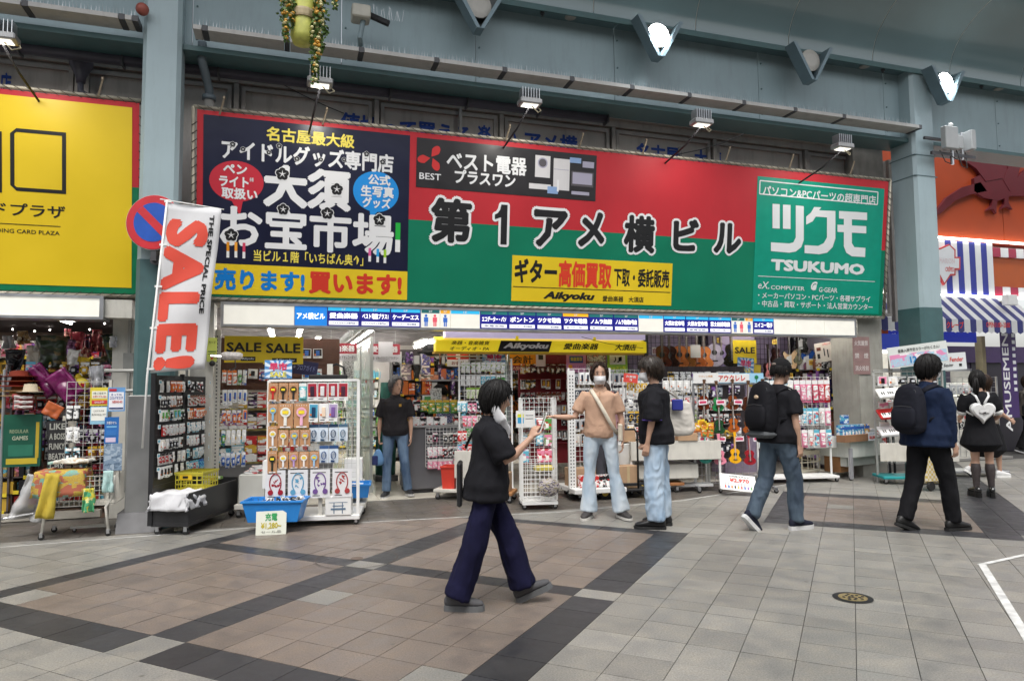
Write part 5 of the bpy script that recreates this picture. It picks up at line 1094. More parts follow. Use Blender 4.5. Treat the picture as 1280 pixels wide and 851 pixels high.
x0, x1 = P(622, 430, 9.42).x, P(690, 430, 9.42).x; part('black_patch', MB().prism([(x0, zb_+.002), (x1-.05, zb_+.002), (x1, za-.004), (x0+.05, za-.004)], 'y', -.004, -.001), INK, ys)
yt('楽器・音楽雑貨', 564, 612, 428.5, 5, INK, .02); yt('オーディオ・PA', 562, 611, 435.5, 5, INK, .02); yt('Aikyoku', 629, 686, 433, 9, INKW, .05, .3, -.007); yt('愛曲楽器', 704, 748, 433, 8, INK, .03); yt('大須店', 768, 796, 434, 8, INK, .03)
mb = MB(); a, b = P(727, 421, 9.3), P(804, 435, 9.3); mb.tube([a, a.lerp(b, .4)-Vector((0, 0, .03)), a.lerp(b, .7)-Vector((0, 0, .02)), b], .004, 4); tag(part('cable', mb, BLACK), 'thin black cord looping across the long yellow sign', 'cord')
ct = thing('cashier_counter', 'dark grey cashier counter with wire grid of small packs on its front', 'counter', (1.62, 9.98, 0))
part('body', MB().bbox(0, .95, 0, .55, .06, .93, .01), mat((.115, .115, .125), .5, var=.06), ct); part('top', MB().bbox(-.03, 1.0, -.03, .6, .935, .965, .006), mat((.3, .3, .3), .4), ct); part('plinth', MB().box(.02, .93, .02, .5, 0, .06), BLACK, ct)
mb = MB(); wire_panel(mb, .28, .9, .38, .93, .05, -.03); part('wire_grid', mb, WHITE, ct)
hang_rows(frame_m((1.62, 9.93, 0), 0), .1+.2, .88, [.86, .66, .48], 'cashier counter front grid', 'packs on the cashier counter grid', .075, ('card', 'pouch'), (0, 13, 1, 7), .15, .05, 23, .02)
CM = frame_m((1.62, 10.1, 0), 0)
hang_rows(frame_m((1.62, 10.05, 0), 0), .0, .9, [1.33], 'stand on the counter', 'packs standing on the cashier counter', .11, ('box', 'pouch'), (6, 6, 13, 5), .2, .1, 29, .04); shelf_rows(CM, 0, .95, [.965], 'cashier counter top', 'boxes on the cashier counter', .1, (0, 7, 13, 6), .12, .12, 41, 1, .1)
poster('notice', 'white notice sheets pinned above the cashier counter beside the staff member', 'notice', 538, 485, 552, 506, 10.2, printed('E8E8E8', '909090', 'C0C0C0', 60, 2)); poster('notice', 'pale notice with green emblem above the counter', 'notice', 528, 494, 541, 508, 10.15, C_('E0E0DC'), [('509050', (.2, .4, .8, .9)), ('C04050', (.1, .1, .9, .25))])
poster('notice', 'small blue and white sign on the counter top edge', 'notice', 516, 500, 529, 508, 10.1, C_('A8C4E4'), [('愛曲', (.5, .5), (.7, .5), C_('B04060'), .02)])
poster('cashier_sign', 'white sign with red top band and round emblem, left of the starburst sign', 'sign', 559, 440, 586, 458, 9.9, WS, [(C_('B82820'), (0, .48, 1, 1)), ('お会計', (.5, .24), (.6, .26), C_('803030'), .02), (C_('E8D8D0'), (.4, .55, .6, .92))])
poster('cashier_sign', 'orange and maroon cashier sign on the dark red wall', 'sign', 622, 440, 676, 463, 10.3, mat((.22, .01, .02), .5), [(C_('E89010'), (.0, .28, .9, .92)), ('お会計', (.46, .6), (.7, .42), INK, .02), (C_('90204A'), (.0, .0, .82, .26)), ('¥&CASHIER', (.42, .13), (.6, .17), C_('E8C0A0'), .02)])
for (a, b, c, d, m_, lb_) in ((526, 468, 548, 476, 'C87040', 'orange and white boxes on the upper shelf left'), (502, 455, 514, 475, '8A7080', 'purple-grey speaker carton on the upper shelf'), (528, 440, 537, 466, '2A2890', 'deep blue vertical banner behind the black cap'),): poster('shelf_box', lb_+' of the cashier area', 'box', a, b, c, d, 10.9, printed(m_, 'F0E0D0', '303030', 20, 1), th=.15)
cap_ = MB().sphere((0, 0, 0), (.12, .12, .09), 12, 7).lathe([(.19, -.05), (.2, -.04), (.1, -.02)], 16); o = part('display_hat', cap_, mat((.02, .02, .022), .8)); o.location = P(538, 437, 9.9); tag(o, 'black brimmed hat hanging at the left end of the yellow sign', 'hat')
gr_ = thing('rail_frame', 'thin steel rail and green glass edge framing the cashier window', 'frame', (2.1, 9.9, 0)); part('rail', MB().box(-.2, 1.0, -.01, .01, 1.60, 1.62).box(1.02, 1.05, -.02, .02, .9, 2.1).box(-.2, 1.0, -.01, .01, 1.95, 1.97), STEEL, gr_); part('green_edge', MB().box(.97, 1.0, -.06, .04, .9, 1.9), mat((.25, .36, .32), .3, var=.1), gr_)
def grid_stand(name, label, M, w, z0, z1, d=.35, m=WHITE, s=.07, feet=True, sides=False):
 t = thing(name, label, 'display rack', M.translation); t.matrix_world = M
 mb = MB(); wire_panel(mb, 0, w, z0, z1, s, 0); part('wire_grid', mb, m, t)
 for x in (0, w): part('upright', MB().box(x-.012, x+.012, -.012, .012, .05, z1+.01), m, t)
 part('base', MB().bbox(-.01, w+.01, -d*.6, d*.4, .06, .10, .004), m, t)
 if sides:
  for x in (0, w):
   mb = MB(); n = 9
   for i in range(n): y = -d*.6+d*i/(n-1); mb.box(x-.003, x+.003, y-.003, y+.003, z0, z1)
   for z in (z0, (z0+z1)/2, z1): mb.box(x-.003, x+.003, -d*.6, d*.4, z-.004, z+.004)
   part('side_grid', mb, m, t)
 if feet:
  for (x, y) in ((.02, -d*.5), (w-.02, -d*.5), (.02, d*.35), (w-.02, d*.35)): castor(t, x, y, 0, .03)
 return t
PM = frame_m((2.30, 9.55, 0), R(-6))
grid_stand('grid_rack', 'pale wire rack dense with small packs between the counter and the walking woman', PM, .75, .5, 1.9)
hang_rows(PM, .02, .73, [1.86, 1.68, 1.5, 1.32, 1.14, .96, .78], 'pale rack by the counter', 'packs on the pale rack by the counter', .072, ('card', 'pouch', 'cable'), (0, 13, 6, 8, 15, 4, 1), .15, .08, 91, .03)
hang_rows(PM @ Matrix.Translation((-.06, -.25, 0)) @ Matrix.Rotation(R(-25), 4, 'Z'), .0, .28, [1.32, 1.12, .92, .74], 'angled wing of pale rack', 'packs on the pale rack by the counter', .07, ('pouch',), (7, 13, 8, 2, 0), .16, .05, 95, .04)
pc = thing('white_cart', 'cream low cart with red tub and boxes below the pale rack by the counter', 'cart', (2.17, 9.55, 0), R(-30))
part('tray', MB().bbox(-.15, .55, -.3, .3, .1, .14, .005), CREAM, pc); part('panel', MB().bbox(.16, .72, -.34, -.31, .3, .66, .004), CREAM, pc)
for (x, y) in ((-.1, -.25), (.5, -.25), (.5, .25)): castor(pc, x, y)
basket(frame_m((2.14, 9.42, .14), R(-30)), .2, .24, .3, mat((.62, .05, .03), .4), 'red tub on the cream cart at the foot of the pale rack'); o = part('white_tub', MB().bbox(-.1, .1, -.1, .1, 0, .27, .008), WHITE); o.location = (2.30, 9.22, .142); o.rotation_euler[2] = R(-30); tag(o, 'white square tub beside the red tub on the cream cart', 'tub')
dl = thing('wooden_dolly', 'wooden dolly with cardboard boxes in front of the cream cart', 'dolly', (2.62, 9.0, 0), R(-28)); part('deck', MB().bbox(-.16, .3, -.22, .2, .1, .14, .004), mat((.38, .18, .07), .6, var=.2), dl)
for (x, y) in ((-.12, -.18), (.26, -.18), (.26, .16)): castor(dl, x, y, 0, .036)
for i in range(2): o = part('cardboard_box', MB().bbox(-.08, .08, -.12, .12, 0, .2+.04*i, .003), CARD); o.location = (2.58+.17*i, 8.98-.09*i, .142); o.rotation_euler[2] = R(-28); tag(o, '%s cardboard box on the wooden dolly' % ('left smaller', 'right taller')[i], 'box')
rw = thing('red_display_wall', 'dark red pegboard wall with rows of accessories under the cashier sign', 'display wall', (3.75, 10.35, 0)); part('board', MB().box(-.3, 1.2, 0, .04, .3, 2.2), mat((.20, .012, .02), .5, var=.1), rw)
for i in range(7): part('shelf_lip', MB().box(-.3, 1.2, -.12, 0, .62+i*.2, .63+i*.2), mat((.22, .02, .03), .5), rw)
hang_rows(frame_m((3.45, 10.3, 0), 0), .0, 1.45, [1.86, 1.62, 1.42, 1.22, 1.02, .82], 'dark red wall', 'packs on the dark red wall', .085, ('phone', 'card', 'box'), (0, 13, 4, 12, 5, 11), .15, .12, 101, .03)
QM = frame_m((3.72, 8.98, 0), R(-2)); q_ = grid_stand('gondola_rack', 'white gondola rack of cables with perforated post behind the man in the beige shirt', QM, .62, .4, 1.75, .6)
part('perforated_post', MB().bbox(-.12, -.02, -.3, -.26, .08, 1.72, .003), WHITE, q_); mb = MB()
for i in range(34): mb.box(-.1, -.085, -.302, -.30, .15+i*.045, .17+i*.045).box(-.06, -.045, -.302, -.30, .15+i*.045, .17+i*.045)
part('slot', mb, DKGREY, q_); part('base_shelf', MB().bbox(-.12, .62, -.5, .2, .1, .16, .005), WHITE, q_)
hang_rows(QM, .0, .62, [1.7, 1.48, 1.26, 1.05, .85], 'white gondola rack', 'packs on the white gondola rack', .078, ('cable', 'card', 'phone'), (0, 13, 11, 4, 14, 1, 0), .17, .08, 111, .03)
shelf_rows(QM @ Matrix.Translation((0, -.3, 0)), .0, .6, [.16], 'base of white gondola rack', 'boxes at the base of the gondola rack', .09, (13, 10, 0), .16, .1, 115, 1, .0)
WM = frame_m((2.82, 8.42, 0), R(-12)); gw = grid_stand('wire_basket_stand', 'tall white wire basket stand with packets and a bagged patterned item, beside the walking woman', WM, .42, .12, 1.36, .42, WHITE, .055, True, True)
mb = MB(); wire_panel(mb, 0, .42, .12, .62, .05, -.26); part('front_grid', mb, WHITE, gw)
t, w, h = poster('price_board', 'white price board with small blue and green picture on the wire basket stand', 'sign', 645, 513, 669, 534, 8.28, WHITE, [(C_('40A0D0'), (.08, .25, .4, .6)), (C_('D8D840'), (.08, .6, .4, .8)), (DKGREY, (.5, .5, .9, .53)), (DKGREY, (.5, .7, .9, .73))])
hang_rows(WM, .0, .42, [1.12, .92, .72], 'white wire basket stand', 'packs on the wire basket stand', .1, ('pouch', 'box'), (8, 13, 2, 7, 6), .16, .1, 121, .05)
o = part('bagged_item', MB().sphere((0, 0, 0), (.15, .09, .12), 9, 6), printed('B0A8A4', '50485A', 'A09870', 46, 1)); o.location = (3.08, 8.12, .27); tag(o, 'patterned cloth item bagged in clear film at the foot of the wire basket stand', 'bag')
o = part('bagged_item', MB().bbox(-.12, .12, -.06, .06, 0, .07, .02), mat((.65, .55, .1), .4, var=.2)); o.location = (3.05, 8.2, .46); tag(o, 'flat yellow packet lying in the wire basket stand', 'packet')
poster('pink_poster', 'pink poster with blue medallion hung under the yellow sign', 'poster', 708, 441, 733, 480, 9.7, mat((.62, .25, .45), .45), [(C_('2050A0'), (.15, .68, .85, .9)), ('楽器買取', (.5, .8), (.6, .12), C_('F0E040'), .02), (C_('E09020'), (.1, .5, .3, .62)), (C_('C83078'), (0, 0, 1, .3)), ('高価買取', (.5, .2), (.8, .1), INKW, .02), ('バンドスコア', (.6, .56), (.6, .08), C_('802050'), .01)])
for i, (x0, x1, y0, y1) in enumerate(((734, 757, 441, 452), (734, 746, 453, 468), (747, 758, 453, 468))): poster('news_sheet', 'white printed leaflet, %s, pinned between the pink and green posters' % ('top wide one', 'lower left', 'lower right')[i], 'leaflet', x0, y0, x1, y1, 9.72, printed('E8E8E8', '707070', 'D06060', 46, i))
poster('green_poster', 'lime green poster with white picture panel hung under the yellow sign', 'poster', 759, 441, 785, 479, 9.7, mat((.32, .55, .05), .45), [(C_('F0F0F0'), (.12, .62, .88, .94)), (C_('2A8A40'), (0, 0, 1, .3)), ('レッスン生', (.5, .5), (.8, .12), C_('E8E840'), .04), ('募集中', (.5, .4), (.8, .08), INKW, .02), ('音楽教室', (.6, .18), (.6, .1), INKW, .02), (C_('D8E020'), (.05, .05, .25, .2)), ('♪♫', (.5, .78), (.4, .2), INK, .01)])
poster('red_card', 'red price card with white arrow beside the man in black', 'card', 779, 467, 797, 478, 9.0, mat((.72, .08, .06), .45), [('お買得', (.5, .66), (.7, .3), INKW, .02), ('↑', (.5, .28), (.2, .35), INKW, .03)], R(6))
poster('leaflet_board', 'white leaflet board with red heading left of the hanging guitars', 'sign', 815, 434, 833, 443, 10.2, C_('D8D8D8'), [('自転車', (.5, .5), (.9, .7), C_('903040'), .03)]); poster('leaflet_board', 'white leaflet with red print below the board left of the guitars', 'leaflet', 816, 445, 832, 463, 10.2, printed('F0F0F0', 'B05050', '909090', 46, 2))
poster('leaflet_board', 'white framed picture leaflet on the gondola side left of the red wall', 'leaflet', 670, 441, 682, 458, 10.0, C_('D8C8D8'), [(C_('282828'), (.25, .5, .75, .85))])
CMx = frame_m((4.42, 9.45, 0), 0); grid_stand('grid_rack', 'white wire rack with packs and strips between the two young men', CMx, 1.0, .5, 1.75)
hang_rows(CMx, .0, 1.0, [1.7, 1.48, 1.26, 1.04, .84], 'rack between the young men', 'packs on the middle wire rack', .1, ('card', 'phone', 'cable'), (0, 13, 11, 8, 14), .18, .12, 131, .04)
tb = thing('open_carton', 'cardboard tray with white and red price sign between the two young men', 'carton', (4.35, 8.98, .72)); part('tray', MB().bbox(-.28, .34, -.1, .12, 0, .17, .004), CARD, tb); part('price_sheet', MB().box(-.16, .12, -.112, -.104, -.02, .15), C_('E8E8E8'), tb); text(tb, '¥1,980', .0, .04, .18, .06, INKR, y=-.115, bold=.03); text(tb, 'ケーブル各種', -.0, .11, .2, .03, INK, y=-.115, bold=.01)
wb = thing('wrapped_bin', 'tall white wrapped bin behind the hand trolley', 'bin', (4.38, 9.0, .0)); part('bin', MB().bbox(-.26, .28, -.15, .15, .1, .70, .01), mat((.62, .62, .6), .3, var=.06, bump=.3, bs=12), wb)
bx_ = thing('cardboard_box', 'large brown cardboard box standing on the hand trolley', 'box', (4.42, 8.72, .12)); part('box', MB().bbox(-.16, .16, -.12, .1, 0, .3, .003), CARD, bx_); part('tape', MB().box(-.02, .02, -.122, -.12, 0, .3), mat((.5, .38, .22), .3), bx_)
tr = thing('hand_trolley', 'black folding hand trolley with tall looped handle between the two young men', 'trolley', (4.38, 8.55, 0), R(-8))
part('handle', MB().tube([(-.17, 0, .12), (-.17, .0, .86), (-.13, 0, .92), (.11, 0, .92), (.15, 0, .86), (.15, 0, .12)], .014, 8), BLACK, tr, smooth=True); part('platform', MB().bbox(-.3, .3, -.06, .36, .1, .125, .004).bbox(-.2, .2, .0, .03, .16, .2, .004), BLACK, tr)
for (x, y) in ((-.32, .0), (.26, -.04), (-.1, .3), (.3, .3)): part('wheel', MB().mat(RUBBER).lathe([(.06, -.02), (.085, -.016), (.085, .016), (.06, .02)], 16, (x, y, .085), 'y').mat(mat((.65, .45, .05), .4)).lathe([(.04, -.022), (.045, -.02), (.045, .02), (.04, .022)], 12, (x, y, .085), 'y'), None, tr)
pb = thing('pallet_cart', 'low cart of cardboard on black wheels behind the beige-shirted man', 'cart', (3.75, 8.85, 0)); part('box', MB().bbox(-.1, .28, -.1, .15, .14, .4, .004), CARD, pb); part('deck', MB().bbox(-.15, .3, -.12, .16, .1, .13, .003), BLACK, pb); part('wheel', MB().lathe([(.06, -.02), (.09, -.016), (.09, .016), (.06, .02)], 14, (-.08, -.12, .09), 'y'), RUBBER, pb)
def outline8(L_, w1, w2, ww, n=34):
 """guitar body outline, z from 0 (bottom) to L_"""
 pts = []
 def half(t):
  z = t*L_
  if t < .5: r = w1*math.sqrt(max(0, 1-((t-.27)/.27)**2)) if t < .27 else w1+(ww-w1)*(.5-.5*math.cos(math.pi*(t-.27)/.28))
  else: r = None
  if r is None or t >= .55:
   if t < .76: r = ww+(w2-ww)*(.5-.5*math.cos(math.pi*(t-.55)/.21)) if t > .55 else ww
   else: r = w2*math.sqrt(max(0, 1-((t-.76)/.24)**2))
  return r, z
 ts = [.5-.5*math.cos(math.pi*i/n) for i in range(n+1)]
 R_ = [half(t) for t in ts]; return [(r, z) for r, z in R_]+[(-r, z) for r, z in reversed(R_[1:-1])]
_gu = {}
def guitar(label, M, s, top, side, group, name='ukulele', neckc=(.10, .05, .025), cat='ukulele', electric=False, detail=True):
 """guitar hung by its head; origin at the body bottom, faces -Y; s = body length"""
 k = (s, top, side, neckc, electric)
 if k not in _gu:
  o_ = outline8(s, s*.40, s*.30, s*.235) if not electric else [(-.3*s, 0), (.3*s, 0), (.40*s, .2*s), (.26*s, .52*s), (.42*s, .8*s), (.30*s, .98*s), (.1*s, .74*s), (-.1*s, .74*s), (-.28*s, .9*s), (-.34*s, .78*s), (-.24*s, .5*s), (-.4*s, .2*s)]
  th = s*.19 if not electric else .045
  b = MB().mat(mat(side, .3, var=.1)).prism(o_, 'y', -th, 0).mat(mat(top, .25, var=.12, vs_=12, coat=.3)).prism([(x*.97, z*.97+s*.015) for x, z in o_], 'y', -th-.003, -th+.001)
  bits = [('body', b.mesh('body'))]
  if not electric: bits.append(('sound_hole', MB().mat(INK).lathe([(s*.115, -.001), (s*.115, .0005)], 16, (0, -th-.004, s*.62), 'y').mesh()))
  else: bits.append(('pickguard', MB().mat(WHITE).prism([(-.2*s, .2*s), (.1*s, .2*s), (.1*s, .7*s), (-.15*s, .6*s)], 'y', -th-.006, -th-.002).mesh()))
  bits.append(('bridge', MB().mat(INK).bbox(-s*.14, s*.14, -th-.012, -th, s*.24, s*.29, .002).mesh()))
  bits.append(('neck', MB().mat(mat(neckc, .35, var=.15)).bbox(-s*.055, s*.055, -th*.9-.012, -th*.9+.02, s*.72, s*1.75, .003).mesh()))
  bits.append(('headstock', MB().mat(mat(neckc, .35, var=.15)).prism([(-s*.06, s*1.75), (s*.06, s*1.75), (s*.11, s*2.1), (-s*.11, s*2.1)], 'y', -th*.9-.006, -th*.9+.012).mat(CHROME).bbox(-s*.14, -s*.1, -th*.9, -th*.9+.012, s*1.85, s*1.9, .001).bbox(s*.1, s*.14, -th*.9, -th*.9+.012, s*1.85, s*1.9, .001).bbox(-s*.15, -s*.1, -th*.9, -th*.9+.012, s*1.98, s*2.02, .001).bbox(s*.1, s*.15, -th*.9, -th*.9+.012, s*1.98, s*2.02, .001).mesh()))
  mb = MB().mat(mat((.7, .7, .68), .4, var=0))
  for i in range(4): x = s*(-.03+.02*i); mb.box(x-.0008, x+.0008, -th-.016, -th-.0145, s*.27, s*1.8)
  bits.append(('strings', mb.mesh())); _gu[k] = bits
 t = thing(name, label, cat, M.translation, group=group); t.matrix_world = M
 for nm, me in _gu[k]: link(nm, me, t)
 return t
UKC = [('40B8A8', 'turquoise'), ('E88AA0', 'pink'), ('F0B010', 'golden yellow'), ('9A1828', 'dark red'), ('E8E4DA', 'white')]
UK = frame_m((5.62, 8.85, -.0), R(-22))
uk = thing('ukulele_rack', 'steel ukulele rack with four hanging rows beside the white table', 'display rack', UK.translation); uk.matrix_world = UK
UW = 1.05
for x in (0, UW): part('upright', MB().box(x-.015, x+.015, -.015, .015, .05, 1.53), STEEL, uk); part('foot', MB().box(x-.02, x+.02, -.3, .3, .04, .08), STEEL, uk)
part('rail', MB().box(0, UW, -.01, .01, 1.51, 1.53).box(0, UW, -.05, -.04, 1.28, 1.29).box(0, UW, -.05, -.04, .8, .81), STEEL, uk); part('lower_grid', (lambda m_: (wire_panel(m_, 0, UW, .1, .45, .09, 0), m_)[1])(MB()), STEEL, uk)
for (x, y) in ((0, -.28), (UW, -.28), (0, .28), (UW, .28)): castor(uk, x, y, 0, .03)
for r_, (z, cols) in enumerate(((1.15, [('6B2A12', 'brown'), ('2E8A50', 'green'), ('7A3A18', 'reddish brown'), ('4A2415', 'dark brown'), ('8A4A20', 'tan')]), (.83, [('3A1A10', 'dark brown'), ('204A2A', 'camo green'), ('B05A20', 'orange brown'), ('A0521E', 'amber'), ('7A3010', 'mahogany')]), (.40, UKC))):
 for i, (c, nm) in enumerate(cols): guitar('%s ukulele hanging in the %s row of the steel ukulele rack' % (nm, ('top', 'middle', 'bottom')[r_]), UK @ Matrix.Translation((.12+i*.205, -.08-.03*r_, z-.02*(i % 2))) @ Matrix.Rotation(rr.uniform(-.06, .06), 4, 'Y'), .21, c, c if r_ == 2 else '5A2A14', 'ukuleles on the steel rack', neckc=lin(c) if r_ == 2 else (.10, .045, .02))
for i in range(8): put('tag', goods('tag', 'F0E8EC', 'C83060', .12, .07), UK @ Matrix.Translation((.1+(i % 4)*.25, -.16, 1.30 if i < 4 else .78)) @ Matrix.Rotation(rr.uniform(-.1, .1), 4, 'Y'), 'pink and white price tag, %s from left, %s line of the ukulele rack' % (ORD[i % 4+1], 'upper' if i < 4 else 'lower'), 'price tags on the ukulele rack')
for i in range(3): put('tag', goods('tag', 'F2D838', 'E09020', .1, .09), UK @ Matrix.Translation((.06+i*.03, -.2, 1.02-.02*i)) @ Matrix.Rotation(.2*i-.2, 4, 'Y'), 'yellow note card, %s of the cluster at the left of the ukulele rack' % ORD[i+1], 'yellow cards on the ukulele rack')
t = thing('rack_header', 'header board with red ukulele lettering and palm picture on top of the steel rack', 'sign', UK @ Vector((0, -.02, 1.535)), R(-22)); part('board', MB().box(0, 1.0, 0, .006, 0, .14), mat((.35, .62, .82), .4, var=.05), t); part('white_half', MB().box(0, .36, -.008, -.002, 0, .15).box(.36, .8, -.003, -.0005, 0.01, .13), WHITE, t); text(t, 'アウクレレ', .55, .07, .38, .09, INKR, y=-.006, bold=.03); text(t, 'ウクレレ特集', .18, .1, .2, .03, C_('D09030'), y=-.011, bold=.01); part('palm_picture', MB().lathe([(.03, -.002), (.001, -.001)], 7, (.9, -.002, .08), 'y').box(.895, .905, -.004, -.002, .01, .08), C_('208050'), t)
t = thing('price_sign', 'white price board reading two thousand nine hundred seventy yen leaning low before the ukuleles', 'sign', UK @ Vector((.3, -.52, .09)), rot=(R(-42), R(6), R(-24))); part('board', MB().box(-.06, .42, 0, .006, 0, .26), WHITE, t); text(t, '¥2,970', .2, .16, .26, .07, INKR, y=-.006, bold=.035); text(t, '入門用ウクレレ', .2, .225, .28, .03, INK, y=-.006, bold=.02)
mb = MB()
for i in range(9): mb.mat(mat(PAL[(2, 3, 10, 4, 5, 2, 3, 9, 6)[i]], .4, var=0)).box(.0+i*.043, .02+i*.043, -.004, -.001, .03, .07).mat(INK).box(.008+i*.043, .012+i*.043, -.0045, -.001, .07, .12)
part('printed_ukuleles', mb, None, t)
cols = [('6A2E1C', 'reddish brown'), ('3A2018', 'very dark brown'), ('C07038', 'orange tan'), ('D08848', 'honey'), ('B06030', 'amber'), ('C87840', 'light orange'), ('A8A0B0', 'silver lilac'), ('8878A0', 'grey violet'), ('141414', 'glossy black')]
for i, (c, nm) in enumerate(cols):
 q = P(829+i*10.5, 462 if i < 6 else 459, 10.2); guitar('%s guitar body, %s from left in the hanging row under the light box' % (nm, ORD[i+1]), frame_m((q.x, 10.2+.05*(i % 2), q.z), R(-38+i*3)), .40, c, '2A140C', 'guitars hanging in a row', 'guitar', (.05, .025, .015), 'guitar')
rail = thing('guitar_rail', 'black hanging rail and purple grid wall behind the row of guitars', 'display wall', (5.5, 10.9, 0)); part('panel', MB().box(-.3, 4.0, .05, .08, .3, 2.45), mat((.30, .24, .36), .6, var=.1), rail); mb = MB(); wire_panel(mb, -.3, 4.0, .3, 2.45, .09, .03); part('wire_grid', mb, BLACK, rail)
for x in (.5, 1.6, 2.7, 3.6): part('post', MB().box(x-.03, x+.03, -.02, .04, .2, 2.5), BLACK, rail)
ec = [('8A2020', 'red', 907, 430), ('5A1A10', 'cherry', 912, 444), ('B06020', 'sunburst orange', 893, 446), ('3A1408', 'dark violin brown', 968, 446), ('D8B890', 'cream', 986, 452), ('8A8A70', 'grey green', 995, 447), ('2050A0', 'bright blue', 1008, 452), ('1A1A1A', 'black', 1000, 432), ('C04818', 'orange violin', 1014, 470), ('7A2A10', 'brown violin', 1026, 465), ('16163A', 'navy', 1040, 490), ('101014', 'black cased', 1045, 478), ('D08080', 'rose', 958, 465), ('702018', 'small red', 905, 462), ('402010', 'small walnut', 915, 475)]
for i, (c, nm, px, py) in enumerate(ec):
 q = P(px, py+9, 10.55 if px < 1030 else 9.9); guitar('%s instrument hanging on the %s' % (nm, 'purple wall left of the yellow sale poster' if px < 920 else 'grid behind the man with the cap' if px < 1020 else 'right end of the wall above the recorder racks'), frame_m((q.x, q.y, q.z), R(rr.uniform(-25, 25))), .3 if i not in (4, 6, 7, 10, 11) else .36, c, '200C08', 'instruments on the purple wall', 'hanging_instrument', (.03, .02, .015), 'string instrument', electric=i in (4, 6, 7))
for i, (px, py) in enumerate(((899, 422), (889, 432), (908, 465), (914, 462), (922, 467), (935, 470), (968, 424), (1014, 450), (1040, 448), (1042, 444), (988, 466), (811, 470))):
 q = P(px, py, 10.3 if px > 820 else 9.8); put('tag', goods('tag', 'E8C850' if i != 11 else 'F0E880', 'B08030', .1, .09), frame_m(q, 0), 'yellow price card hanging %s' % ('above the dark guitars', 'at the end of the tube light', 'left of the yellow sale poster', 'right of another yellow card', 'below the red instruments', 'under the starburst sign', 'above the brown violin', 'beside the blue guitar', 'beside the white accessories board', 'near the right pier', 'above the recorder rack', 'beside the man in black')[i], 'yellow price cards among the instruments')
poster('sale_poster', 'yellow sale poster hung on the purple pillar among the guitars', 'poster', 916, 425, 946, 454, 9.7, mat((.72, .52, .02), .45), [('SALE', (.5, .56), (.86, .27), INK, .03)])
poster('sale_poster', 'yellow poster with blue foot hanging crooked under the sale poster', 'poster', 934, 455, 949, 484, 9.8, mat((.65, .48, .04), .45), [(C_('304070'), (.4, 0, .9, .35)), (INK, (.35, .55, .6, .62))], R(8))
for j_, (xx, zz) in enumerate(((5.6, 1.72), (5.6, 1.5), (5.6, 1.28), (5.6, 1.06), (5.6, .84), (5.6, .62))): hang_rows(frame_m((xx, 9.55, 0), R(-5)), 0, 1.35, [zz], 'grid behind the ukuleles', 'packs on the grid behind the ukuleles', .105, ('card', 'pouch', 'box', 'phone'), (4, 12, 14, 0, 1, 5, 9, 11, 4), .17, .12, 300+j_, .04, first=j_+1)
bgp = thing('wire_grid_panel', 'dark wire grid panel behind the ukulele rack', 'display panel', (5.6, 9.62, 0), R(-5)); mb = MB(); wire_panel(mb, 0, 1.4, .3, 1.8, .08); part('wire_grid', mb, DKGREY, bgp); part('backing', MB().box(0, 1.4, .02, .04, .3, 1.8), mat((.06, .045, .05), .6, var=.2), bgp)
pv = thing('lilac_column', 'pale lilac square column inside the shop beside the yellow sale poster', 'column', (7.35, 10.3, 0)); part('column', MB().box(-.22, .45, 0, .4, 0, 2.78), mat((.42, .35, .50), .6, var=.04), pv)
poster('accessory_board', 'white board with red heading and black parts hanging right of the blue guitar', 'sign', 1020, 428, 1042, 452, 9.75, C_('D8D0C4'), [('入門セット', (.7, .9), (.5, .12), INKR, .02), (C_('5A2818'), (.1, .6, .35, .78)), (INK, (.1, .2, .25, .45)), (INK, (.5, .3, .56, .7)), (INK, (.7, .2, .76, .62))], R(-8))
def table(name, label, M, w, d, z, ph, mleg=WHITE, panel_m=CREAM, sub=True):
 t = thing(name, label, 'table', M.translation); t.matrix_world = M
 part('apron_panel', MB().bbox(0, w, 0, .015, z-ph, z, .003), panel_m, t); part('apron_side', MB().bbox(0, .015, .0, d, z-ph, z, .003), panel_m, t); part('apron_side', MB().bbox(w-.015, w, 0.016, d, z-ph, z, .003), panel_m, t)
 part('tray', MB().box(.01, w-.01, .015, d, z-.04, z-.03), panel_m, t)
 for (x, y) in ((.015, .03), (w-.015, .03), (.015, d-.03), (w-.015, d-.03)): part('leg', MB().bbox(x-.015, x+.015, y-.015, y+.015, .06, z-ph+.02, .003), mleg, t); castor(t, x, y, 0, .026)
 if sub: part('lower_shelf', MB().bbox(.05, w-.3, .1, d-.05, .2, .4, .005), panel_m, t)
 return t
TM = frame_m((4.55, 8.78, 0), R(-13)); table('display_table', 'long cream display table of cable packs right of the man in black', TM, 1.3, .6, .73, .26)
dl2 = thing('wooden_dolly', 'brown wooden dolly parked beneath the long cream table', 'dolly', (5.0, 8.95, 0), R(-13)); part('deck', MB().bbox(-.2, .4, -.15, .15, .1, .14, .004), mat((.33, .14, .05), .6, var=.2), dl2)
for (x, y) in ((-.15, -.12), (.3, -.12), (.1, -.14)): castor(dl2, x, y, 0, .034)
TB = TM @ Matrix.Translation((0, .35, 0)); tgr = grid_stand('grid_rack', 'wire back grid of white and green cable packs standing on the long cream table', TB, 1.25, .75, 1.62, .2, WHITE, .07, False)
hang_rows(TB, .05, 1.1, [1.58, 1.36, 1.14, .95], 'grid on long cream table', 'packs on the cream table grid', .105, ('cable', 'card', 'phone', 'pouch'), (13, 0, 1, 15, 4, 11, 14, 13, 0, 5), .17, .1, 141, .03)
hang_rows(TM @ Matrix.Translation((0, .12, 0)), .35, 1.25, [.98, .9], 'front of long cream table', 'packs on the cream table front', .1, ('card', 'pouch'), (13, 5, 10, 6), .14, .2, 143, .03)
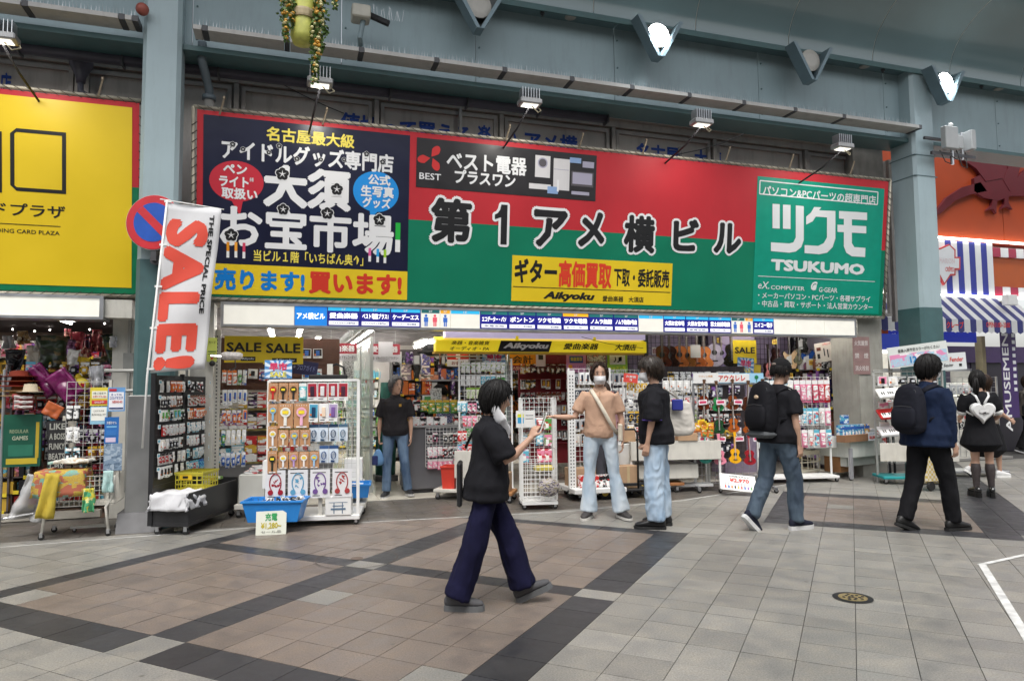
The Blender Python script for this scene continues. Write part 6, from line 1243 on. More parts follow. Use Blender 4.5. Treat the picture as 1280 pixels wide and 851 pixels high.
for i, (x, w_) in enumerate(((.32, .3), (.82, .28))): o = part('cardboard_box', MB().bbox(-w_/2, w_/2, -.08, .08, 0, .1, .003), CARD); o.matrix_world = TM @ Matrix.Translation((x, .06, .735)); tag(o, 'low cardboard tray on the %s of the long cream table' % ('left part', 'right part')[i], 'box')
RM1 = frame_m((7.0, 9.25, 0), R(-12)); grid_stand('grid_rack', 'wire rack of pink, white and red recorder packs behind the man with the cap', RM1, 1.2, .62, 1.62)
rnd = random.Random(9)
for row, z in enumerate((1.58, 1.14, .8)):
 for i in range(12):
  c = ('66B8D0', 'F0F0EE', 'E8E4DA', 'E58AA8', 'E58AA8', 'D04060', 'C83030', 'C83030')[min(7, max(0, i-4+rnd.randint(-1, 1)))] if row == 0 else rnd.choice(('F0F0EE', 'E58AA8', '66B8D0', 'D9D9D6'))
  nm = {'66B8D0': 'sky blue', 'F0F0EE': 'white', 'E8E4DA': 'cream', 'E58AA8': 'pink', 'D04060': 'crimson', 'C83030': 'red', 'D9D9D6': 'pale grey'}[c]
  me = goods('pouch', c, 'F0F0EE' if c != 'F0F0EE' else '66B8D0', .09, .36 if row == 0 else .28, .03, i)
  put('pouch', me, RM1 @ Matrix.Translation((.06+i*.1, -.03, z)) @ Matrix.Rotation(rnd.uniform(-.03, .03), 4, 'Y'), '%s recorder pouch, %s from left in the %s row of the recorder rack' % (nm, ORD[i+1], ('top', 'middle', 'bottom')[row]), 'recorder pouches on the rack')
T2 = frame_m((8.2, 9.33, 0), R(-25)); tq = frame_m((8.42, 8.85, 0), R(14))
t2 = table('display_table', 'white table carrying blue recorder boxes near the concrete pier', tq, 1.13, .62, .62, .27, WHITE, mat((.58, .6, .55), .4, var=.05, dirt=.15), True)
part('grey_leg_sleeve', MB().bbox(-.012, .045, -.012, .03, .02, .5, .004), mat((.3, .3, .32), .4), t2)
for i in range(7): put('box', goods('box', '2B8FD0' if False else '66B8D0', '2B5FB0', .085, .2, .1, i), tq @ Matrix.Translation((-.12+i*.085, .12, .86)), 'blue and white recorder box, %s from left on the white table' % ORD[i+1], 'blue recorder boxes')
put('box', goods('box', 'D8B040', '2B5FB0', .12, .2, .1, 2), tq @ Matrix.Translation((.53, .13, .86)), 'yellow and blue harmonica box at the right end of the blue boxes', None); put('box', goods('box', '66B8D0', '2B5FB0', .12, .14, .08, 1), tq @ Matrix.Translation((.15, .22, 1.01)), 'single blue box standing on top of the blue recorder boxes', None)
for i in range(3): o = part('cardboard_tray', MB().bbox(-.14, .14, -.08, .08, 0, .11, .003), mat((.27, .14, .07), .8, var=.12)); o.matrix_world = tq @ Matrix.Translation((-.0+i*.27-.05, .03, .60)); tag(o, 'brown cardboard tray in front of the blue boxes, %s from left' % ORD[i+1], 'carton')
t = thing('price_card', 'white card with red price on the edge of the white table', 'price card', tq @ Vector((.5, -.06, .60)), R(14)); part('card', MB().box(-.1, .12, 0, .004, 0, .14), C_('E8E8EC'), t); text(t, '¥3,300', .01, .05, .17, .06, INKR, bold=.04); text(t, 'リコーダー', .01, .11, .15, .03, INKB, bold=.01)
t = thing('leaflet', 'white leaflet with red strip hanging over the right end of the white table', 'leaflet', tq @ Vector((.93, -.01, .42)), R(14)); part('sheet', MB().box(-.08, .1, 0, .003, 0, .32), C_('E8E4E4'), t); part('printed_block', MB().box(.04, .09, -.002, 0, .1, .28).box(-.06, -.02, -.002, 0, .16, .2).box(-.06, -.02, -.002, 0, .08, .12).box(-.01, .03, -.002, 0, .14, .2), INKR, t)
for i in range(4): put('box', goods('box', 'F0F0EE', 'B0B4B8', .16, .14, .12, i), tq @ Matrix.Translation((.68+.12*i, .15+.08*(i % 2), .78)), 'white boxed item, %s from left on the right half of the white table' % ORD[i+1], 'white boxes on the white table')
crate('plastic_crate', 'cream plastic crate with oval holes on the floor left of the white table', frame_m((8.0, 9.45, .1), R(10)), .42, .34, .34, mat((.62, .58, .46), .45), 2, 3)
o = part('cardboard_box', MB().bbox(-.18, .18, -.14, .14, 0, .4, .003), mat((.3, .14, .05), .7, var=.2)); o.matrix_world = tq @ Matrix.Translation((.22, .35, .1)); tag(o, 'brown box under the white table', 'box'); o = part('black_drum_case', MB().lathe([(.15, 0), (.15, .26), (.13, .28)], 16), BLACK); o.location = (9.5, 9.75, .08); tag(o, 'black round case on the floor beside the concrete pier', 'case')
t = thing('keyboard_carton', 'grey and white keyboard carton lying beside the white table', 'carton', (8.12, 9.2, .5), R(-10)); part('carton', MB().bbox(-.25, .22, -.15, .2, 0, .18, .005), WHITE, t); part('printed_keys', MB().box(-.22, .2, -.1, .12, .181, .184), printed('404048', 'D0D0D0', '909090', 30), t)
t = thing('pier_notice', 'brownish three-part no-fire and no-smoking notice on the concrete pier', 'notice', (0, 9.14, 0)); a, b = P(1065, 421, 9.14), P(1088, 468, 9.14)
for i, s in enumerate(('火気厳禁', '禁　煙', '消火栓前')):
 hh = (P(1076, 421, 9.14).z-P(1076, 468, 9.14).z)/3; z1 = P(1076, 421, 9.14).z-i*hh; part('notice_plate', MB().box(a.x, b.x, -.006, 0, z1-hh+.004, z1), mat((.30, .19, .18), .5), t); text(t, s, (a.x+b.x)/2, z1-hh*.5, (b.x-a.x)*.8, hh*.42, C_('D8D0CC'), y=-.009, bold=.02)
ks = frame_m((P(1098, 560, 8.5).x, 8.55, 0), R(-25)); k_ = thing('keyboard_stand', 'tiered stand of small keyboards behind the man with the navy jacket', 'display rack', ks.translation); k_.matrix_world = ks
part('frame', MB().box(0, .03, 0, .02, 0, 1.70).box(1.0, 1.02, 0, .02, 0, 1.70).box(0, 1.02, .0, .02, 1.68, 1.70), mat((.4, .4, .38), .4), k_); mb = MB(); wire_panel(mb, 0.03, 1.0, .3, 1.72, .08, .03); part('wire_grid', mb, mat((.55, .55, .52), .4), k_); part('lower_panel', MB().bbox(-.05, 1.05, -.3, -.28, .35, .62, .004), CREAM, k_)
part('blue_base', MB().bbox(0, 1.0, -.25, .2, .08, .12, .006), mat((.02, .30, .32), .4), k_)
for (x, y) in ((.05, -.2), (.95, -.2)): castor(k_, x, y, 0, .035)
def keyboard(M, w, c, lbl):
 t = thing('keyboard', lbl, 'keyboard', M.translation, group='keyboards on the tiered stand'); t.matrix_world = M; part('case', MB().bbox(0, w, -.12, .12, 0, .04, .008), mat(c, .35), t); part('white_keys', MB().bbox(.03, w-.03, -.115, -.0, .04, .046, .001), mat((.8, .8, .78), .3, var=0), t)
 mb = MB()
 for i in range(int((w-.06)/.03)):
  if i % 7 not in (2, 6): mb.box(.045+i*.03, .058+i*.03, -.06, -.0, .046, .054)
 part('black_keys', mb, INK, t)
for z, c, w_, l in ((1.33, 'E0E0DC', .5, 'small white keyboard tilted on the top tier of the stand'), (1.35, 'E0E0DC', .3, 'second white keyboard at the right of the top tier'), (1.02, 'B01818', .55, 'red melodica keyboard on the middle tier of the stand'), (.76, 'D8D8D8', .5, 'pale keyboard on the lowest tier of the stand')): keyboard(ks @ Matrix.Translation((.0 if 'second' not in l else .55, -.15, z)) @ Matrix.Rotation(R(32), 4, 'X') @ Matrix.Rotation(R(-6), 4, 'Y'), w_, c, l)
hang_rows(ks, .05, .98, [1.62, 1.22, .92], 'tiered keyboard stand', 'packs on the keyboard stand', .15, ('box', 'card', 'phone'), (13, 7, 13, 1), .15, .12, 161, .05)
t = thing('stand_header', 'wide slanted white header board with pink and blue pictures above the keyboard stand', 'sign', P(1113, 461, 8.35), rot=(0, R(-7), R(-25)))
part('board', MB().box(0, .86, 0, .01, 0, .32), C_('D8DCD8'), t); part('printed_block', MB().box(.02, .84, -.004, -.001, .02, .2), printed('A8D0E0', 'E090B8', 'F0F0F0', 9, 3), t); text(t, '音楽入荷予定カラーがたくさん!', .45, .25, .6, .05, INK, y=-.005, bold=.02); text(t, '12', .35, .1, .1, .1, C_('2080C0'), y=-.009, bold=.04)
t = thing('stand_header', 'white logo board with black and red script hanging by the right pillar', 'sign', P(1176, 463, 8.2), rot=(0, R(-3), R(-25))); part('board', MB().box(0, .38, 0, .008, 0, .26), C_('D8DCDC'), t); text(t, 'Squier', .12, .07, .14, .06, INK, y=-.005, bold=.02, shear=.2); text(t, 'Fender', .24, .16, .2, .07, INKR, y=-.005, bold=.02, shear=.2); part('black_blob', MB().bbox(.06, .1, -.006, -.001, .16, .2, .001).bbox(.27, .31, -.006, -.001, .05, .09, .001), INK, t)
gs = thing('keyboard_stand_pair', 'two tall black folding stands leaning by the concrete pier', 'stand', (9.28, 8.95, 0)); part('leg', MB().tube([(-.05, 0, 1.52), (.02, 0, 0.05)], .02, 6), BLACK, gs); part('leg', MB().tube([(.1, 0, 1.55), (.22, .1, 0.05)], .02, 6), BLACK, gs); part('crossbar', MB().tube([(-.18, 0, 1.5), (.2, 0, 1.53)], .02, 6), BLACK, gs)
put('tag', goods('tag', 'F0F0EE', 'C83030', .15, .15), frame_m((9.3, 8.9, 1.25), 0), 'white and red price card on the black folding stand by the pier', None)
hang_rows(frame_m((10.25, 8.85, 0), R(-25)), 0, .9, [1.5, 1.3, 1.1, .9], 'rack beyond the right pillar', 'packs on the rack beyond the right pillar', .1, ('card', 'cable'), (11, 4, 0, 13), .18, .1, 171, .03)
grid_stand('grid_rack', 'silver wire rack of straps just right of the right pillar', frame_m((10.25, 8.88, 0), R(-25)), .95, .3, 1.6, .4, STEEL, .08)
def drape(name, label, cat, x0, y0, x1, y1, Y, m, seed=0, amp=.03, taper=0, tilt=0, th=.012, curve=0):
 """soft hanging thing: rippled sheet with thickness"""
 a = P(x0, y0, Y); b = P(x1, y1, Y); w = b.x-a.x; cy = P((x0+x1)/2, (y0+y1)/2, Y); h = abs(P((x0+x1)/2, y0, Y).z-P((x0+x1)/2, y1, Y).z)
 n, k = 12, 12; vs = []
 for j in range(k+1):
  for i in range(n+1):
   u, v = i/n, j/k; f = 1-taper*v; x = (u-.5)*w*f+amp*.3*noise.noise(Vector((v*3, seed, u))); yy = amp*math.sin(u*9+seed+v*2)*v+amp*noise.noise(Vector((u*4, v*4, seed)))-curve*math.sin(math.pi*u)
   vs.append((x, yy, -v*h))
 fs = [(j*(n+1)+i, j*(n+1)+i+1, (j+1)*(n+1)+i+1, (j+1)*(n+1)+i) for j in range(k) for i in range(n)]
 o = part(name, MB().mat(m).add(vs, fs), None, None, True); o.location = (cy.x, Y, cy.z+h/2); o.rotation_euler = (0, tilt, 0); md = o.modifiers.new('thickness', 'SOLIDIFY'); md.thickness = th
 return tag(o, label, cat)
CLR = mat((.75, .75, .78), .1, var=.05, alpha=.35)
LSg = 9.7
drape('hanging_bag', 'shiny black bag hanging in the left shop above the stack of hats', 'bag', 6, 437, 32, 467, 9.6, mat((.012, .012, .015), .15), 1, .05, .4)
drape('hanging_bag', 'green and brown camouflage bag in clear wrap under the left light box', 'bag', 46, 420, 86, 460, 9.5, printed('2A3A20', '1A2010', '6A5A38', 14, 1), 2, .06, .35, curve=.1)
drape('hanging_bag', 'dark patterned bag in clear plastic hanging right of the red banners', 'bag', 126, 417, 152, 458, 9.5, printed('1A2A2A', '3A4A30', '6A6A30', 16, 2), 3, .04, .5, R(-10))
for i, (x0, x1, y0, y1, c, l) in enumerate(((80, 89, 411, 432, '8A2030', 'leftmost dark red'), (91, 105, 415, 445, '7A1828', 'wide maroon'), (107, 113, 418, 446, '3A1838', 'narrow plum'), (115, 127, 412, 440, '6A1820', 'right-hand oxblood'), (128, 134, 430, 458, 'C07040', 'orange'))): drape('small_banner', '%s banner hanging deep in the left shop' % l, 'banner', x0, y0, x1, y1, 10.3, printed(c, 'A04048', 'C09080', 20, i), i, .02)
drape('yellow_cloth', 'bright yellow twisted cloth hanging in the middle of the left shop', 'cloth', 93, 446, 113, 474, 9.5, mat((.72, .5, .02), .5, var=.1), 4, .06, -.2, R(10))
bl_ = thing('heart_eyed_ball', 'round yellow plush ball with red heart eyes hanging in the left shop', 'plush ball', P(102, 481, 9.4)); part('ball', MB().sphere((0, 0, 0), .085, 14, 10), mat((.75, .6, .08), .6), bl_, True)
for sx in (-.035, .035): part('heart_eye', MB().prism([(sx, -.03), (sx+.028, .005), (sx+.02, .025), (sx, .012), (sx-.02, .025), (sx-.028, .005)], 'y', -.088, -.07), C_('B02030'), bl_)
for i in range(5):
 c = ('7A2810', '8A3A18', '9A3020', 'B08858', 'C0A070')[4-i]; q = P(24+i % 2*3, 495-i*6.0, 9.3); mb = MB().lathe([(.2, 0), (.21, .008), (.1, .014), (.095, .06), (.04, .075), (.0, .075)], 18); o = part('straw_hat', mb, mat(c, .8, bump=.3, bs=80), None, True); o.location = q; tag(o, '%s brimmed hat, %s up in the stack in the left shop' % (('tan', 'straw', 'brick red', 'brown', 'rust')[i], ORD[i+1]), 'hat', 'hats stacked in the left shop')
q = P(38, 490, 9.1); o = part('straw_hat', MB().lathe([(.13, 0), (.135, .006), (.075, .01), (.06, .09), (.0, .095)], 18), mat((.5, .42, .3), .8, bump=.3, bs=80), None, True); o.location = q; tag(o, 'single pale straw hat beside the stack of hats', 'hat')
for i, (x0, y0, x1, y1, tl) in enumerate(((32, 458, 52, 500, -35), (54, 466, 82, 505, -40))): drape('costume_pack', '%s magenta costume pack slanting in clear wrap in the left shop' % ('left', 'right')[i], 'costume pack', x0, y0, x1, y1, 9.3-.1*i, mat((.16, .012, .09), .25, var=.4, vs_=14), i, .03, .1, R(tl), .04)
for i, (x0, y0, x1, y1, c) in enumerate(((60, 460, 80, 492, (.6, .6, .6)), (78, 462, 96, 490, (.66, .66, .64)), (34, 432, 54, 465, (.5, .46, .38)), (112, 470, 124, 500, (.6, .55, .5)))): drape('clear_bag', 'crinkled %s plastic bag hanging in the left shop, %s' % (('white', 'milky', 'cream', 'beige')[i], ('above the magenta packs', 'left of the yellow ball', 'beside the black bag', 'right of the yellow ball')[i]), 'plastic bag', x0, y0, x1, y1, 9.55, mat(c, .25, var=.15, bump=.5, bs=9), 20+i, .06, .2)
drape('striped_cloth', 'red and white striped cloth hanging at the left edge shop', 'cloth', 16, 493, 42, 512, 9.1, mat((.3, .05, .05), .7), 6, .03)
for i in range(3): drape('white_stripe', 'white stripe ribbon %s on the striped cloth' % ('top', 'middle', 'bottom')[i], 'ribbon', 18, 495+i*6, 41, 498+i*6, 9.02, mat((.55, .5, .48), .7), 6, .01)
drape('orange_pouch', 'orange red flat pouch tilted in clear wrap in the left shop', 'pouch', 60, 505, 82, 522, 9.0, mat((.42, .1, .03), .3, var=.15), 7, .01, 0, R(28))
t, w, h = poster('green_towel', 'dark green boxed towel with pale lettering and yellow stripe in the left shop', 'towel pack', 5, 518, 50, 583, 9.15, mat((.01, .09, .055), .4, var=.1), [('REGULAR', (.42, .68), (.5, .07), C_('90A080'), .03), ('GAMES', (.45, .55), (.42, .08), C_('B0B8A0'), .03), (mat((.55, .42, .03), .5), (.1, .05, .92, .16)), (mat((.5, .36, .03), .5), (.86, .16, .95, .85)), (C_('B0B8B0'), (.5, .25, .75, .34)), (mat((.02, .16, .1), .5), (.15, .2, .8, .42))], th=.05)
drape('black_shirt', 'black shirt printed with pale lettering hanging in the left shop', 'shirt', 58, 525, 84, 592, 9.05, mat((.015, .015, .018), .8), 8, .03, .1, R(-6))
tt = thing('shirt_lettering', 'pale block lettering on a card over the black shirt', 'card', P(71, 560, 8.95)); part('card', MB().box(-.09, .1, 0, .004, -.25, .3), mat((.02, .02, .022), .8), tt)
for i, s in enumerate(('LIKE', 'A BOSS', 'FUNKY', 'BEATS', 'T-PIX')): text(tt, s, .0, .24-i*.11, .15, .07, C_('A8A8A0'), y=-.004, bold=.03)
drape('cream_shirt', 'long cream garment with black letters hanging in the left shop', 'garment', 80, 520, 96, 572, 9.0, mat((.42, .39, .33), .8, var=.1), 9, .03, 0, R(4))
drape('striped_blanket', 'brown and tan striped blanket hanging low in the left shop', 'blanket', 40, 535, 62, 600, 9.5, printed('3A1810', '5A3018', '6A4A30', 8, 1), 10, .03)
for x, y in ((-4.6, 10.0), (-2.9, 10.0)): tube_light(x, y, 2.44, 1.2, 0, 'added fluorescent tube brightening the left shop from its ceiling, %s' % ('left one' if x < -4 else 'right one'))  # two tubes added only to raise the light in this shop
LM = frame_m((-3.35, 9.6, 0), 0)
_seen = set()
for i in range(44):
 x0 = rr.uniform(2, 140); y0 = rr.uniform(412, 560); ww = rr.uniform(8, 18); c_ = rr.choice(('clear', 'white', 'tan', 'olive', 'plum', 'red', 'navy')); m_ = {'clear': mat((.5, .5, .52), .15, var=.2, bump=.5, bs=9), 'white': mat((.6, .58, .54), .5, var=.1), 'tan': printed('B09060', '604020', 'E0D8C0', 18, i % 3), 'olive': printed('504A20', '2A3018', 'A09040', 16, i % 3), 'plum': printed('5A2850', 'B080A0', '302030', 18, i % 3), 'red': printed('902028', 'E0C0A0', '401010', 18, i % 3), 'navy': printed('203050', 'A0A8B0', '806030', 18, i % 3)}[c_]
 lb_ = '%s packet %s, %s' % (c_, ('high under the light box', 'at head height', 'at waist height', 'low down')[min(3, int((y0-412)/38))], ('at the left edge', 'left of centre in the left shop', 'in the middle of the left shop', 'right of centre in the left shop', 'behind the price stand')[min(4, int(x0/29))])
 if lb_ in _seen: continue
 _seen.add(lb_); yy = rr.uniform(9.35, 9.75); drape('hanging_packet', lb_, 'packet', x0, y0, x0+ww, y0+ww*rr.uniform(1.1, 1.9), yy, m_, i, .04, rr.uniform(-.2, .3), R(rr.uniform(-15, 15)))['group'] = 'packets hanging in the left shop'
packed('goods_shelf', 'dim crowded shelf deep in the left shop', frame_m((-5.6, 10.9, 0), 0), 3.7, .1, 2.2, 9, 21, (4, 12, 2, 9, 0, 5, 7, 14))
packed('goods_shelf', 'crowded front shelf of toys and novelties behind the mesh cart', frame_m((-3.1, 9.75, 0), 0), 1.2, .15, 1.35, 7, 22, (7, 9, 8, 0, 2, 4, 12, 3))
packed('goods_shelf', 'crowded shelf at the far left edge of the left shop', frame_m((-4.4, 9.7, 0), 0), 1.3, .1, 1.3, 6, 24, (8, 12, 4, 0, 14, 5))
hang_rows(frame_m((-3.0, 9.45, 0), 0), .1, 1.15, [1.85, 1.65, 1.45, 1.25, 1.05, .85], 'left shop front grid', 'packs on the front grid of the left shop', .11, ('pouch', 'card'), (7, 9, 2, 0, 4, 8, 5, 12), .17, .15, 181, .04)
hang_rows(frame_m((-4.3, 9.3, 0), 0), .1, 1.0, [1.9, 1.65, 1.4, 1.15, .9], 'far left stand', 'packs on the far left stand', .13, ('pouch', 'card', 'box'), (8, 5, 0, 9, 13), .2, .1, 187, .04)
st = thing('steel_stand', 'thin steel upright stand with hats and towels at the left edge', 'stand', (-3.02, 9.2, 0)); part('post', MB().tube([(0, 0, 0), (0, 0, 1.75)], .02, 8).tube([(-.3, 0, .05), (.3, .1, .12)], .015, 6), STEEL, st)
pf = thing('price_stand', 'cream L-shaped frame carrying price signs beside the left pillar', 'stand', (-1.84, 8.62, 0)); part('post', MB().box(-.015, .015, -.015, .015, .05, 1.62), CREAM, pf); part('foot', MB().box(-.34, .015, -.02, .02, .04, .07), CREAM, pf); castor(pf, -.3, 0, 0, .02)
mb = MB(); wire_panel(mb, -.42, .0, .5, 1.6, .07, .02); part('wire_grid', mb, mat((.5, .5, .48), .4), pf)
poster('price_card', 'yellow bordered price card at the upper left of the cream frame', 'price card', 113, 484, 136, 507, 8.5, mat((.70, .58, .06), .4), [(C_('F0F0E0'), (.1, .4, .9, .8)), ('1枚ご注文で', (.5, .68), (.66, .12), INK, .01), ('お得です¥1,000', (.5, .5), (.7, .12), INKR, .01), (C_('D04040'), (.1, .1, .9, .3)), ('SALE中', (.5, .2), (.5, .13), INKW, .02)])
poster('price_card', 'blue bordered price card at the upper right of the cream frame', 'price card', 135, 484, 156, 514, 8.49, mat((.16, .36, .68), .4), [(C_('F0F0F4'), (.08, .06, .92, .8)), ('まってね', (.5, .7), (.6, .09), INKB, .01), ('コスパマスク', (.5, .56), (.75, .13), INKB, .02), ('3枚¥540', (.55, .4), (.6, .12), INKR, .02), (C_('C03040'), (.08, .84, .5, .94)), (C_('203870'), (.1, .1, .9, .16))])
poster('price_card', 'white card with pale blue border below the yellow card', 'price card', 113, 508, 134, 530, 8.5, C_('90C0D8'), [(C_('F0F0E8'), (.06, .2, .94, .96)), ('このマスクは', (.5, .76), (.6, .1), INK, .01), ('肌ざわりがよいです', (.5, .55), (.8, .12), INK, .01)])
poster('blue_poster', 'blue product poster with pale pouch picture on the cream frame', 'poster', 131, 521, 148, 554, 8.45, mat((.03, .16, .48), .35), [(C_('80B8E0'), (.15, .6, .85, .66)), ('冷感タオル', (.5, .78), (.7, .12), INKW, .02), (C_('D8C8E0'), (.1, .05, .8, .22)), (C_('3A78C0'), (.15, .3, .85, .5))])
poster('notice', 'grey blue notice sheet full of fine print at the bottom of the cream frame', 'notice', 130, 554, 152, 588, 8.45, printed('7A90A8', 'A8B8C8', '506880', 34, 1))
hang_rows(frame_m((-2.25, 8.6, 0), 0), .0, .2, [1.35, 1.12, .9, .72], 'cream price frame', 'packs on the cream frame', .07, ('pouch', 'card'), (8, 5, 7, 4), .17, .0, 191, .03)
mc = thing('mesh_cart', 'cream wire mesh shopping cart draped with a towel in front of the left shop', 'cart', (-2.05, 8.5, 0))
mb = MB()
for y in (-.2, .25): wire_panel(mb, -.34, .34, .32, .62, .045, y)
wire_panel(mb, -.34, .34, .32, .62, .045, .25)
for x in (-.34, .34):
 for i in range(10): mb.box(x-.003, x+.003, -.2+i*.05-.003, -.2+i*.05+.003, .32, .62)
mb.box(-.34, .34, -.2, .25, .315, .322); part('basket', mb, CREAM, mc)
for sx in (-1, 1): part('leg', MB().tube([(sx*.34, -.2, .62), (sx*.33, -.2, .4), (sx*.27, -.22, .3), (sx*.30, -.22, .06)], .014, 8), CREAM, mc, True); castor(mc, sx*.30, -.22, 0, .028); castor(mc, sx*.3, .2, 0, .028)
cloth('towel', 'yellow beach towel with colourful picture print draped over the mesh cart', .44, .3, .26, printed('B8A040', 'A86048', '70A898', 16, 4, .8), frame_m((-2.2, 8.40, .69), 0), 9, amp=.016, cat='towel', over=.14)
drape('yellow_towel', 'plain yellow towel corner hanging down the left of the mesh cart', 'towel', 57, 592, 73, 648, 8.2, mat((.48, .36, .04), .85, var=.15, bump=.3, bs=40), 3, .02, -.25, R(8), .003); drape('green_towel', 'yellow and green towel corner hanging off the right of the mesh cart', 'towel', 104, 610, 117, 640, 8.2, printed('C8B830', '50A070', 'E0D890', 12, 2, .8), 5, .03, -.2)
cloth('folded_towels', 'pile of folded white and pastel towels on top of the mesh cart', .36, .26, .03, printed('D8D8D0', 'C0A890', '90B8B0', 9, 3, .8), frame_m((-2.15, 8.5, .78), 0), 12, amp=.03, over=.02, cat='towels')
drape('clear_bag', 'large crumpled clear plastic bag slumped on the ground left of the mesh cart', 'plastic bag', 34, 594, 62, 650, 8.5, mat((.5, .5, .5), .15, var=.2, bump=.6, bs=9, alpha=.6), 33, .1, -.5, R(12))
o = drape('towel', 'pale aqua and white cloth hanging from the right rail of the mesh cart', 'towel', 130, 588, 141, 615, 8.25, mat((.4, .58, .56), .7, var=.2, vs_=20), 14, .02, -.1)
# ================================================================== SALE FLAG, ROAD SIGN, LAMPS, CAMERAS, FLOWERS
fg = thing('sale_flag', 'white vertical sale flag with red letters on a white pole before the left pillar', 'flag', (-1.32, 8.0, 0))
def FP(px, py): q = P(px, py, 8.0); return (q.x+1.32, 0, q.z)
part('pole', MB().tube([FP(178, 560), FP(184, 470), FP(209, 250)], .011, 8), WHITE, fg, True); part('top_rod', MB().tube([FP(200, 249), FP(280, 262)], .007, 6), WHITE, fg, True)
for py, px in ((252, 208), (306, 202), (358, 196), (410, 190), (461, 186)): part('tab', MB().cbox(FP(px+2, py), (.07, .012, .02)), WHITE, fg)
TLc, TRc, BLc, BRc = FP(207, 253), FP(277, 261), FP(187, 466), FP(255, 461)
n, k = 14, 24; vs = []
def flagp(u, v, off=0):
 a = Vector(TLc).lerp(Vector(TRc), u); b = Vector(BLc).lerp(Vector(BRc), u); p = a.lerp(b, v)
 return Vector((p.x+.006*math.sin(v*9), .02*math.sin(u*5+v*3)*(.3+v)+.012*math.sin(v*14+u*4)+off, p.z))
for j in range(k+1):
 for i in range(n+1): vs.append(flagp(i/n, j/k))
o = part('cloth', MB().mat(mat((.64, .64, .65), .75, var=.04, bump=.1)).add(vs, [(j*(n+1)+i, j*(n+1)+i+1, (j+1)*(n+1)+i+1, (j+1)*(n+1)+i) for j in range(k) for i in range(n)]), None, fg, True)
o.modifiers.new('thickness', 'SOLIDIFY').thickness = .001
RF = mat((.68, .07, .04), .7, var=.03)
def flag_text(s, u0, u1, v0, v1, m, bold, name='lettering', rot=True, yoff=-.006, flip=False):
 me, bb = textmesh(s, bold, m); me = me.copy(); bm = bmesh.new(); bm.from_mesh(me)
 for _ in range(2): bmesh.ops.subdivide_edges(bm, edges=[e for e in bm.edges if e.calc_length() > .12], cuts=1)
 bmesh.ops.triangulate(bm, faces=bm.faces)
 for v in bm.verts:
  a = (v.co.x-bb[0])/(bb[1]-bb[0]); b = (v.co.y-bb[2])/(bb[3]-bb[2])
  if rot: u = u0+(u1-u0)*b; vv = v0+(v1-v0)*a     # text reads downwards, letters turned clockwise
  else: u = u0+(u1-u0)*a; vv = v1+(v0-v1)*b
  v.co = flagp(u, vv, yoff-v.co.z*.5*-1)
 bm.to_mesh(me); bm.free(); link(name, me, fg)
flag_text('SALE!', .04, .80, .09, .99, RF, .062); flag_text('THE SPECIAL PRICE', .80, .885, .05, .66, INK, .04)
ns = thing('no_parking_sign', 'round blue no-parking sign with red ring strapped to the left pillar', 'road sign', P(192, 278, 8.32)); kx = depth(P(192, 278, 8.32))/F
ns.rotation_euler = (0, 0, R(-18))
part('disc', MB().lathe([(.295, -.004), (.3, 0), (.3, .006)], 40, (0, 0, 0), 'y'), mat((.55, .02, .03), .35), ns); part('ring_edge', MB().lathe([(.305, .004), (.305, .012)], 40, (0, 0, 0), 'y'), mat((.5, .5, .5), .4), ns)
part('blue_field', MB().lathe([(.215, -.008), (.215, -.003)], 40, (0, 0, 0), 'y'), mat((.01, .08, .42), .35), ns)
part('red_bar', MB().add([(.21*math.cos(R(135))+.03, -.011, .21*math.sin(R(135))+.03), (.21*math.cos(R(135))-.03, -.011, .21*math.sin(R(135))-.03), (.21*math.cos(R(-45))-.03, -.011, .21*math.sin(R(-45))-.03), (.21*math.cos(R(-45))+.03, -.011, .21*math.sin(R(-45))+.03)], [(0, 1, 2, 3)]), mat((.55, .02, .03), .35), ns)
part('bracket', MB().box(-.03, .03, .01, .2, -.42, .05).lathe([(.06, 0), (.06, .12)], 10, (0, .05, -.4), 'y'), DKGREY, ns)
poster('small_notice', 'small yellow-green notice fixed to the pier behind the sale flag', 'notice', 259, 422, 271, 452, 9.1, mat((.55, .6, .12), .45), [('カード', (.5, .8), (.7, .12), INK, .01), (C_('306030'), (.1, .4, .9, .44)), (C_('306030'), (.1, .3, .8, .33)), ('¥', (.5, .15), (.3, .15), INKR, .02)])
cl = thing('dome_camera', 'clear wrapped lamp and small camera clipped in front of the sale banner', 'camera', P(288, 445, 9.1)); part('arm', MB().tube([(-.22, 0, 0), (.1, 0, -.02)], .014, 6), CHROME, cl); part('wrapped_lamp', MB().lathe([(.04, -.1), (.055, -.05), (.05, .1), (.03, .14)], 10, (.0, 0, -.0), 'x'), mat((.6, .55, .52), .15, var=.3, vs_=30), cl); part('lens', MB().sphere((-.2, -.02, -.09), .035, 10, 7), BLACK, cl, True); part('bracket', MB().tube([(.05, 0, 0), (.06, 0, -.14), (0, 0, -.18)], .008, 5), DKGREY, cl)
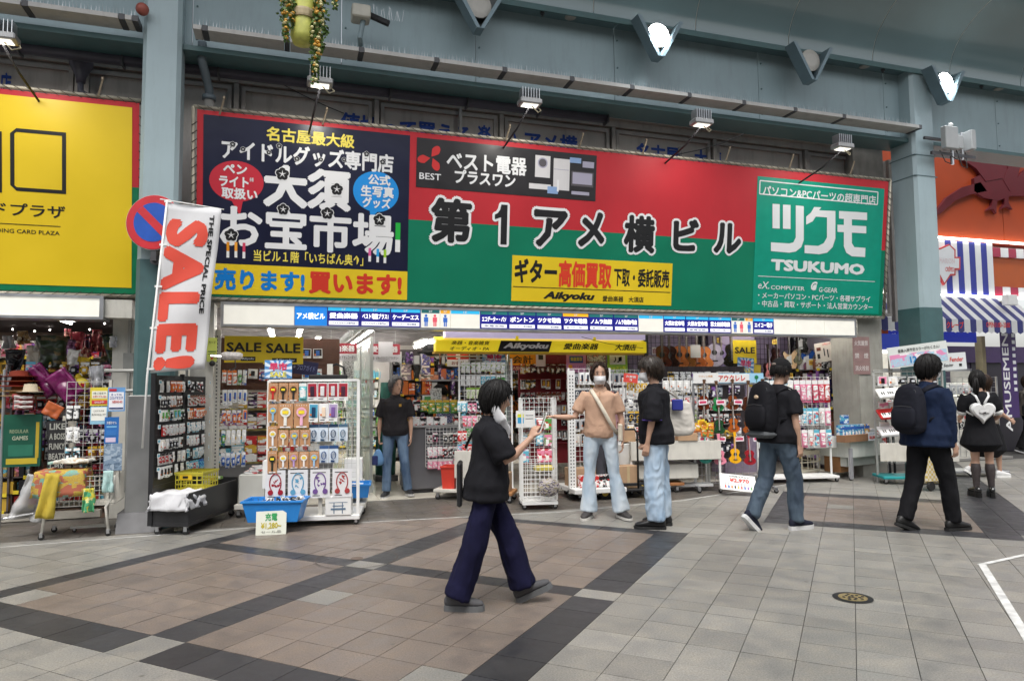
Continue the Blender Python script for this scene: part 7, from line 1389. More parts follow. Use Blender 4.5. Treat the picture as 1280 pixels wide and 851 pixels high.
def flood(px, py, lit, label, s=1.0):
 q = P(px, py, 8.32); t = thing('floodlight', label, 'floodlight', (q.x, 8.32, SOFZ-.06), R(0), 'floodlights under the soffit')
 FM = mat((.14, .20, .23), .4, .2, var=.1)
 for sx in (-1, 1): part('bracket_plate', MB().prism([(sx*.30*s, .02), (sx*.36*s, .02), (sx*.05, -.52*s), (0, -.52*s)] if sx > 0 else [(0, -.52*s), (-.05, -.52*s), (-.36*s, .02), (-.30*s, .02)], 'y', -.10, .10), FM, t)
 part('back_plate', MB().prism([(-.3*s, .0), (.3*s, .0), (0, -.48*s)], 'y', .08, .1), mat((.08, .09, .09), .5), t)
 part('lamp_body', MB().lathe([(.12*s, .0), (.17*s, -.05)], 18, (.0, .03, -.19*s), 'y'), mat((.25, .23, .2), .5, .3), t)
 part('lamp_glass', MB().lathe([(.16*s, -.05), (.165*s, -.062), (.1*s, -.075)], 18, (0, .03, -.19*s), 'y'), mat((1, 1, .98), .3, var=0, emit=14) if lit else mat((.42, .40, .36), .3, var=.1), t)
 if lit:
  l = bpy.data.lights.new('floodlight_beam', 'SPOT'); l.energy = 90; l.spot_size = R(120); l.spot_blend = .8; l.shadow_soft_size = .12; l.color = (.92, .97, 1)
  lo = bpy.data.objects.new('floodlight_beam', l); COL.objects.link(lo); lo.parent = t; lo.location = (0, -.12, -.2*s); lo.rotation_euler = (R(35), 0, 0)
 return t
flood(822, 50, True, 'lit white floodlight in a V-shaped bracket under the middle of the soffit'); flood(1180, 108, True, 'lit white floodlight in a V-shaped bracket just right of the right pillar')
flood(598, 8, False, 'unlit round floodlight in a V-shaped bracket near the top left middle'); flood(1012, 84, False, 'unlit floodlight in a V-shaped bracket between the lit lamp and right pillar');
def sign_lamp(px, py, label, sx):
 q = P(px, py, 7.95); t = thing('sign_lamp', label, 'lamp', q, R(0), 'lamps on arms above the big sign')
 part('body', MB().bbox(-.14, .14, -.09, .09, -.03, .04, .012), mat((.3, .3, .3), .4, .5), t); mb = MB()
 for i in range(7): mb.box(-.11+i*.036-.003, -.11+i*.036+.003, -.07, .07, .04, .17)
 part('heat_fin', mb, STEEL, t); part('lens', MB().bbox(-.1, .1, -.06, .06, -.04, -.03, .004), mat((1, .95, .85), .3, var=0, emit=.7), t)
 part('arm', MB().tube([(0, .05, -.05), (sx*.05, .35, -.2), (sx*.1, .85, -.32)], .013, 6), BLACK, t); part('cable', MB().tube([(.02, .0, -.03), (.1, -.03, -.12), (.16, .02, -.07), (.12, .08, .0)], .007, 5), mat((.4, .36, .25), .6), t)
 l = bpy.data.lights.new('sign_lamp_beam', 'SPOT'); l.energy = 22; l.spot_size = R(150); l.spot_blend = 1; l.shadow_soft_size = .08; l.color = (1, .96, .88)
 lo = bpy.data.objects.new('sign_lamp_beam', l); COL.objects.link(lo); lo.parent = t; lo.location = (0, .02, -.06); lo.rotation_euler = (R(-38)*-1*0+R(50), 0, 0)
for (px, py, l, s) in ((400, 104, 'sign lamp with heat fins below the hanging flowers', -1), (662, 129, 'sign lamp with heat fins above the black electrical shop panel', -1), (877, 154, 'sign lamp with heat fins above the middle of the big sign', -1), (1053, 184, 'sign lamp with heat fins above the turquoise panel', -1), (2, 48, 'sign lamp with heat fins at the top left over the yellow sign', 1)): sign_lamp(px, py, l, s)
for i, (px, py) in enumerate(((275, 137), (403, 150), (631, 170), (722, 180), (801, 187), (905, 196), (984, 205), (1060, 213), (124, 114))):
 q = P(px, py, 8.75); o = part('sign_prong', MB().tube([(0, -.04, -.08), (.05, -.08, .1)], .012, 5).lathe([(.016, .1), (.016, .13)], 6, (.05, -.08, 0)), mat((.25, .2, .14), .5, .5)); o.location = q; tag(o, 'short rusty prong standing up from the sign frame, %s from the left' % ORD[i+1 if i < 8 else 1] if i < 8 else 'short rusty prong on top of the yellow sign frame', 'prong', 'prongs on the sign frames')
sc_ = thing('security_camera', 'beige box security camera with dark cable on the teal beam', 'camera', P(452, 20, 8.3)); part('arm', MB().tube([(0, .1, -.32), (-.02, 0, -.28), (.02, 0, -.05)], .03, 8), mat((.16, .22, .24), .5), sc_); part('housing', MB().bbox(-.12, .1, -.1, .12, -.06, .1, .015), mat((.42, .4, .34), .5), sc_); part('hose', MB().tube([(.1, 0, .02), (.2, .02, .0), (.33, 0, -.05)], .04, 8), BLACK, sc_)
mb = MB()
for i in range(14): x = .1+i*.03; mb.tube([(x, 0, .0), (x+.03*math.sin(i*2), 0, .14+.03*math.sin(i))], .002, 3)
part('spikes', mb, STEEL, sc_)
o = part('red_lamp', MB().sphere((0, 0, 0), .07, 12, 8), mat((.28, .07, .05), .5), None, True); o.location = P(178, 12, 8.4); tag(o, 'small round terracotta coloured lamp beside the left pillar above the gutter', 'lamp')
an = thing('antenna_unit', 'grey antenna boxes and cables on steel arms fixed to the right pillar', 'antenna', P(1180, 178, 8.3)); q = an.location
GB = mat((.38, .39, .39), .45, var=.06)
part('arm', MB().box(-.28, .65, -.02, .02, -.22, -.17), DKGREY, an); part('arm', MB().box(-.3, .3, .08, .12, .06, .1), DKGREY, an)
part('box', MB().bbox(-.12, .15, -.14, -.04, -.14, .22, .01), GB, an); part('box', MB().bbox(.4, .50, -.16, .1, -.12, .2, .01), GB, an); part('box', MB().bbox(.22, .33, -.08, .08, -.1, .12, .01), GB, an)
part('pole', MB().tube([(.16, 0, -.35), (.16, 0, .28)], .025, 8).tube([(.38, 0, -.25), (.38, 0, .2)], .02, 8), STEEL, an); part('cap', MB().sphere((.16, 0, .3), .04, 8, 6), WHITE, an)
part('cable', MB().tube([(-.1, 0, -.14), (-.05, -.05, -.34), (.08, -.04, -.36), (.12, 0, -.2)], .008, 5).tube([(.25, 0, -.1), (.3, -.05, -.38), (.42, -.04, -.4), (.45, 0, -.12)], .008, 5).tube([(.1, 0, -.2), (.2, -.05, -.28), (.3, 0, -.2)], .008, 5), BLACK, an)
o = thing('flood_lamp', 'small white box lamp mounted right of the striped awning', 'lamp', P(1262, 374, 9.9)); part('housing', MB().bbox(-.14, .12, -.08, .06, -.12, .08, .01), WHITE, o); part('bracket', MB().tube([(.1, .05, -.05), (.2, .4, -.0)], .02, 6), DKGREY, o)
hf = thing('hanging_flower_garland', 'hanging garland of orange and white flowers around a pale yellow fabric column', 'garland', P(378, 100, 7.2)); k = depth(hf.location)/F; z_top = 1.4
part('fabric_column', MB().lathe([(.0, .36), (.10, .38), (.125, .45), (.115, .6), (.125, .8), (.12, 1.0), (.125, z_top)], 16, (.0, 0, 0)), mat((.45, .46, .10), .5, var=.25, vs_=9, bump=.4, bs=14), hf, True)
part('cord_band', MB().lathe([(.128, .62), (.132, .64), (.132, .69), (.128, .71)], 16), mat((.35, .28, .16), .6), hf)
rf = random.Random(5); leaf = MB(); fo = MB(); fw_ = MB(); stem = MB()
def strand(x, z0, z1, dens, wd):
 stem.tube([(x, -.1, z1), (x+.01, -.1, (z0+z1)/2), (x, -.1, z0)], .004, 4); z = z0
 for i in range(int((z1-z0)*dens)):
  z = rf.uniform(z0, z1); a = rf.uniform(0, 6.28); r = rf.uniform(0, wd)*(1 if z > z0+.2 else .5); c = Vector((x+r*math.cos(a), -.1+r*math.sin(a), z))
  d = Vector((rf.uniform(-1, 1), rf.uniform(-1, 1), rf.uniform(-1, .4))).normalized()*.045; s = d.cross(Vector((rf.random(), rf.random(), rf.random()))).normalized()*.016
  leaf.add([c, c+d*.5+s, c+d, c+d*.5-s], [(0, 1, 2, 3)])
  if rf.random() < .22:
   t_ = fo if rf.random() < .5 else fw_; rad = rf.uniform(.012, .024)
   t_.sphere((c.x, c.y-.01, c.z), (rad, rad, rad*.7), 6, 4)
strand(-.17, .35, z_top, 480, .06); strand(.16, .25, z_top, 620, .085); strand(.12, -.06, .7, 360, .05); strand(-.1, .5, z_top, 180, .04); strand(.3, .75, 1.1, 160, .07)
tag(part('leaves', leaf, mat((.08, .15, .03), .6, var=.4, vs_=20), hf), kind='stuff'); tag(part('orange_flowers', fo, mat((.62, .32, .04), .6, var=.3, vs_=30), hf), kind='stuff'); tag(part('white_flowers', fw_, mat((.6, .55, .28), .6, var=.2, vs_=30), hf), kind='stuff'); part('stems', stem, mat((.05, .08, .03), .7), hf)
ptq = G(1163, 612); pt = thing('shopping_trolley', 'yellow and white plaid shopping trolley on black wheels behind the man in navy', 'trolley', (ptq.x, ptq.y, 0))
pm = bpy.data.materials.new('plaid'); pm.use_nodes = True; nt = pm.node_tree; ck = nt.nodes.new('ShaderNodeTexChecker'); ck.inputs['Scale'].default_value = 28; ck.inputs[1].default_value = (*lin('C8B060'), 1); ck.inputs[2].default_value = (*lin('D8D0C0'), 1); tc = nt.nodes.new('ShaderNodeTexCoord'); nt.links.new(tc.outputs['Object'], ck.inputs[0]); nt.links.new(ck.outputs[0], nt.nodes['Principled BSDF'].inputs[0])
part('bag', MB().bbox(-.18, .16, -.12, .12, .10, .62, .04), pm, pt); part('wheel', MB().lathe([(.06, -.02), (.07, 0), (.06, .02)], 12, (-.1, -.1, .07), 'y'), RUBBER, pt); part('wheel', MB().lathe([(.06, -.02), (.07, 0), (.06, .02)], 12, (.12, -.1, .07), 'y'), RUBBER, pt); part('handle', MB().tube([(0, .12, .6), (0, .16, 1.0)], .012, 6), BLACK, pt)
# ================================================================== PEOPLE
SKIN = mat((.50, .30, .21), .5, var=.06, vs_=14, bump=.05, bs=90); SKIN_T = mat((.42, .235, .155), .5, var=.06, vs_=14, bump=.05, bs=90)
HAIRB = mat((.008, .007, .007), .5, var=.3, vs_=40, spec=.25); HAIRBR = mat((.03, .016, .010), .5, var=.4, vs_=40, spec=.3); HAIRG = mat((.10, .095, .095), .5, var=.5, vs_=40)
def fabric(c, rough=.85, bump=.25, bs=180, var=.1, dirt=0): return mat(c, rough, var=var, vs_=9, bump=bump, bs=bs, spec=.15)
def denim(c, worn, key):
 k = ('denim', c, worn)
 if k in _c: return _c[k]
 m = bpy.data.materials.new('denim'); m.use_nodes = True; nt = m.node_tree; L = nt.links.new; b = nt.nodes['Principled BSDF']; b.inputs['Roughness'].default_value = .85
 tc = nt.nodes.new('ShaderNodeTexCoord'); mp = nt.nodes.new('ShaderNodeMapping'); mp.inputs['Scale'].default_value = (1, 1, .35); L(tc.outputs['Object'], mp.inputs[0])
 n = nt.nodes.new('ShaderNodeTexNoise'); n.inputs['Scale'].default_value = 7; n.inputs['Detail'].default_value = 8; L(mp.outputs[0], n.inputs['Vector'])
 r = nt.nodes.new('ShaderNodeMapRange'); r.inputs[1].default_value = .35; r.inputs[2].default_value = .65; L(n.outputs[0], r.inputs[0])
 mx = nt.nodes.new('ShaderNodeMix'); mx.data_type = 'RGBA'; mx.inputs['A'].default_value = (*lin(c), 1); mx.inputs['B'].default_value = (*lin(worn), 1); L(r.outputs[0], mx.inputs[0]); L(mx.outputs['Result'], b.inputs['Base Color'])
 n2 = nt.nodes.new('ShaderNodeTexNoise'); n2.inputs['Scale'].default_value = 220; L(tc.outputs['Object'], n2.inputs['Vector']); bp = nt.nodes.new('ShaderNodeBump'); bp.inputs['Strength'].default_value = .3; bp.inputs['Distance'].default_value = .003; L(n2.outputs[0], bp.inputs['Height']); L(bp.outputs[0], b.inputs['Normal'])
 _c[k] = m; return m
def loft(mb, rings, n=18, pw=2.0, dome=1.0):
 """rings: (centre, half-axis A, half-axis B); closed tube with domed ends"""
 vs = []
 def ringv(c, a, b):
  for i in range(n):
   q = 2*math.pi*i/n; x, y = math.cos(q), math.sin(q)
   if pw != 2: x, y = math.copysign(abs(x)**(2/pw), x), math.copysign(abs(y)**(2/pw), y)
   vs.append(c+a*x+b*y)
 (c0, a0, b0), (c1, a1, b1) = rings[0], rings[-1]
 d0 = (rings[0][0]-rings[1][0]).normalized(); d1 = (rings[-1][0]-rings[-2][0]).normalized(); r0 = min(a0.length, b0.length)*.45*dome; r1 = min(a1.length, b1.length)*.45*dome; sc_e = .55 if dome > .5 else .93
 R2 = [(c0+d0*r0, a0*sc_e, b0*sc_e)]+list(rings)+[(c1+d1*r1, a1*sc_e, b1*sc_e)]
 for r in R2: ringv(*r)
 m = len(R2); fs = [(i*n+k, i*n+(k+1) % n, (i+1)*n+(k+1) % n, (i+1)*n+k) for i in range(m-1) for k in range(n)]+[tuple(range(n-1, -1, -1)), tuple(range((m-1)*n, m*n))]
 mb.add(vs, fs)
def limb(mb, pts, rad, side=None, n=14, dome=1.0):
 """tapered limb through pts; rad: r or (ra, rb) with ra along `side`"""
 pts = [Vector(p) for p in pts]; rings = []
 for i, p in enumerate(pts):
  t = (pts[min(i+1, len(pts)-1)]-pts[max(i-1, 0)]).normalized(); s = Vector(side) if side is not None else Vector((1, 0, 0))
  if abs(t.dot(s.normalized())) > .95: s = Vector((0, 0, 1)) if abs(t.z) < .9 else Vector((0, 1, 0))
  a = (s-t*s.dot(t)).normalized(); b = t.cross(a); r = rad[i]; ra, rb = r if isinstance(r, tuple) else (r, r); rings.append((p, a*ra, b*rb))
 loft(mb, rings, n, 2, dome)
def fuse(mb, vox, m, name, parent, folds=0, fs_=(7, 7, 11), seed=0, smooth=3):
 """one continuous skin from overlapping lofts"""
 me = mb.mesh(); o = bpy.data.objects.new('tmp', me); COL.objects.link(o)
 md = o.modifiers.new('r', 'REMESH'); md.mode = 'VOXEL'; md.voxel_size = vox; s = o.modifiers.new('s', 'SMOOTH'); s.factor = .5; s.iterations = smooth
 dg = bpy.context.evaluated_depsgraph_get(); out = bpy.data.meshes.new_from_object(o.evaluated_get(dg)); bpy.data.objects.remove(o)
 if folds:
  n = len(out.vertices); co = np.empty(n*3, 'f'); no = np.empty(n*3, 'f'); out.vertices.foreach_get('co', co); out.vertices.foreach_get('normal', no); co = co.reshape(-1, 3); no = no.reshape(-1, 3)
  d = np.empty(n, 'f')
  for i, (x, y, z) in enumerate(co.tolist()):
   w1 = noise.noise(Vector((x*3+seed, y*3, z*2)))*2
   a = noise.noise(Vector((x*fs_[0]+seed, y*fs_[1]+w1, z*fs_[2]+w1))); b = 1-abs(noise.noise(Vector((x*fs_[0]*1.7+w1, y*fs_[1]*1.7+seed, z*fs_[2]*1.5-w1))))*2.2
   d[i] = a*.8+b*.55
  co += no*(d[:, None]*folds); out.vertices.foreach_set('co', co.ravel())
 out.materials.clear(); out.materials.append(m); out.polygons.foreach_set('use_smooth', [True]*len(out.polygons)); out.polygons.foreach_set('material_index', [0]*len(out.polygons)); out.update()
 return link(name, out, parent)
def nv(*a): return Vector(a).normalized()
class Person:
 def __init__(s, label, pos, face, H=1.7, lean=0, sway=0, sh=1.0, girth=1.0, yaw=0, head=(0, 0), skin=SKIN, arms=None, legs=None, width=1.0, group=None):
  """local frame: x = the person's right, y = forward, z up. arms/legs: dict r/l of direction vectors"""
  s.t = thing('person', label, 'person', (pos[0], pos[1], 0), face, group); s.H = H; s.k = k = H/1.75; s.sh = sh; s.g = girth; s.skin = skin
  s.legs = legs; D = {}
  for q, sx in (('r', 1), ('l', -1)):
   L = legs[q]; hip = V(sx*.092*k*width, 0, 0); kn = hip+Vector(L['t']).normalized()*.43*k; an = kn+Vector(L['s']).normalized()*.415*k; D[q] = (hip, kn, an)
  low = min(D[q][2].z-(.085*k+legs[q].get('lift', 0)) for q in D); dz = -low
  s.leg = {q: [p+V(0, 0, dz) for p in D[q]] for q in D}; s.pel = V(0, 0, dz)
  s.up = nv(math.sin(sway), math.sin(lean), math.cos(lean)); s.fw = (V(0, 1, 0)-s.up*s.up.y).normalized(); s.rt = s.fw.cross(s.up)
  cy, sy = math.cos(yaw), math.sin(yaw); s.crt = s.rt*cy+s.fw*sy; s.cfw = s.fw*cy-s.rt*sy
  s.sp = .525*k; s.neck = s.pel+s.up*s.sp
  s.shj = {'r': s.neck-s.up*.055*k+s.crt*.182*k*sh, 'l': s.neck-s.up*.055*k-s.crt*.182*k*sh}; s.arm = {}; s.arms = arms
  for q in 'rl':
   A = arms[q]; e = s.shj[q]+Vector(A['u']).normalized()*.285*k; w_ = e+Vector(A['f']).normalized()*.25*k; s.arm[q] = [s.shj[q], e, w_]
  hy, hp = head; cy, sy = math.cos(hy), math.sin(hy); f = s.cfw*cy-s.crt*sy; r = s.crt*cy+s.cfw*sy; u = V(0, 0, 1)*.6+s.up*.4; u = (u-f*u.dot(f)*.0).normalized()
  s.hf = (f*math.cos(hp)-u*math.sin(hp)).normalized(); s.hr = r.normalized(); s.hu = s.hr.cross(s.hf); s.hc = s.neck+s.up*.06*k+s.cfw*.022*k+s.hu*.117*k
  s.body()
 def hp(s, x, y, z): return s.hc+(s.hr*x+s.hf*y+s.hu*z)*s.k*1.07
 TOR = [(-.10, .075, .06), (-.03, .15, .105), (.08, .168, .115), (.22, .158, .108), (.40, .14, .098), (.58, .152, .105), (.76, .168, .112), (.88, .172, .10), (.95, .13, .082), (1.0, .07, .062)]
 def torso(s, mb, t0, t1, ea=0, eb=0, hem=0, m=1.0, dome=1.0, belly=0):
  R_ = []; ts = [t0]+[x[0] for x in s.TOR if t0 < x[0] < t1]+[t1]
  for t in ts:
   for a, b in zip(s.TOR, s.TOR[1:]):
    if a[0] <= t <= b[0]: f = (t-a[0])/(b[0]-a[0]); w_ = a[1]+(b[1]-a[1])*f; d = a[2]+(b[2]-a[2])*f; break
   else: w_, d = s.TOR[0][1:] if t < s.TOR[0][0] else s.TOR[-1][1:]
   if hem and t < .5: w_ = max(w_, .15); d = max(d, .105); w_ += hem*(.5-t)/.5; d += hem*(.5-t)/.5
   f = min(1, max(0, (t-.2)/.6)); r = (s.rt*(1-f)+s.crt*f).normalized(); fw_ = (s.fw*(1-f)+s.cfw*f).normalized(); g_ = s.g
   ez = .0 if t > .93 else 1
   wf = s.sh if t > .6 else 1+(s.sh-1)*.5
   R_.append((s.pel+s.up*(s.sp*t)+fw_*(.012*math.sin(t*3)+belly*(t < .6)*.5)*s.k, r*(w_*g_*wf*m+ea*ez)*s.k, fw_*(d*g_*m+eb*ez+belly*max(0, 1-abs(t-.3)*2))*s.k))
  loft(mb, R_, 22, 2.3, dome)
 def hand(s, mb, w_, d, q, curl=.35, pn=None, spread=.06):
  k = s.k*.98; d = Vector(d).normalized(); pn = Vector(pn) if pn is not None else (-s.rt if q == 'r' else s.rt); pn = (pn-d*pn.dot(d)).normalized(); sd = d.cross(pn)
  if sd.dot(V(0, 1, 0)) < 0: sd = -sd          # thumb side
  limb(mb, [w_-d*.01, w_+d*.03*k, w_+d*.085*k], [(.026*k, .017*k), (.036*k, .015*k), (.038*k, .013*k)], sd, 12)
  for i, (o_, ln) in enumerate(((.029, .070), (.0105, .078), (-.0085, .073), (-.027, .058))):
   b = w_+d*.082*k+sd*o_*k; a0 = curl*(.7+.12*i); dirs = d*math.cos(a0)+pn*math.sin(a0)+sd*spread*(1.5-i)*.6; p1 = b+dirs.normalized()*ln*.45*k; a1 = a0+curl*1.1+.1; d2 = d*math.cos(a1)+pn*math.sin(a1); p2 = p1+d2*ln*.32*k; d3 = d*math.cos(a1+curl)+pn*math.sin(a1+curl); p3 = p2+d3*ln*.25*k
   limb(mb, [b-d*.012*k, p1, p2, p3], [.0095*k, .0088*k, .008*k, .007*k], sd, 8)
  b = w_+d*.022*k+sd*.026*k; p1 = b+(d*.7+sd*.75+pn*.25).normalized()*.038*k; p2 = p1+(d*.9+sd*.25+pn*.35).normalized()*.028*k; limb(mb, [b-sd*.012*k, b, p1, p2], [.012*k, .0125*k, .0105*k, .008*k], d, 8)
 def body(s):
  k = s.k; mb = MB(); s.torso(mb, -.1, 1.0, m=.82)
  for q in 'rl':
   a, e, w_ = s.arm[q]; inn_ = a+(s.neck-a)*.35-s.up*.045*k
   limb(mb, [inn_, a, a.lerp(e, .45), e, e.lerp(w_, .25), e.lerp(w_, .7), w_], [.030*k*s.g, .040*k*s.g, .039*k*s.g, .034*k, .036*k*s.g, .027*k, (.019*k, .023*k)])
   s.hand(mb, w_, s.arms[q].get('h', s.arms[q]['f']), q, s.arms[q].get('curl', .35), s.arms[q].get('pn'))
   h, kn, an = s.leg[q]; limb(mb, [h+V(0, 0, .03), h.lerp(kn, .3), kn, kn.lerp(an, .3), kn.lerp(an, .75), an, an-V(0, 0, .03)], [.078*k*s.g, .068*k*s.g, .049*k, .054*k*s.g, .034*k, .030*k, .032*k])
   ft = Vector(s.legs[q].get('foot', (0, 1, 0))).normalized(); limb(mb, [an-V(0, 0, .035*k)-ft*.04*k, an-V(0, 0, .045*k)+ft*.06*k, an-V(0, 0, .06*k)+ft*.15*k], [.028*k, .03*k, .024*k])
  limb(mb, [s.neck-s.up*.04*k, s.neck+s.up*.03*k, s.hc-s.hu*.075*k-s.hf*.01*k, s.hc-s.hu*.03*k], [.062*k, .052*k, .050*k, .05*k])
  T_ = [(-.113, .022, .020, .062), (-.104, .036, .036, .048), (-.08, .050, .058, .028), (-.05, .060, .076, .012), (-.015, .067, .088, .002), (.02, .070, .093, -.002), (.05, .070, .094, -.005), (.08, .063, .086, -.008), (.102, .046, .064, -.010), (.116, .02, .03, -.010)]
  loft(mb, [(s.hp(0, y, z), s.hr*a*k*1.07, s.hf*b*k*1.07) for z, a, b, y in T_], 20)
  limb(mb, [s.hp(0, .08, .02), s.hp(0, .094, -.008), s.hp(0, .106, -.032), s.hp(0, .094, -.042)], [.007*k, .0085*k, .0125*k, .008*k], s.hr, 8)        # nose
  limb(mb, [s.hp(-.032, .072, .03), s.hp(0, .088, .031), s.hp(.032, .072, .03)], [.007*k]*3, s.hf, 8)                                           # brow
  limb(mb, [s.hp(-.018, .072, -.066), s.hp(0, .082, -.066), s.hp(.018, .072, -.066)], [.005*k, .008*k, .005*k], s.hf, 8)                          # lips
  for sx in (-1, 1): limb(mb, [s.hp(sx*.070, -.012, .014), s.hp(sx*.078, -.018, .0), s.hp(sx*.073, -.008, -.03)], [(.007*k, .013*k), (.008*k, .016*k), (.006*k, .009*k)], s.hr, 8)
  fuse(mb, .0065, s.skin, 'body', s.t, smooth=3)
  for sx in (-1, 1):
   e = MB().mat(mat((.6, .58, .56), .2, var=0)).sphere((0, 0, 0), (.0125*k, .006*k, .0052*k), 10, 6).mat(INK).sphere((0, .003*k, 0), (.0062*k, .0048*k, .0056*k), 8, 6).tube([(-.014*k, .003*k, .004*k), (0, .0068*k, .0072*k), (.014*k, .003*k, .004*k)], .0018*k, 4)
   o = part('eye', e, None, s.t, True); p = s.hp(sx*.030, .0815, .006); o.matrix_local = Matrix.Translation(p) @ Matrix((s.hr, s.hf, s.hu)).transposed().to_4x4()
   e = MB().tube([s.hp(sx*.016, .088, .026), s.hp(sx*.03, .086, .031), s.hp(sx*.045, .075, .026)], [.003*k, .0035*k, .002*k], 5); part('eyebrow', e, INK, s.t)
 def shirt(s, m, t0=-.06, sleeve=.75, ease=.022, hem=.02, loose=.022, folds=.006, name='shirt', collar=None, seed=1, vox=.010, sl2=0, belly=0):
  k = s.k; mb = MB(); s.torso(mb, t0, .965, ease, ease, hem, belly=belly, dome=.12)
  for q in 'rl':
   a, e, w_ = s.arm[q]; inn_ = a+(s.neck-a)*.4-s.up*.045*k; end = a.lerp(e, min(1, sleeve)); r = .047*k*s.g
   pts = [inn_-s.up*.01*k, a-s.up*.022*k+(s.neck-a)*.07, a.lerp(end, .5), end]; rr_ = [r+.004*k, r+.024*k, r+loose*k, r+(loose+.004)*k if not sl2 else r+.01*k]
   if sl2: pts = pts[:3]+[e, e.lerp(w_, .5), e.lerp(w_, sl2)]; rr_ = rr_[:3]+[.055*k, .047*k, .038*k]
   limb(mb, pts, rr_, dome=.3)
  limb(mb, [s.neck-s.up*.06*k, s.neck+s.up*.010*k], [.092*k, .074*k])
  o = fuse(mb, vox, m, name, s.t, folds*1.5*s.k, (8, 8, 5), seed, 7)
  if collar:
   mb = MB(); n = 22
   vs = []
   for (rr_, z) in ((.068, .032), (.088, -.005), (.083, -.012), (.062, .022)):
    for i in range(n):
     q = 2*math.pi*i/n; dip = -.03*max(0, math.sin(q))**2
     vs.append(s.neck+s.up*(z+dip)*k+(s.crt*math.cos(q)+s.cfw*math.sin(q)*.98)*rr_*k+s.cfw*.008*k)
   fs = [((j % 4)*n+i, (j % 4)*n+(i+1) % n, ((j+1) % 4)*n+(i+1) % n, ((j+1) % 4)*n+i) for j in range(4) for i in range(n)]
   part('collar', mb.add(vs, fs), collar, s.t, True)
  return o
 def trousers(s, m, r=(.09, .068, .062), t1=.16, length=1.0, folds=.006, seed=2, name='trousers', flat=1.0, hw=.012, vox=.011):
  k = s.k; mb = MB(); s.torso(mb, -.12, t1, hw, hw)
  for q in 'rl':
   h, kn, an = s.leg[q]; end = kn.lerp(an, length); a, b, c = r
   limb(mb, [h+V(0, 0, .05), h.lerp(kn, .25), h.lerp(kn, .7), kn, kn.lerp(end, .4), end], [(a*k, a*k*1.05), (a*k, a*k*flat), ((a*.35+b*.65)*k, (a*.35+b*.65)*k*flat), (b*k, b*k*flat), ((b*.55+c*.45)*k, (b*.55+c*.45)*k*flat), (c*k, c*k*flat)], dome=.12)
  return fuse(mb, vox, m, name, s.t, folds*1.7*k, (9, 9, 5), seed, 4)
 def shoes(s, m, sole, name='shoe', size=1.0, chunky=0, hi=0):
  k = s.k*size
  for q in 'rl':
   an = s.leg[q][2]; ft = Vector(s.legs[q].get('foot', (0, 1, 0))).normalized(); sd = ft.cross(V(0, 0, 1)).normalized(); un = sd.cross(ft); base = an-un*.085*s.k+ft*.0
   def P_(y, z): return base+ft*y*k+un*z*k
   sh = 0.02+chunky; mb = MB()
   loft(mb, [(P_(-.075, sh+.035), sd*.026*k, un*.034*k), (P_(-.05, sh+.045+hi), sd*.035*k, un*(.05+hi)*k), (P_(.0, sh+.045+hi), sd*.038*k, un*(.05+hi)*k), (P_(.06, sh+.035), sd*.042*k, un*.036*k), (P_(.12, sh+.026), sd*.046*k, un*.026*k), (P_(.165, sh+.02), sd*.04*k, un*.021*k), (P_(.19, sh+.016), sd*.022*k, un*.014*k)], 14, 2.4)
   o = part(name, mb, m, s.t, True); mb = MB()
   pts = [(-.09, .0), (-.085, .024), (-.05, .036), (.0, .035), (.06, .043), (.12, .05), (.165, .044), (.195, .025), (.205, 0)]; out = pts+[(y, -w_) for y, w_ in reversed(pts[1:-1])]
   lo = [base+ft*y*k+sd*w_*k for y, w_ in out]; hi_ = [p+un*(sh+.006)*k for p in lo]; n = len(lo); mb.add(lo+hi_, [tuple(range(n)), tuple(range(2*n-1, n-1, -1))]+[((i+1) % n, i, n+i, n+(i+1) % n) for i in range(n)]); part('sole', mb, sole, o)
   lc = MB()
   for i in range(3): y = .05+i*.022; lc.tube([P_(y, sh+.06-i*.006)-sd*.022*k, P_(y, sh+.070-i*.008), P_(y, sh+.06-i*.006)+sd*.022*k], .003*k, 4)
   part('lace', lc, sole, o)
 def hair(s, m, side=-35, back=-60, front=30, vol=.016, n=420, seed=1, len_=0, part_c=0, ponytail=0, jag=16):
  """cap of overlapping locks that start at the crown; angles say how far down the locks reach"""
  k = s.k; r = random.Random(seed); mb = MB(); A, B, C = .0735, .0985, .112
  def sk(az, el, off):
   x, y, z = math.cos(el)*math.sin(az), math.cos(el)*math.cos(az), math.sin(el); return s.hp(x*(A+off), y*(B+off)-.008, z*(C+off)+.008)
  def low(az):
   c = math.cos(az);
   if c > .25: e = front+(side-front)*max(0, min(1, (1-c)/.75))
   else: f = min(1, max(0, (.25-c)/1.0)); e = side+(back-side)*f
   return R(e)
  cap_ = MB(); nn = 28; mm = 9; vs = []
  for j in range(mm+1):
   for i in range(nn):
    az = 2*math.pi*i/nn; lo = low(az)+R(6); el = math.pi/2-(math.pi/2-lo)*j/mm; vs.append(sk(az, el, vol*.55*(1-.5*j/mm)+.002))
  cap_.add(vs, [(j*nn+i, j*nn+(i+1) % nn, (j+1)*nn+(i+1) % nn, (j+1)*nn+i) for j in range(mm) for i in range(nn)]);
  h = part('hair', cap_, m, s.t, True); h.modifiers.new('thickness', 'SOLIDIFY').thickness = -.006
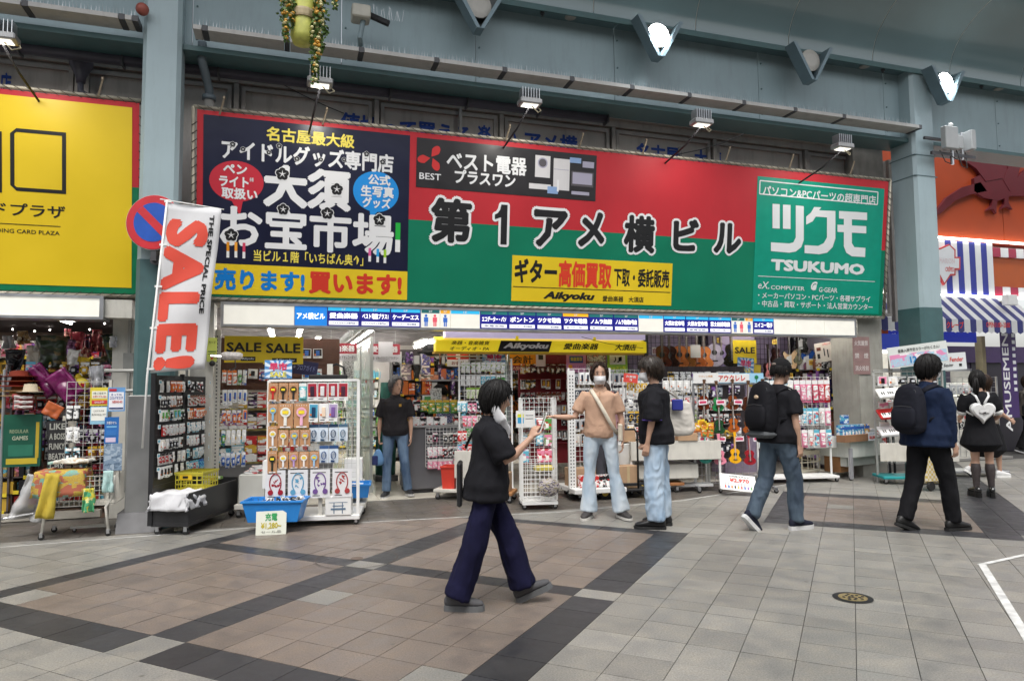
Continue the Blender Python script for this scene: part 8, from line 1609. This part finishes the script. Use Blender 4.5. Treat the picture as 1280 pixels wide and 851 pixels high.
  for i in range(n):
   az = r.uniform(-math.pi, math.pi); e0 = R(r.uniform(20, 88)) if r.random() < .75 else R(r.uniform(0, 40)); lo = low(az)+R(r.uniform(-jag, jag)); e0 = max(e0, lo+R(25)); off = r.uniform(.3, 1.0)*vol; tw = r.uniform(-.25, .25); pts = []; rd = []; w_ = r.uniform(.0025, .0065)*k; fl_ = r.uniform(-.003, .011)
   for j in range(6):
    f = j/5; el = e0+(lo-e0)*f; a2 = az+tw*f*(1 if abs(az) > .6 else 1.6)+(part_c*.5*f*math.copysign(1, az) if abs(az) < 1.0 else 0); p = sk(a2, el, off*(.6+.4*math.sin(f*2.6))+.002)
    if f == 1 and len_: p = p-V(0, 0, 1)*len_*k*r.uniform(.6, 1)*(1 if math.cos(az) < .4 else 0)
    if j > 3: p = p+(p-s.hc).normalized()*fl_*(j-3)*k
    pts.append(p); rd.append(w_*(.6, 1, 1, .95, .7, .15)[j])
   mb.tube(pts, rd, 4, False)
  if ponytail:
   b = s.hp(0, -.11, .03)
   for i in range(60): o_ = V(r.uniform(-.022, .022), r.uniform(-.02, .02), 0)*k; mb.tube([b+o_*.4, b-s.hf*.035*k+V(0, 0, -.05)*k+o_, b-s.hf*.03*k+V(0, 0, -.16)*k+o_*1.5, b-s.hf*.015*k-V(0, 0, ponytail)*k+o_*.8], [.008, .010, .009, .002], 4)
  part('lock', mb, m, h, True)['kind'] = 'stuff'
  return h
 def mask(s, m=WHITE, chin=0):
  k = s.k; mb = MB(); n, mm = 16, 10; vs = []
  for j in range(mm+1):
   for i in range(n+1):
    u = (i/n-.5)*2; v = j/mm; az = u*1.12; z = -.018-.088*v-.0*abs(u); bul = (1-u*u)*math.sin(math.pi*min(1, v*1.05))*.014+(1-abs(u))*.006*(1-v)
    rad = 1-.22*max(0, v-.55)/.45; vs.append(s.hp(math.sin(az)*(.066+bul*.3)*rad, math.cos(az)*(.092+bul)*rad*.98+.010+.004*(1-u*u), z+chin))
  mb.add(vs, [(j*(n+1)+i, j*(n+1)+i+1, (j+1)*(n+1)+i+1, (j+1)*(n+1)+i) for j in range(mm) for i in range(n)]); o = part('face_mask', mb, mat((.68, .68, .69), .7, var=.04, bump=.15, bs=60), s.t, True); md = o.modifiers.new('t', 'SOLIDIFY'); md.thickness = .003; md.offset = 1
  for sx in (-1, 1): part('ear_loop', MB().tube([s.hp(sx*.060, .045, -.03+chin), s.hp(sx*.078, -.02, .01), s.hp(sx*.074, -.022, -.03), s.hp(sx*.060, .04, -.075+chin)], .0018*k, 4), WHITE, o)
 def strap(s, pts, w_, m, name='strap', parent=None, th=.004):
  pts = [Vector(p) for p in pts]; mb = MB(); vs = []
  c0 = s.pel+s.up*s.sp*.6
  for i, p in enumerate(pts):
   t = (pts[min(i+1, len(pts)-1)]-pts[max(i-1, 0)]).normalized(); nn = (p-c0); nn = (nn-t*nn.dot(t)).normalized(); sd = t.cross(nn)*w_/2
   vs += [p-sd, p+sd, p+sd+nn*th, p-sd+nn*th]
  f = [(i*4+a, i*4+(a+1) % 4, i*4+4+(a+1) % 4, i*4+4+a) for i in range(len(pts)-1) for a in range(4)]+[(3, 2, 1, 0), tuple(len(vs)-4+a for a in range(4))]
  return part(name, mb.add(vs, f), m, parent or s.t, True)
 def ch(s, x, y, t): return s.pel+s.up*s.sp*t+s.crt*x*s.k+s.cfw*y*s.k
 def backpack(s, m, label, w=.30, h=.42, d=.15, t=.52, dy=.13, m2=None, shift=0, pocket=True):
  """worn bag: its own thing, straps over the shoulders"""
  k = 1; M = s.t.matrix_basis; M = Matrix.Translation(s.t.location) @ Matrix.Rotation(s.t.rotation_euler[2], 4, 'Z')
  b = thing('backpack', label, 'backpack', (0, 0, 0)); b.matrix_world = M
  c = s.ch(shift, -dy-d*.5, t); mb = MB(); u, r, f = s.up, s.crt, s.cfw; R_ = []
  for v, a, e in ((-.5, .44, .38), (-.42, .5, .5), (-.2, .51, .54), (.1, .49, .5), (.32, .44, .42), (.45, .34, .32), (.5, .2, .2)): R_.append((c+u*h*v, r*w*a, f*d*e))
  loft(mb, R_, 20, 3.2); fuse(mb, .010, m, 'bag_body', b, .004, (9, 9, 9), 5)
  if pocket:
   mb = MB(); loft(mb, [(c+u*h*v-f*d*.52, r*w*a, f*d*e) for v, a, e in ((-.42, .38, .12), (-.3, .42, .2), (-.1, .42, .18), (0, .36, .08))], 16, 3.2); part('front_pocket', mb, m2 or m, b, True)
   part('zip', MB().tube([c+u*h*.02-f*d*.60-r*w*.33, c+u*h*.04-f*d*.63, c+u*h*.02-f*d*.60+r*w*.33], .003, 5), DKGREY, b); part('top_zip', MB().tube([c-r*w*.42+u*h*.15-f*d*.3, c-r*w*.34+u*h*.38-f*d*.3, c+u*h*.46-f*d*.28, c+r*w*.34+u*h*.38-f*d*.3, c+r*w*.42+u*h*.15-f*d*.3], .003, 5), DKGREY, b)
  part('top_handle', MB().tube([c+u*h*.48-r*.04+f*.02, c+u*h*.55, c+u*h*.48+r*.04+f*.02], .007, 6), m, b)
  for sx in (-1, 1):
   pts = [s.ch(sx*.07, -dy-.01, .86), s.ch(sx*.105, -.09, .955), s.ch(sx*.118, -.02, 1.005), s.ch(sx*.118, .07, .965), s.ch(sx*.12, .138, .80), s.ch(sx*.135, .14, .6), s.ch(sx*.175, .05, .42), s.ch(sx*.15, -dy, .35)]
   s.strap(pts, .055, m, 'shoulder_strap', b, .009)
  return b
def stand(px, py, px2=None, py2=None):
 g_ = G(px, py)
 if px2: g_ = (g_+G(px2, py2))/2
 return (g_.x, g_.y)
CR = -YAW   # world heading offset: a person with face=CR looks straight away from the camera
def away(deg): return CR-R(deg)      # turned `deg` clockwise (towards the right of the picture) from looking away
BLKT = fabric((.013, .013, .016));
p = Person('woman in black top and navy wide trousers walking right in the foreground, holding a phone', stand(609, 757), away(88), 1.57, lean=R(3), head=(R(-2), R(10)), sh=.92,
 legs=dict(r=dict(t=(0, -.22, -1), s=(0, -.36, -1), foot=(.1, 1, 0)), l=dict(t=(0, .42, -1), s=(0, .30, -1), foot=(0, 1, .45), lift=-.04)),
 arms=dict(r=dict(u=(.12, .50, -.9), f=(-.15, .75, .72), h=(-.25, .4, .9), curl=.75, pn=(-.6, .6, 0)), l=dict(u=(-.05, -.05, -1), f=(.15, .12, -1), curl=.5)), girth=1.04)
p.shirt(BLKT, -.14, .88, .026, .036, .040, .008, 'top', seed=3); p.trousers(fabric((.009, .009, .032), var=.2), (.102, .114, .130), length=.93, folds=.010, seed=4, flat=.8)
p.shoes(fabric((.09, .09, .095)), mat((.12, .125, .13), .6), 'sneaker', 1.05, .014); p.hair(HAIRB, -42, -74, 32, .024, 520, 3, .035)
mw = mat((.72, .72, .74), .8, var=.05, bump=.3, bs=20); mb = MB()
limb(mb, [p.hp(.07, -.0, -.03), p.hp(.075, .015, -.08), p.hp(.06, .07, -.15), p.hp(.02, .13, -.21), p.hp(.0, .15, -.29)], [(.018, .010), (.034, .012), (.042, .013), (.032, .011), (.012, .008)], p.hf); o = fuse(mb, .008, mw, 'white_neck_cloth', p.t, .004)
W1 = Matrix.Translation(p.t.location) @ Matrix.Rotation(p.t.rotation_euler[2], 4, 'Z')
ph = thing('smartphone', 'white smartphone held up in front of the woman in black', 'phone', (0, 0, 0)); w_ = p.arm['r'][2]; ph.matrix_world = W1 @ Matrix.Translation(w_+V(-.025, .085, .10)) @ Matrix.Rotation(R(-20), 4, 'X'); part('case', MB().bbox(-.036, .036, -.004, .004, -.07, .075, .003), WHITE, ph); part('screen', MB().box(-.032, .032, -.0055, -.004, -.062, .068), mat((.02, .02, .025), .1), ph)
hb = thing('flat_bag', 'black flat bag on a shoulder strap behind the foreground woman', 'bag', (0, 0, 0)); hb.matrix_world = W1; part('bag', MB().bbox(-.18, .05, -.205, -.17, .68, .98, .01), BLACK, hb); p.strap([p.ch(-.1, -.18, .55), p.ch(-.12, -.1, .92), p.ch(-.13, .0, .99), p.ch(-.13, .1, .9)], .03, BLACK, 'strap', hb)
fc_ = CR+math.pi+R(-6)
p = Person('man in beige knit polo, pale flared jeans and white mask facing us, right arm out', stand(733, 650, 771, 645), fc_, 1.765, lean=R(-1), head=(R(4), R(4)), sh=.99,
 legs=dict(r=dict(t=(.10, 0, -1), s=(.03, -.03, -1), foot=(.35, 1, 0)), l=dict(t=(-.13, .03, -1), s=(-.18, -.02, -1), foot=(-.5, 1, 0))),
 arms=dict(r=dict(u=(.38, .12, -.9), f=(1, .35, .06), h=(1, .3, .02), curl=.55, pn=(0, .2, -1)), l=dict(u=(-.22, -.02, -1), f=(-.02, .16, -1), curl=.4)))
PK = fabric((.50, .32, .225), .85, .35, 120, .08); p.shirt(PK, -.03, .72, .016, .006, .016, .006, 'polo_shirt', PK, 7)
for i in range(3): part('button', MB().sphere(p.ch(0, .142-.006*i, .93-.06*i), .006, 8, 5), mat((.7, .35, .12), .4), p.t)
part('placket', MB().tube([p.ch(0, .12, .955), p.ch(0, .138, .86), p.ch(0, .140, .78)], .006, 5), PK, p.t)
p.trousers(denim((.40, .50, .60), (.62, .68, .72), 0), (.088, .06, .098), length=1.0, folds=.006, seed=8)
p.shoes(mat((.04, .035, .035), .5), mat((.62, .60, .56), .5), 'sneaker', 1.02); p.hair(HAIRBR, -22, -50, 44, .024, 480, 5, 0, .5); p.mask()
sb = thing('shoulder_bag', 'cream cross-body bag and strap worn by the man in the beige polo', 'bag', (0, 0, 0)); W2 = Matrix.Translation(p.t.location) @ Matrix.Rotation(p.t.rotation_euler[2], 4, 'Z'); sb.matrix_world = W2; CRM = fabric((.62, .56, .46))
p.strap([p.ch(.10, -.09, .93), p.ch(.10, 0, 1.0), p.ch(.085, .10, .955), p.ch(.03, .155, .78), p.ch(-.05, .165, .5), p.ch(-.12, .16, .25), p.ch(-.17, .09, .1), p.ch(-.20, .02, .04)], .042, CRM, 'strap', sb, .006); part('pouch', MB().bbox(-.25, -.20, -.09, .10, p.pel.z-.06, p.pel.z+.14, .012), CRM, sb)
p = Person('man in oversized black tee, pale baggy jeans and white mask looking left, tote on shoulder', stand(812, 661, 834, 656), away(-72), 1.80, lean=R(1), head=(R(12), R(6)), sh=1.05,
 legs=dict(r=dict(t=(.05, -.03, -1), s=(.02, -.05, -1), foot=(.2, 1, 0)), l=dict(t=(-.04, .06, -1), s=(0, -.04, -1), foot=(-.1, 1, 0))),
 arms=dict(l=dict(u=(-.14, .02, -1), f=(.0, .22, -1), curl=.4), r=dict(u=(.15, .05, -1), f=(0, .4, -.8), curl=.4)))
p.shirt(BLKT, -.10, .98, .05, .02, .055, .009, 't_shirt', seed=9); DJ = denim((.30, .42, .56), (.50, .60, .70), 1); p.trousers(DJ, (.105, .098, .092), length=.98, folds=.010, seed=10); p.shoes(mat((.012, .012, .013), .35), RUBBER, 'shoe', 1.12); p.hair(mat((.022, .014, .009), .4, var=.5, vs_=30), -28, -52, 22, .030, 520, 8); p.mask()
part('sleeve_trim', MB().tube([p.arm['l'][0].lerp(p.arm['l'][1], 1.0)+V(.098*math.cos(a), .098*math.sin(a), 0)*p.k for a in [i*math.pi/8 for i in range(17)]], .006, 5), mat((.06, .03, .25), .6, var=.6, vs_=60), p.t)
tb_ = thing('tote_bag', 'cream canvas tote hanging from the shoulder of the man in black', 'tote bag', (0, 0, 0)); tb_.matrix_world = Matrix.Translation(p.t.location) @ Matrix.Rotation(p.t.rotation_euler[2], 4, 'Z'); z0 = p.pel.z; mb = MB(); loft(mb, [(V(.20, -.22, z0+z), V(.05*a, .02, 0), V(-.05*a, .17*a, 0)) for z, a in ((.02, .8), (.06, 1), (.2, .95), (.36, .75))], 16, 2.6)
fuse(mb, .011, fabric((.60, .57, .52)), 'bag', tb_, .008, seed=11); p.strap([V(.2, -.28, z0+.36), p.ch(.19, -.09, .93), p.ch(.17, 0, 1.0), p.ch(.2, .06, .9), V(.2, -.12, z0+.36)], .03, fabric((.60, .57, .52)), 'handle', tb_); part('blue_patch', MB().bbox(.08, .12, -.28, -.16, z0+.28, z0+.40, .01), mat((.02, .03, .25), .6), tb_)
p = Person('grey-haired man in black polo and blue jeans walking out of the doorway', stand(484, 622, 504, 619), CR+math.pi+R(4), 1.665, lean=R(1), head=(R(38), R(8)),
 legs=dict(r=dict(t=(.06, .06, -1), s=(.02, -.02, -1), foot=(.2, 1, 0)), l=dict(t=(-.10, .12, -1), s=(-.12, -.16, -1), foot=(-.4, 1, .1))),
 arms=dict(r=dict(u=(.16, -.02, -1), f=(.02, .10, -1), curl=.9, pn=(-1, 0, 0)), l=dict(u=(-.14, -.02, -1), f=(-.02, .12, -1), curl=.4)))
GP = fabric((.022, .020, .022)); p.shirt(GP, -.05, .80, .022, .015, .028, .006, 'polo_shirt', GP, 12); part('emblem', MB().bbox(-.10*p.k, -.065*p.k, .150*p.k, .158*p.k, p.neck.z-.135, p.neck.z-.10, .002), C_('A88020'), p.t)
p.trousers(denim((.045, .085, .16), (.16, .24, .34), 2), (.088, .068, .062), length=.99, folds=.006, seed=13); p.shoes(BLACK, mat((.5, .5, .5), .5), 'sneaker'); p.hair(HAIRG, -26, -66, 50, .020, 460, 11, .02)
W4 = Matrix.Translation(p.t.location) @ Matrix.Rotation(p.t.rotation_euler[2], 4, 'Z'); w_ = p.arm['r'][2]-V(0, 0, .11)
pb_ = thing('blue_pouch', 'navy and pale blue drawstring pouch in the hand of the grey-haired man', 'bag', (0, 0, 0)); pb_.matrix_world = W4; mb = MB(); loft(mb, [(w_+V(.01, .03, z), V(a*.085, 0, 0), V(0, a*.04, 0)) for z, a in ((-.27, .6), (-.25, .95), (-.18, 1), (-.10, .6), (-.06, .3))], 14, 2.6); part('pouch', mb, mat((.10, .22, .40), .75), pb_, True); part('navy_side', MB().bbox(w_.x+.01, w_.x+.09, w_.y+.06, w_.y+.078, w_.z-.27, w_.z-.14, .01), mat((.01, .02, .10), .7), pb_); part('cord', MB().tube([w_+V(.01, .03, -.08), w_+V(.0, .0, .03)], .008, 5), BLACK, pb_)
p = Person('man in black tee, dark jeans and black cap walking right with a black backpack', stand(948, 664, 1003, 658), away(62), 1.79, lean=R(4), head=(R(0), R(8)), girth=1.05,
 legs=dict(r=dict(t=(.02, .26, -1), s=(.0, .02, -1), foot=(.1, 1, 0)), l=dict(t=(0, -.22, -1), s=(0, -.62, -1), foot=(0, .75, -.75))),
 arms=dict(r=dict(u=(.12, -.05, -1), f=(0, .18, -1), curl=.5), l=dict(u=(-.12, .15, -1), f=(0, .4, -1), curl=.5)))
p.shirt(BLKT, -.06, .72, .03, .02, .028, .007, 't_shirt', seed=14); p.trousers(denim((.035, .055, .085), (.09, .13, .17), 3), (.098, .078, .070), length=.98, folds=.008, seed=15); p.shoes(fabric((.018, .02, .035)), mat((.6, .6, .6), .5), 'sneaker', 1.05, .012); p.hair(HAIRB, -22, -34, 30, .008, 260, 14)
cp_ = thing('cap', 'plain black baseball cap on the man with the backpack', 'cap', (0, 0, 0)); W5 = Matrix.Translation(p.t.location) @ Matrix.Rotation(p.t.rotation_euler[2], 4, 'Z'); cp_.matrix_world = W5; mb = MB(); k = p.k
loft(mb, [(p.hp(0, -.006, z), p.hr*a*k*1.07, p.hf*b*k*1.07) for z, a, b in ((.028, .083, .108), (.05, .084, .109), (.085, .074, .096), (.112, .052, .068), (.126, .02, .03))], 22); part('crown', mb, fabric((.012, .012, .013)), cp_, True); mb = MB(); loft(mb, [(p.hp(0, .09, .036), p.hr*.06*k, p.hu*.006*k), (p.hp(0, .14, .028), p.hr*.066*k, p.hu*.005*k), (p.hp(0, .175, .02), p.hr*.04*k, p.hu*.004*k)], 14); part('peak', mb, fabric((.012, .012, .013)), cp_, True)
part('rear_opening', MB().sphere(p.hp(0, -.112, .045), (.03, .01, .014), 10, 6), mat((.25, .20, .17), .6), cp_)
bp_ = p.backpack(fabric((.010, .010, .013), .7), 'large black backpack with grey base and side cords on the man in the cap', .31, .50, .19, .60, .135); part('grey_base', MB().bbox(-.15, .15, -.33, -.15, p.pel.z+.02, p.pel.z+.09, .03), mat((.06, .065, .07), .7), bp_); part('charm', MB().sphere(p.ch(.02, -.34, .78), (.03, .012, .02), 8, 6), mat((.6, .45, .3), .5), bp_)
p = Person('black-haired man in navy jacket and black trousers striding right with a black backpack', stand(1128, 665, 1200, 659), away(70), 1.81, lean=R(3), head=(R(-6), R(2)), girth=1.1,
 legs=dict(r=dict(t=(.02, .30, -1), s=(.0, .12, -1), foot=(.05, 1, 0)), l=dict(t=(0, -.20, -1), s=(0, -.42, -1), foot=(0, .95, -.35))),
 arms=dict(r=dict(u=(.15, .05, -1), f=(-.02, .22, -1), curl=.45), l=dict(u=(-.12, .15, -1), f=(0, .5, -1), curl=.5)))
p.shirt(fabric((.010, .018, .045)), -.14, 1, .045, .03, .026, .008, 'jacket', fabric((.010, .018, .045)), 16, sl2=.88); p.trousers(fabric((.010, .010, .012)), (.1, .08, .07), length=.98, folds=.006, seed=17); p.shoes(mat((.012, .012, .012), .5), RUBBER, 'shoe', 1.08); p.hair(HAIRB, -32, -60, 26, .026, 560, 17); p.mask(mat((.5, .5, .6), .6))
gl_ = MB(); k = p.k
for sx in (-1, 1): gl_.tube([p.hp(sx*.03+.02*math.cos(a), .098, .006+.014*math.sin(a)) for a in [i*math.pi/6 for i in range(13)]], .0016, 4).tube([p.hp(sx*.05, .096, .01), p.hp(sx*.078, .04, .012), p.hp(sx*.078, -.01, .008)], .0018, 4)
part('glasses', gl_, DKGREY, p.t)
p.backpack(fabric((.014, .015, .022)), 'plain black rounded backpack worn over the navy jacket', .33, .47, .17, .55, .15)
p = Person('girl in short black dress with white cuffs and sheer knee socks, seen from behind', stand(1222, 621, 1238, 621), away(12), 1.66, head=(R(-30), R(6)), girth=1.05, sh=.95,
 legs=dict(r=dict(t=(.0, 0, -1), s=(.02, -.02, -1), foot=(.25, 1, 0)), l=dict(t=(.03, .02, -1), s=(-.02, -.03, -1), foot=(-.1, 1, 0))),
 arms=dict(r=dict(u=(.30, .05, -1), f=(-.25, .7, -.35), curl=.5), l=dict(u=(-.15, .2, -1), f=(.2, .8, -.2), curl=.5)))
k = p.k; DB = fabric((.011, .011, .013)); mb = MB(); p.torso(mb, -.02, .965, .016, .016)
R_ = [(p.pel+V(0, 0, z*k), V(a*k, 0, 0), V(0, b*k, 0)) for z, a, b in ((-.20, .26, .22), (-.1, .235, .195), (0, .205, .165), (.1, .175, .135), (.2, .15, .115))]; loft(mb, R_, 24)
for q in 'rl': a, e, w_ = p.arm[q]; limb(mb, [a+(p.neck-a)*.4-p.up*.04*k, a, a.lerp(e, .4), a.lerp(e, .72)], [.055*k, .066*k, .078*k, .068*k])
fuse(mb, .010, DB, 'dress', p.t, .008, (9, 9, 3), 19)
for q in 'rl': a, e, w_ = p.arm[q]; limb_ = MB(); limb(limb_, [a.lerp(e, .72), a.lerp(e, .86)], [.060*k, .062*k]); part('white_cuff', limb_, WHITE, p.t, True); h, kn, an = p.leg[q]; sk_ = MB(); limb(sk_, [kn.lerp(an, .10), kn.lerp(an, .3), kn.lerp(an, .6), kn.lerp(an, .9), an-V(0, 0, .05)], [.056*k, .061*k*p.g, .046*k, .036*k, .038*k]); part('sheer_sock', sk_, mat((.045, .035, .035), .6, var=.3, vs_=40), p.t, True)
cl_ = MB(); loft(cl_, [(p.neck+V(0, 0, -.035), V(.10*k, 0, 0), V(0, .085*k, 0)), (p.neck+V(0, 0, .0), V(.07*k, 0, 0), V(0, .065*k, 0))], 20); part('white_collar', cl_, WHITE, p.t, True)
p.shoes(mat((.010, .010, .010), .2, coat=.5), mat((.010, .010, .010), .35), 'platform_shoe', 1.0, .04); p.hair(HAIRB, -45, -66, 30, .022, 480, 19, 0, 0, .28)
W7 = Matrix.Translation(p.t.location) @ Matrix.Rotation(p.t.rotation_euler[2], 4, 'Z'); hb = thing('heart_backpack', 'glossy white heart-shaped backpack worn by the girl in black', 'backpack', (0, 0, 0)); hb.matrix_world = W7
hp_ = [(16*math.sin(a)**3/17, (13*math.cos(a)-5*math.cos(2*a)-2*math.cos(3*a)-math.cos(4*a))/15) for a in [2*math.pi*i/40 for i in range(40)]]; cz = p.pel.z+p.sp*.50; WL_ = mat((.68, .68, .67), .22, var=.03, coat=.4); mb = MB()
for i, (sc0, y0) in enumerate(((.8, -.13), (1, -.145), (1, -.195), (.82, -.215))): mb.v += [(x*.155*sc0-.03, y0, cz+z*.14*sc0) for x, z in hp_]
n = 40; mb.ms.append(WL_)
for j in range(3):
 for i in range(n): mb.f.append((j*n+i, j*n+(i+1) % n, (j+1)*n+(i+1) % n, (j+1)*n+i)); mb.m.append(0)
mb.f += [tuple(range(n-1, -1, -1)), tuple(range(3*n, 4*n))]; mb.m += [0, 0]; part('heart_body', mb, WL_, hb); part('flap', MB().bbox(-.09, .03, -.23, -.215, cz-.02, cz+.03, .006), WL_, hb); part('clasp', MB().bbox(-.045, -.015, -.238, -.229, cz-.03, cz, .002), CHROME, hb)
for sx in (-1, 1): p.strap([p.ch(sx*.03-.02, -.14, .70), p.ch(sx*.08, -.11, .9), p.ch(sx*.105, -.03, 1.0), p.ch(sx*.115, .07, .93), p.ch(sx*.15, .08, .7), p.ch(sx*.185, .0, .5), p.ch(sx*.13, -.13, .40)], .028, WL_, 'shoulder_strap', hb, .005)
p = Person('brown-haired woman in beige top and black skirt walking just beyond the girl in black', stand(1236, 596), away(80), 1.64, head=(0, 0), sh=.92,
 legs=dict(r=dict(t=(0, .28, -1), s=(0, .05, -1), foot=(0, 1, .0)), l=dict(t=(0, -.15, -1), s=(0, -.6, -1), foot=(0, .8, -.5))), arms=dict(r=dict(u=(.1, .3, -1), f=(0, .8, -.5), curl=.5), l=dict(u=(-.1, .1, -1), f=(0, .3, -1), curl=.4)))
p.shirt(fabric((.24, .20, .16)), -.02, .9, .03, .02, .03, .006, 'top', seed=21); mb = MB(); loft(mb, [(p.pel+V(0, 0, z), V(a, 0, 0), V(0, b, 0)) for z, a, b in ((-.42, .25, .28), (-.2, .22, .23), (.02, .18, .15), (.14, .15, .115))], 22); fuse(mb, .012, DB, 'skirt', p.t, .008, (9, 9, 3), 22); p.shoes(mat((.7, .7, .7), .5), WHITE, 'sneaker', 1.0, .01); p.hair(HAIRBR, -50, -78, 26, .022, 420, 22, .06)
p = Person('passer-by in grey-brown jacket and black trousers cut by the right edge, black bag', stand(1288, 566), away(100), 1.66, head=(0, R(5)), legs=dict(r=dict(t=(0, -.2, -1), s=(0, -.45, -1), foot=(0, .9, -.3)), l=dict(t=(0, .28, -1), s=(0, .12, -1), foot=(0, 1, 0))), arms=dict(r=dict(u=(.1, -.2, -1), f=(0, .2, -1)), l=dict(u=(-.1, .2, -1), f=(0, .4, -1))))
p.shirt(fabric((.20, .18, .16)), -.1, 1, .04, .03, .03, .007, 'jacket', seed=24, sl2=.9); p.trousers(fabric((.012, .012, .013)), (.1, .085, .08), seed=25); p.shoes(mat((.03, .03, .03), .5), mat((.5, .5, .5), .5), 'sneaker'); p.hair(HAIRBR, -45, -70, 26, .022, 360, 25, .05)
sb = thing('shoulder_bag', 'black shoulder bag of the passer-by at the right edge', 'bag', (0, 0, 0)); sb.matrix_world = Matrix.Translation(p.t.location) @ Matrix.Rotation(p.t.rotation_euler[2], 4, 'Z'); part('bag', MB().bbox(.18, .28, -.22, .1, p.pel.z-.05, p.pel.z+.18, .03), BLACK, sb); p.strap([p.ch(.22, -.1, .3), p.ch(.12, -.12, .8), p.ch(-.02, -.06, 1.0), p.ch(-.05, .08, .95)], .03, BLACK, 'strap', sb)
p = Person('brown-haired shopper in pink top half hidden behind the man in the beige polo', (P(757, 560, 8.75).x, 8.75), CR+R(25), 1.56, head=(R(20), R(14)), legs=dict(r=dict(t=(0, 0, -1), s=(0, 0, -1)), l=dict(t=(0, 0, -1), s=(0, 0, -1))), arms=dict(r=dict(u=(.25, .1, -1), f=(0, .7, -.5)), l=dict(u=(-.2, .1, -1), f=(0, .7, -.4))))
p.shirt(fabric((.48, .28, .30)), -.05, .9, .03, .02, .03, .006, 'top', seed=27); p.trousers(fabric((.05, .05, .06)), (.09, .075, .07), seed=28); p.shoes(BLACK, RUBBER); p.hair(HAIRBR, -45, -70, 26, .022, 400, 27, .05)
ST = mat((.12, .14, .30), .8, var=0); stm = bpy.data.materials.new('checked_shirt'); stm.use_nodes = True; nt = stm.node_tree; ck = nt.nodes.new('ShaderNodeTexChecker'); ck.inputs['Scale'].default_value = 45; ck.inputs[1].default_value = (.05, .07, .22, 1); ck.inputs[2].default_value = (.32, .32, .48, 1); tc = nt.nodes.new('ShaderNodeTexCoord'); nt.links.new(tc.outputs['Object'], ck.inputs[0]); nt.links.new(ck.outputs[0], nt.nodes['Principled BSDF'].inputs[0])
q = P(561, 520, 10.9); p = Person('shop assistant in blue checked shirt standing behind the counter, looking left', (q.x, 10.9), away(-95), 1.56, lean=R(8), head=(0, R(18)), skin=SKIN_T, legs=dict(r=dict(t=(0, 0, -1), s=(0, 0, -1)), l=dict(t=(0, 0, -1), s=(0, 0, -1))), arms=dict(r=dict(u=(.15, .3, -1), f=(0, 1, -.2)), l=dict(u=(-.15, .35, -1), f=(0, 1, -.25), curl=.5)))
p.shirt(stm, -.1, .8, .03, .02, .03, .006, 'shirt', seed=29); p.trousers(fabric((.03, .03, .04)), (.09, .075, .07), seed=30); p.shoes(BLACK, RUBBER); p.hair(HAIRB, -30, -50, 30, .016, 320, 29)
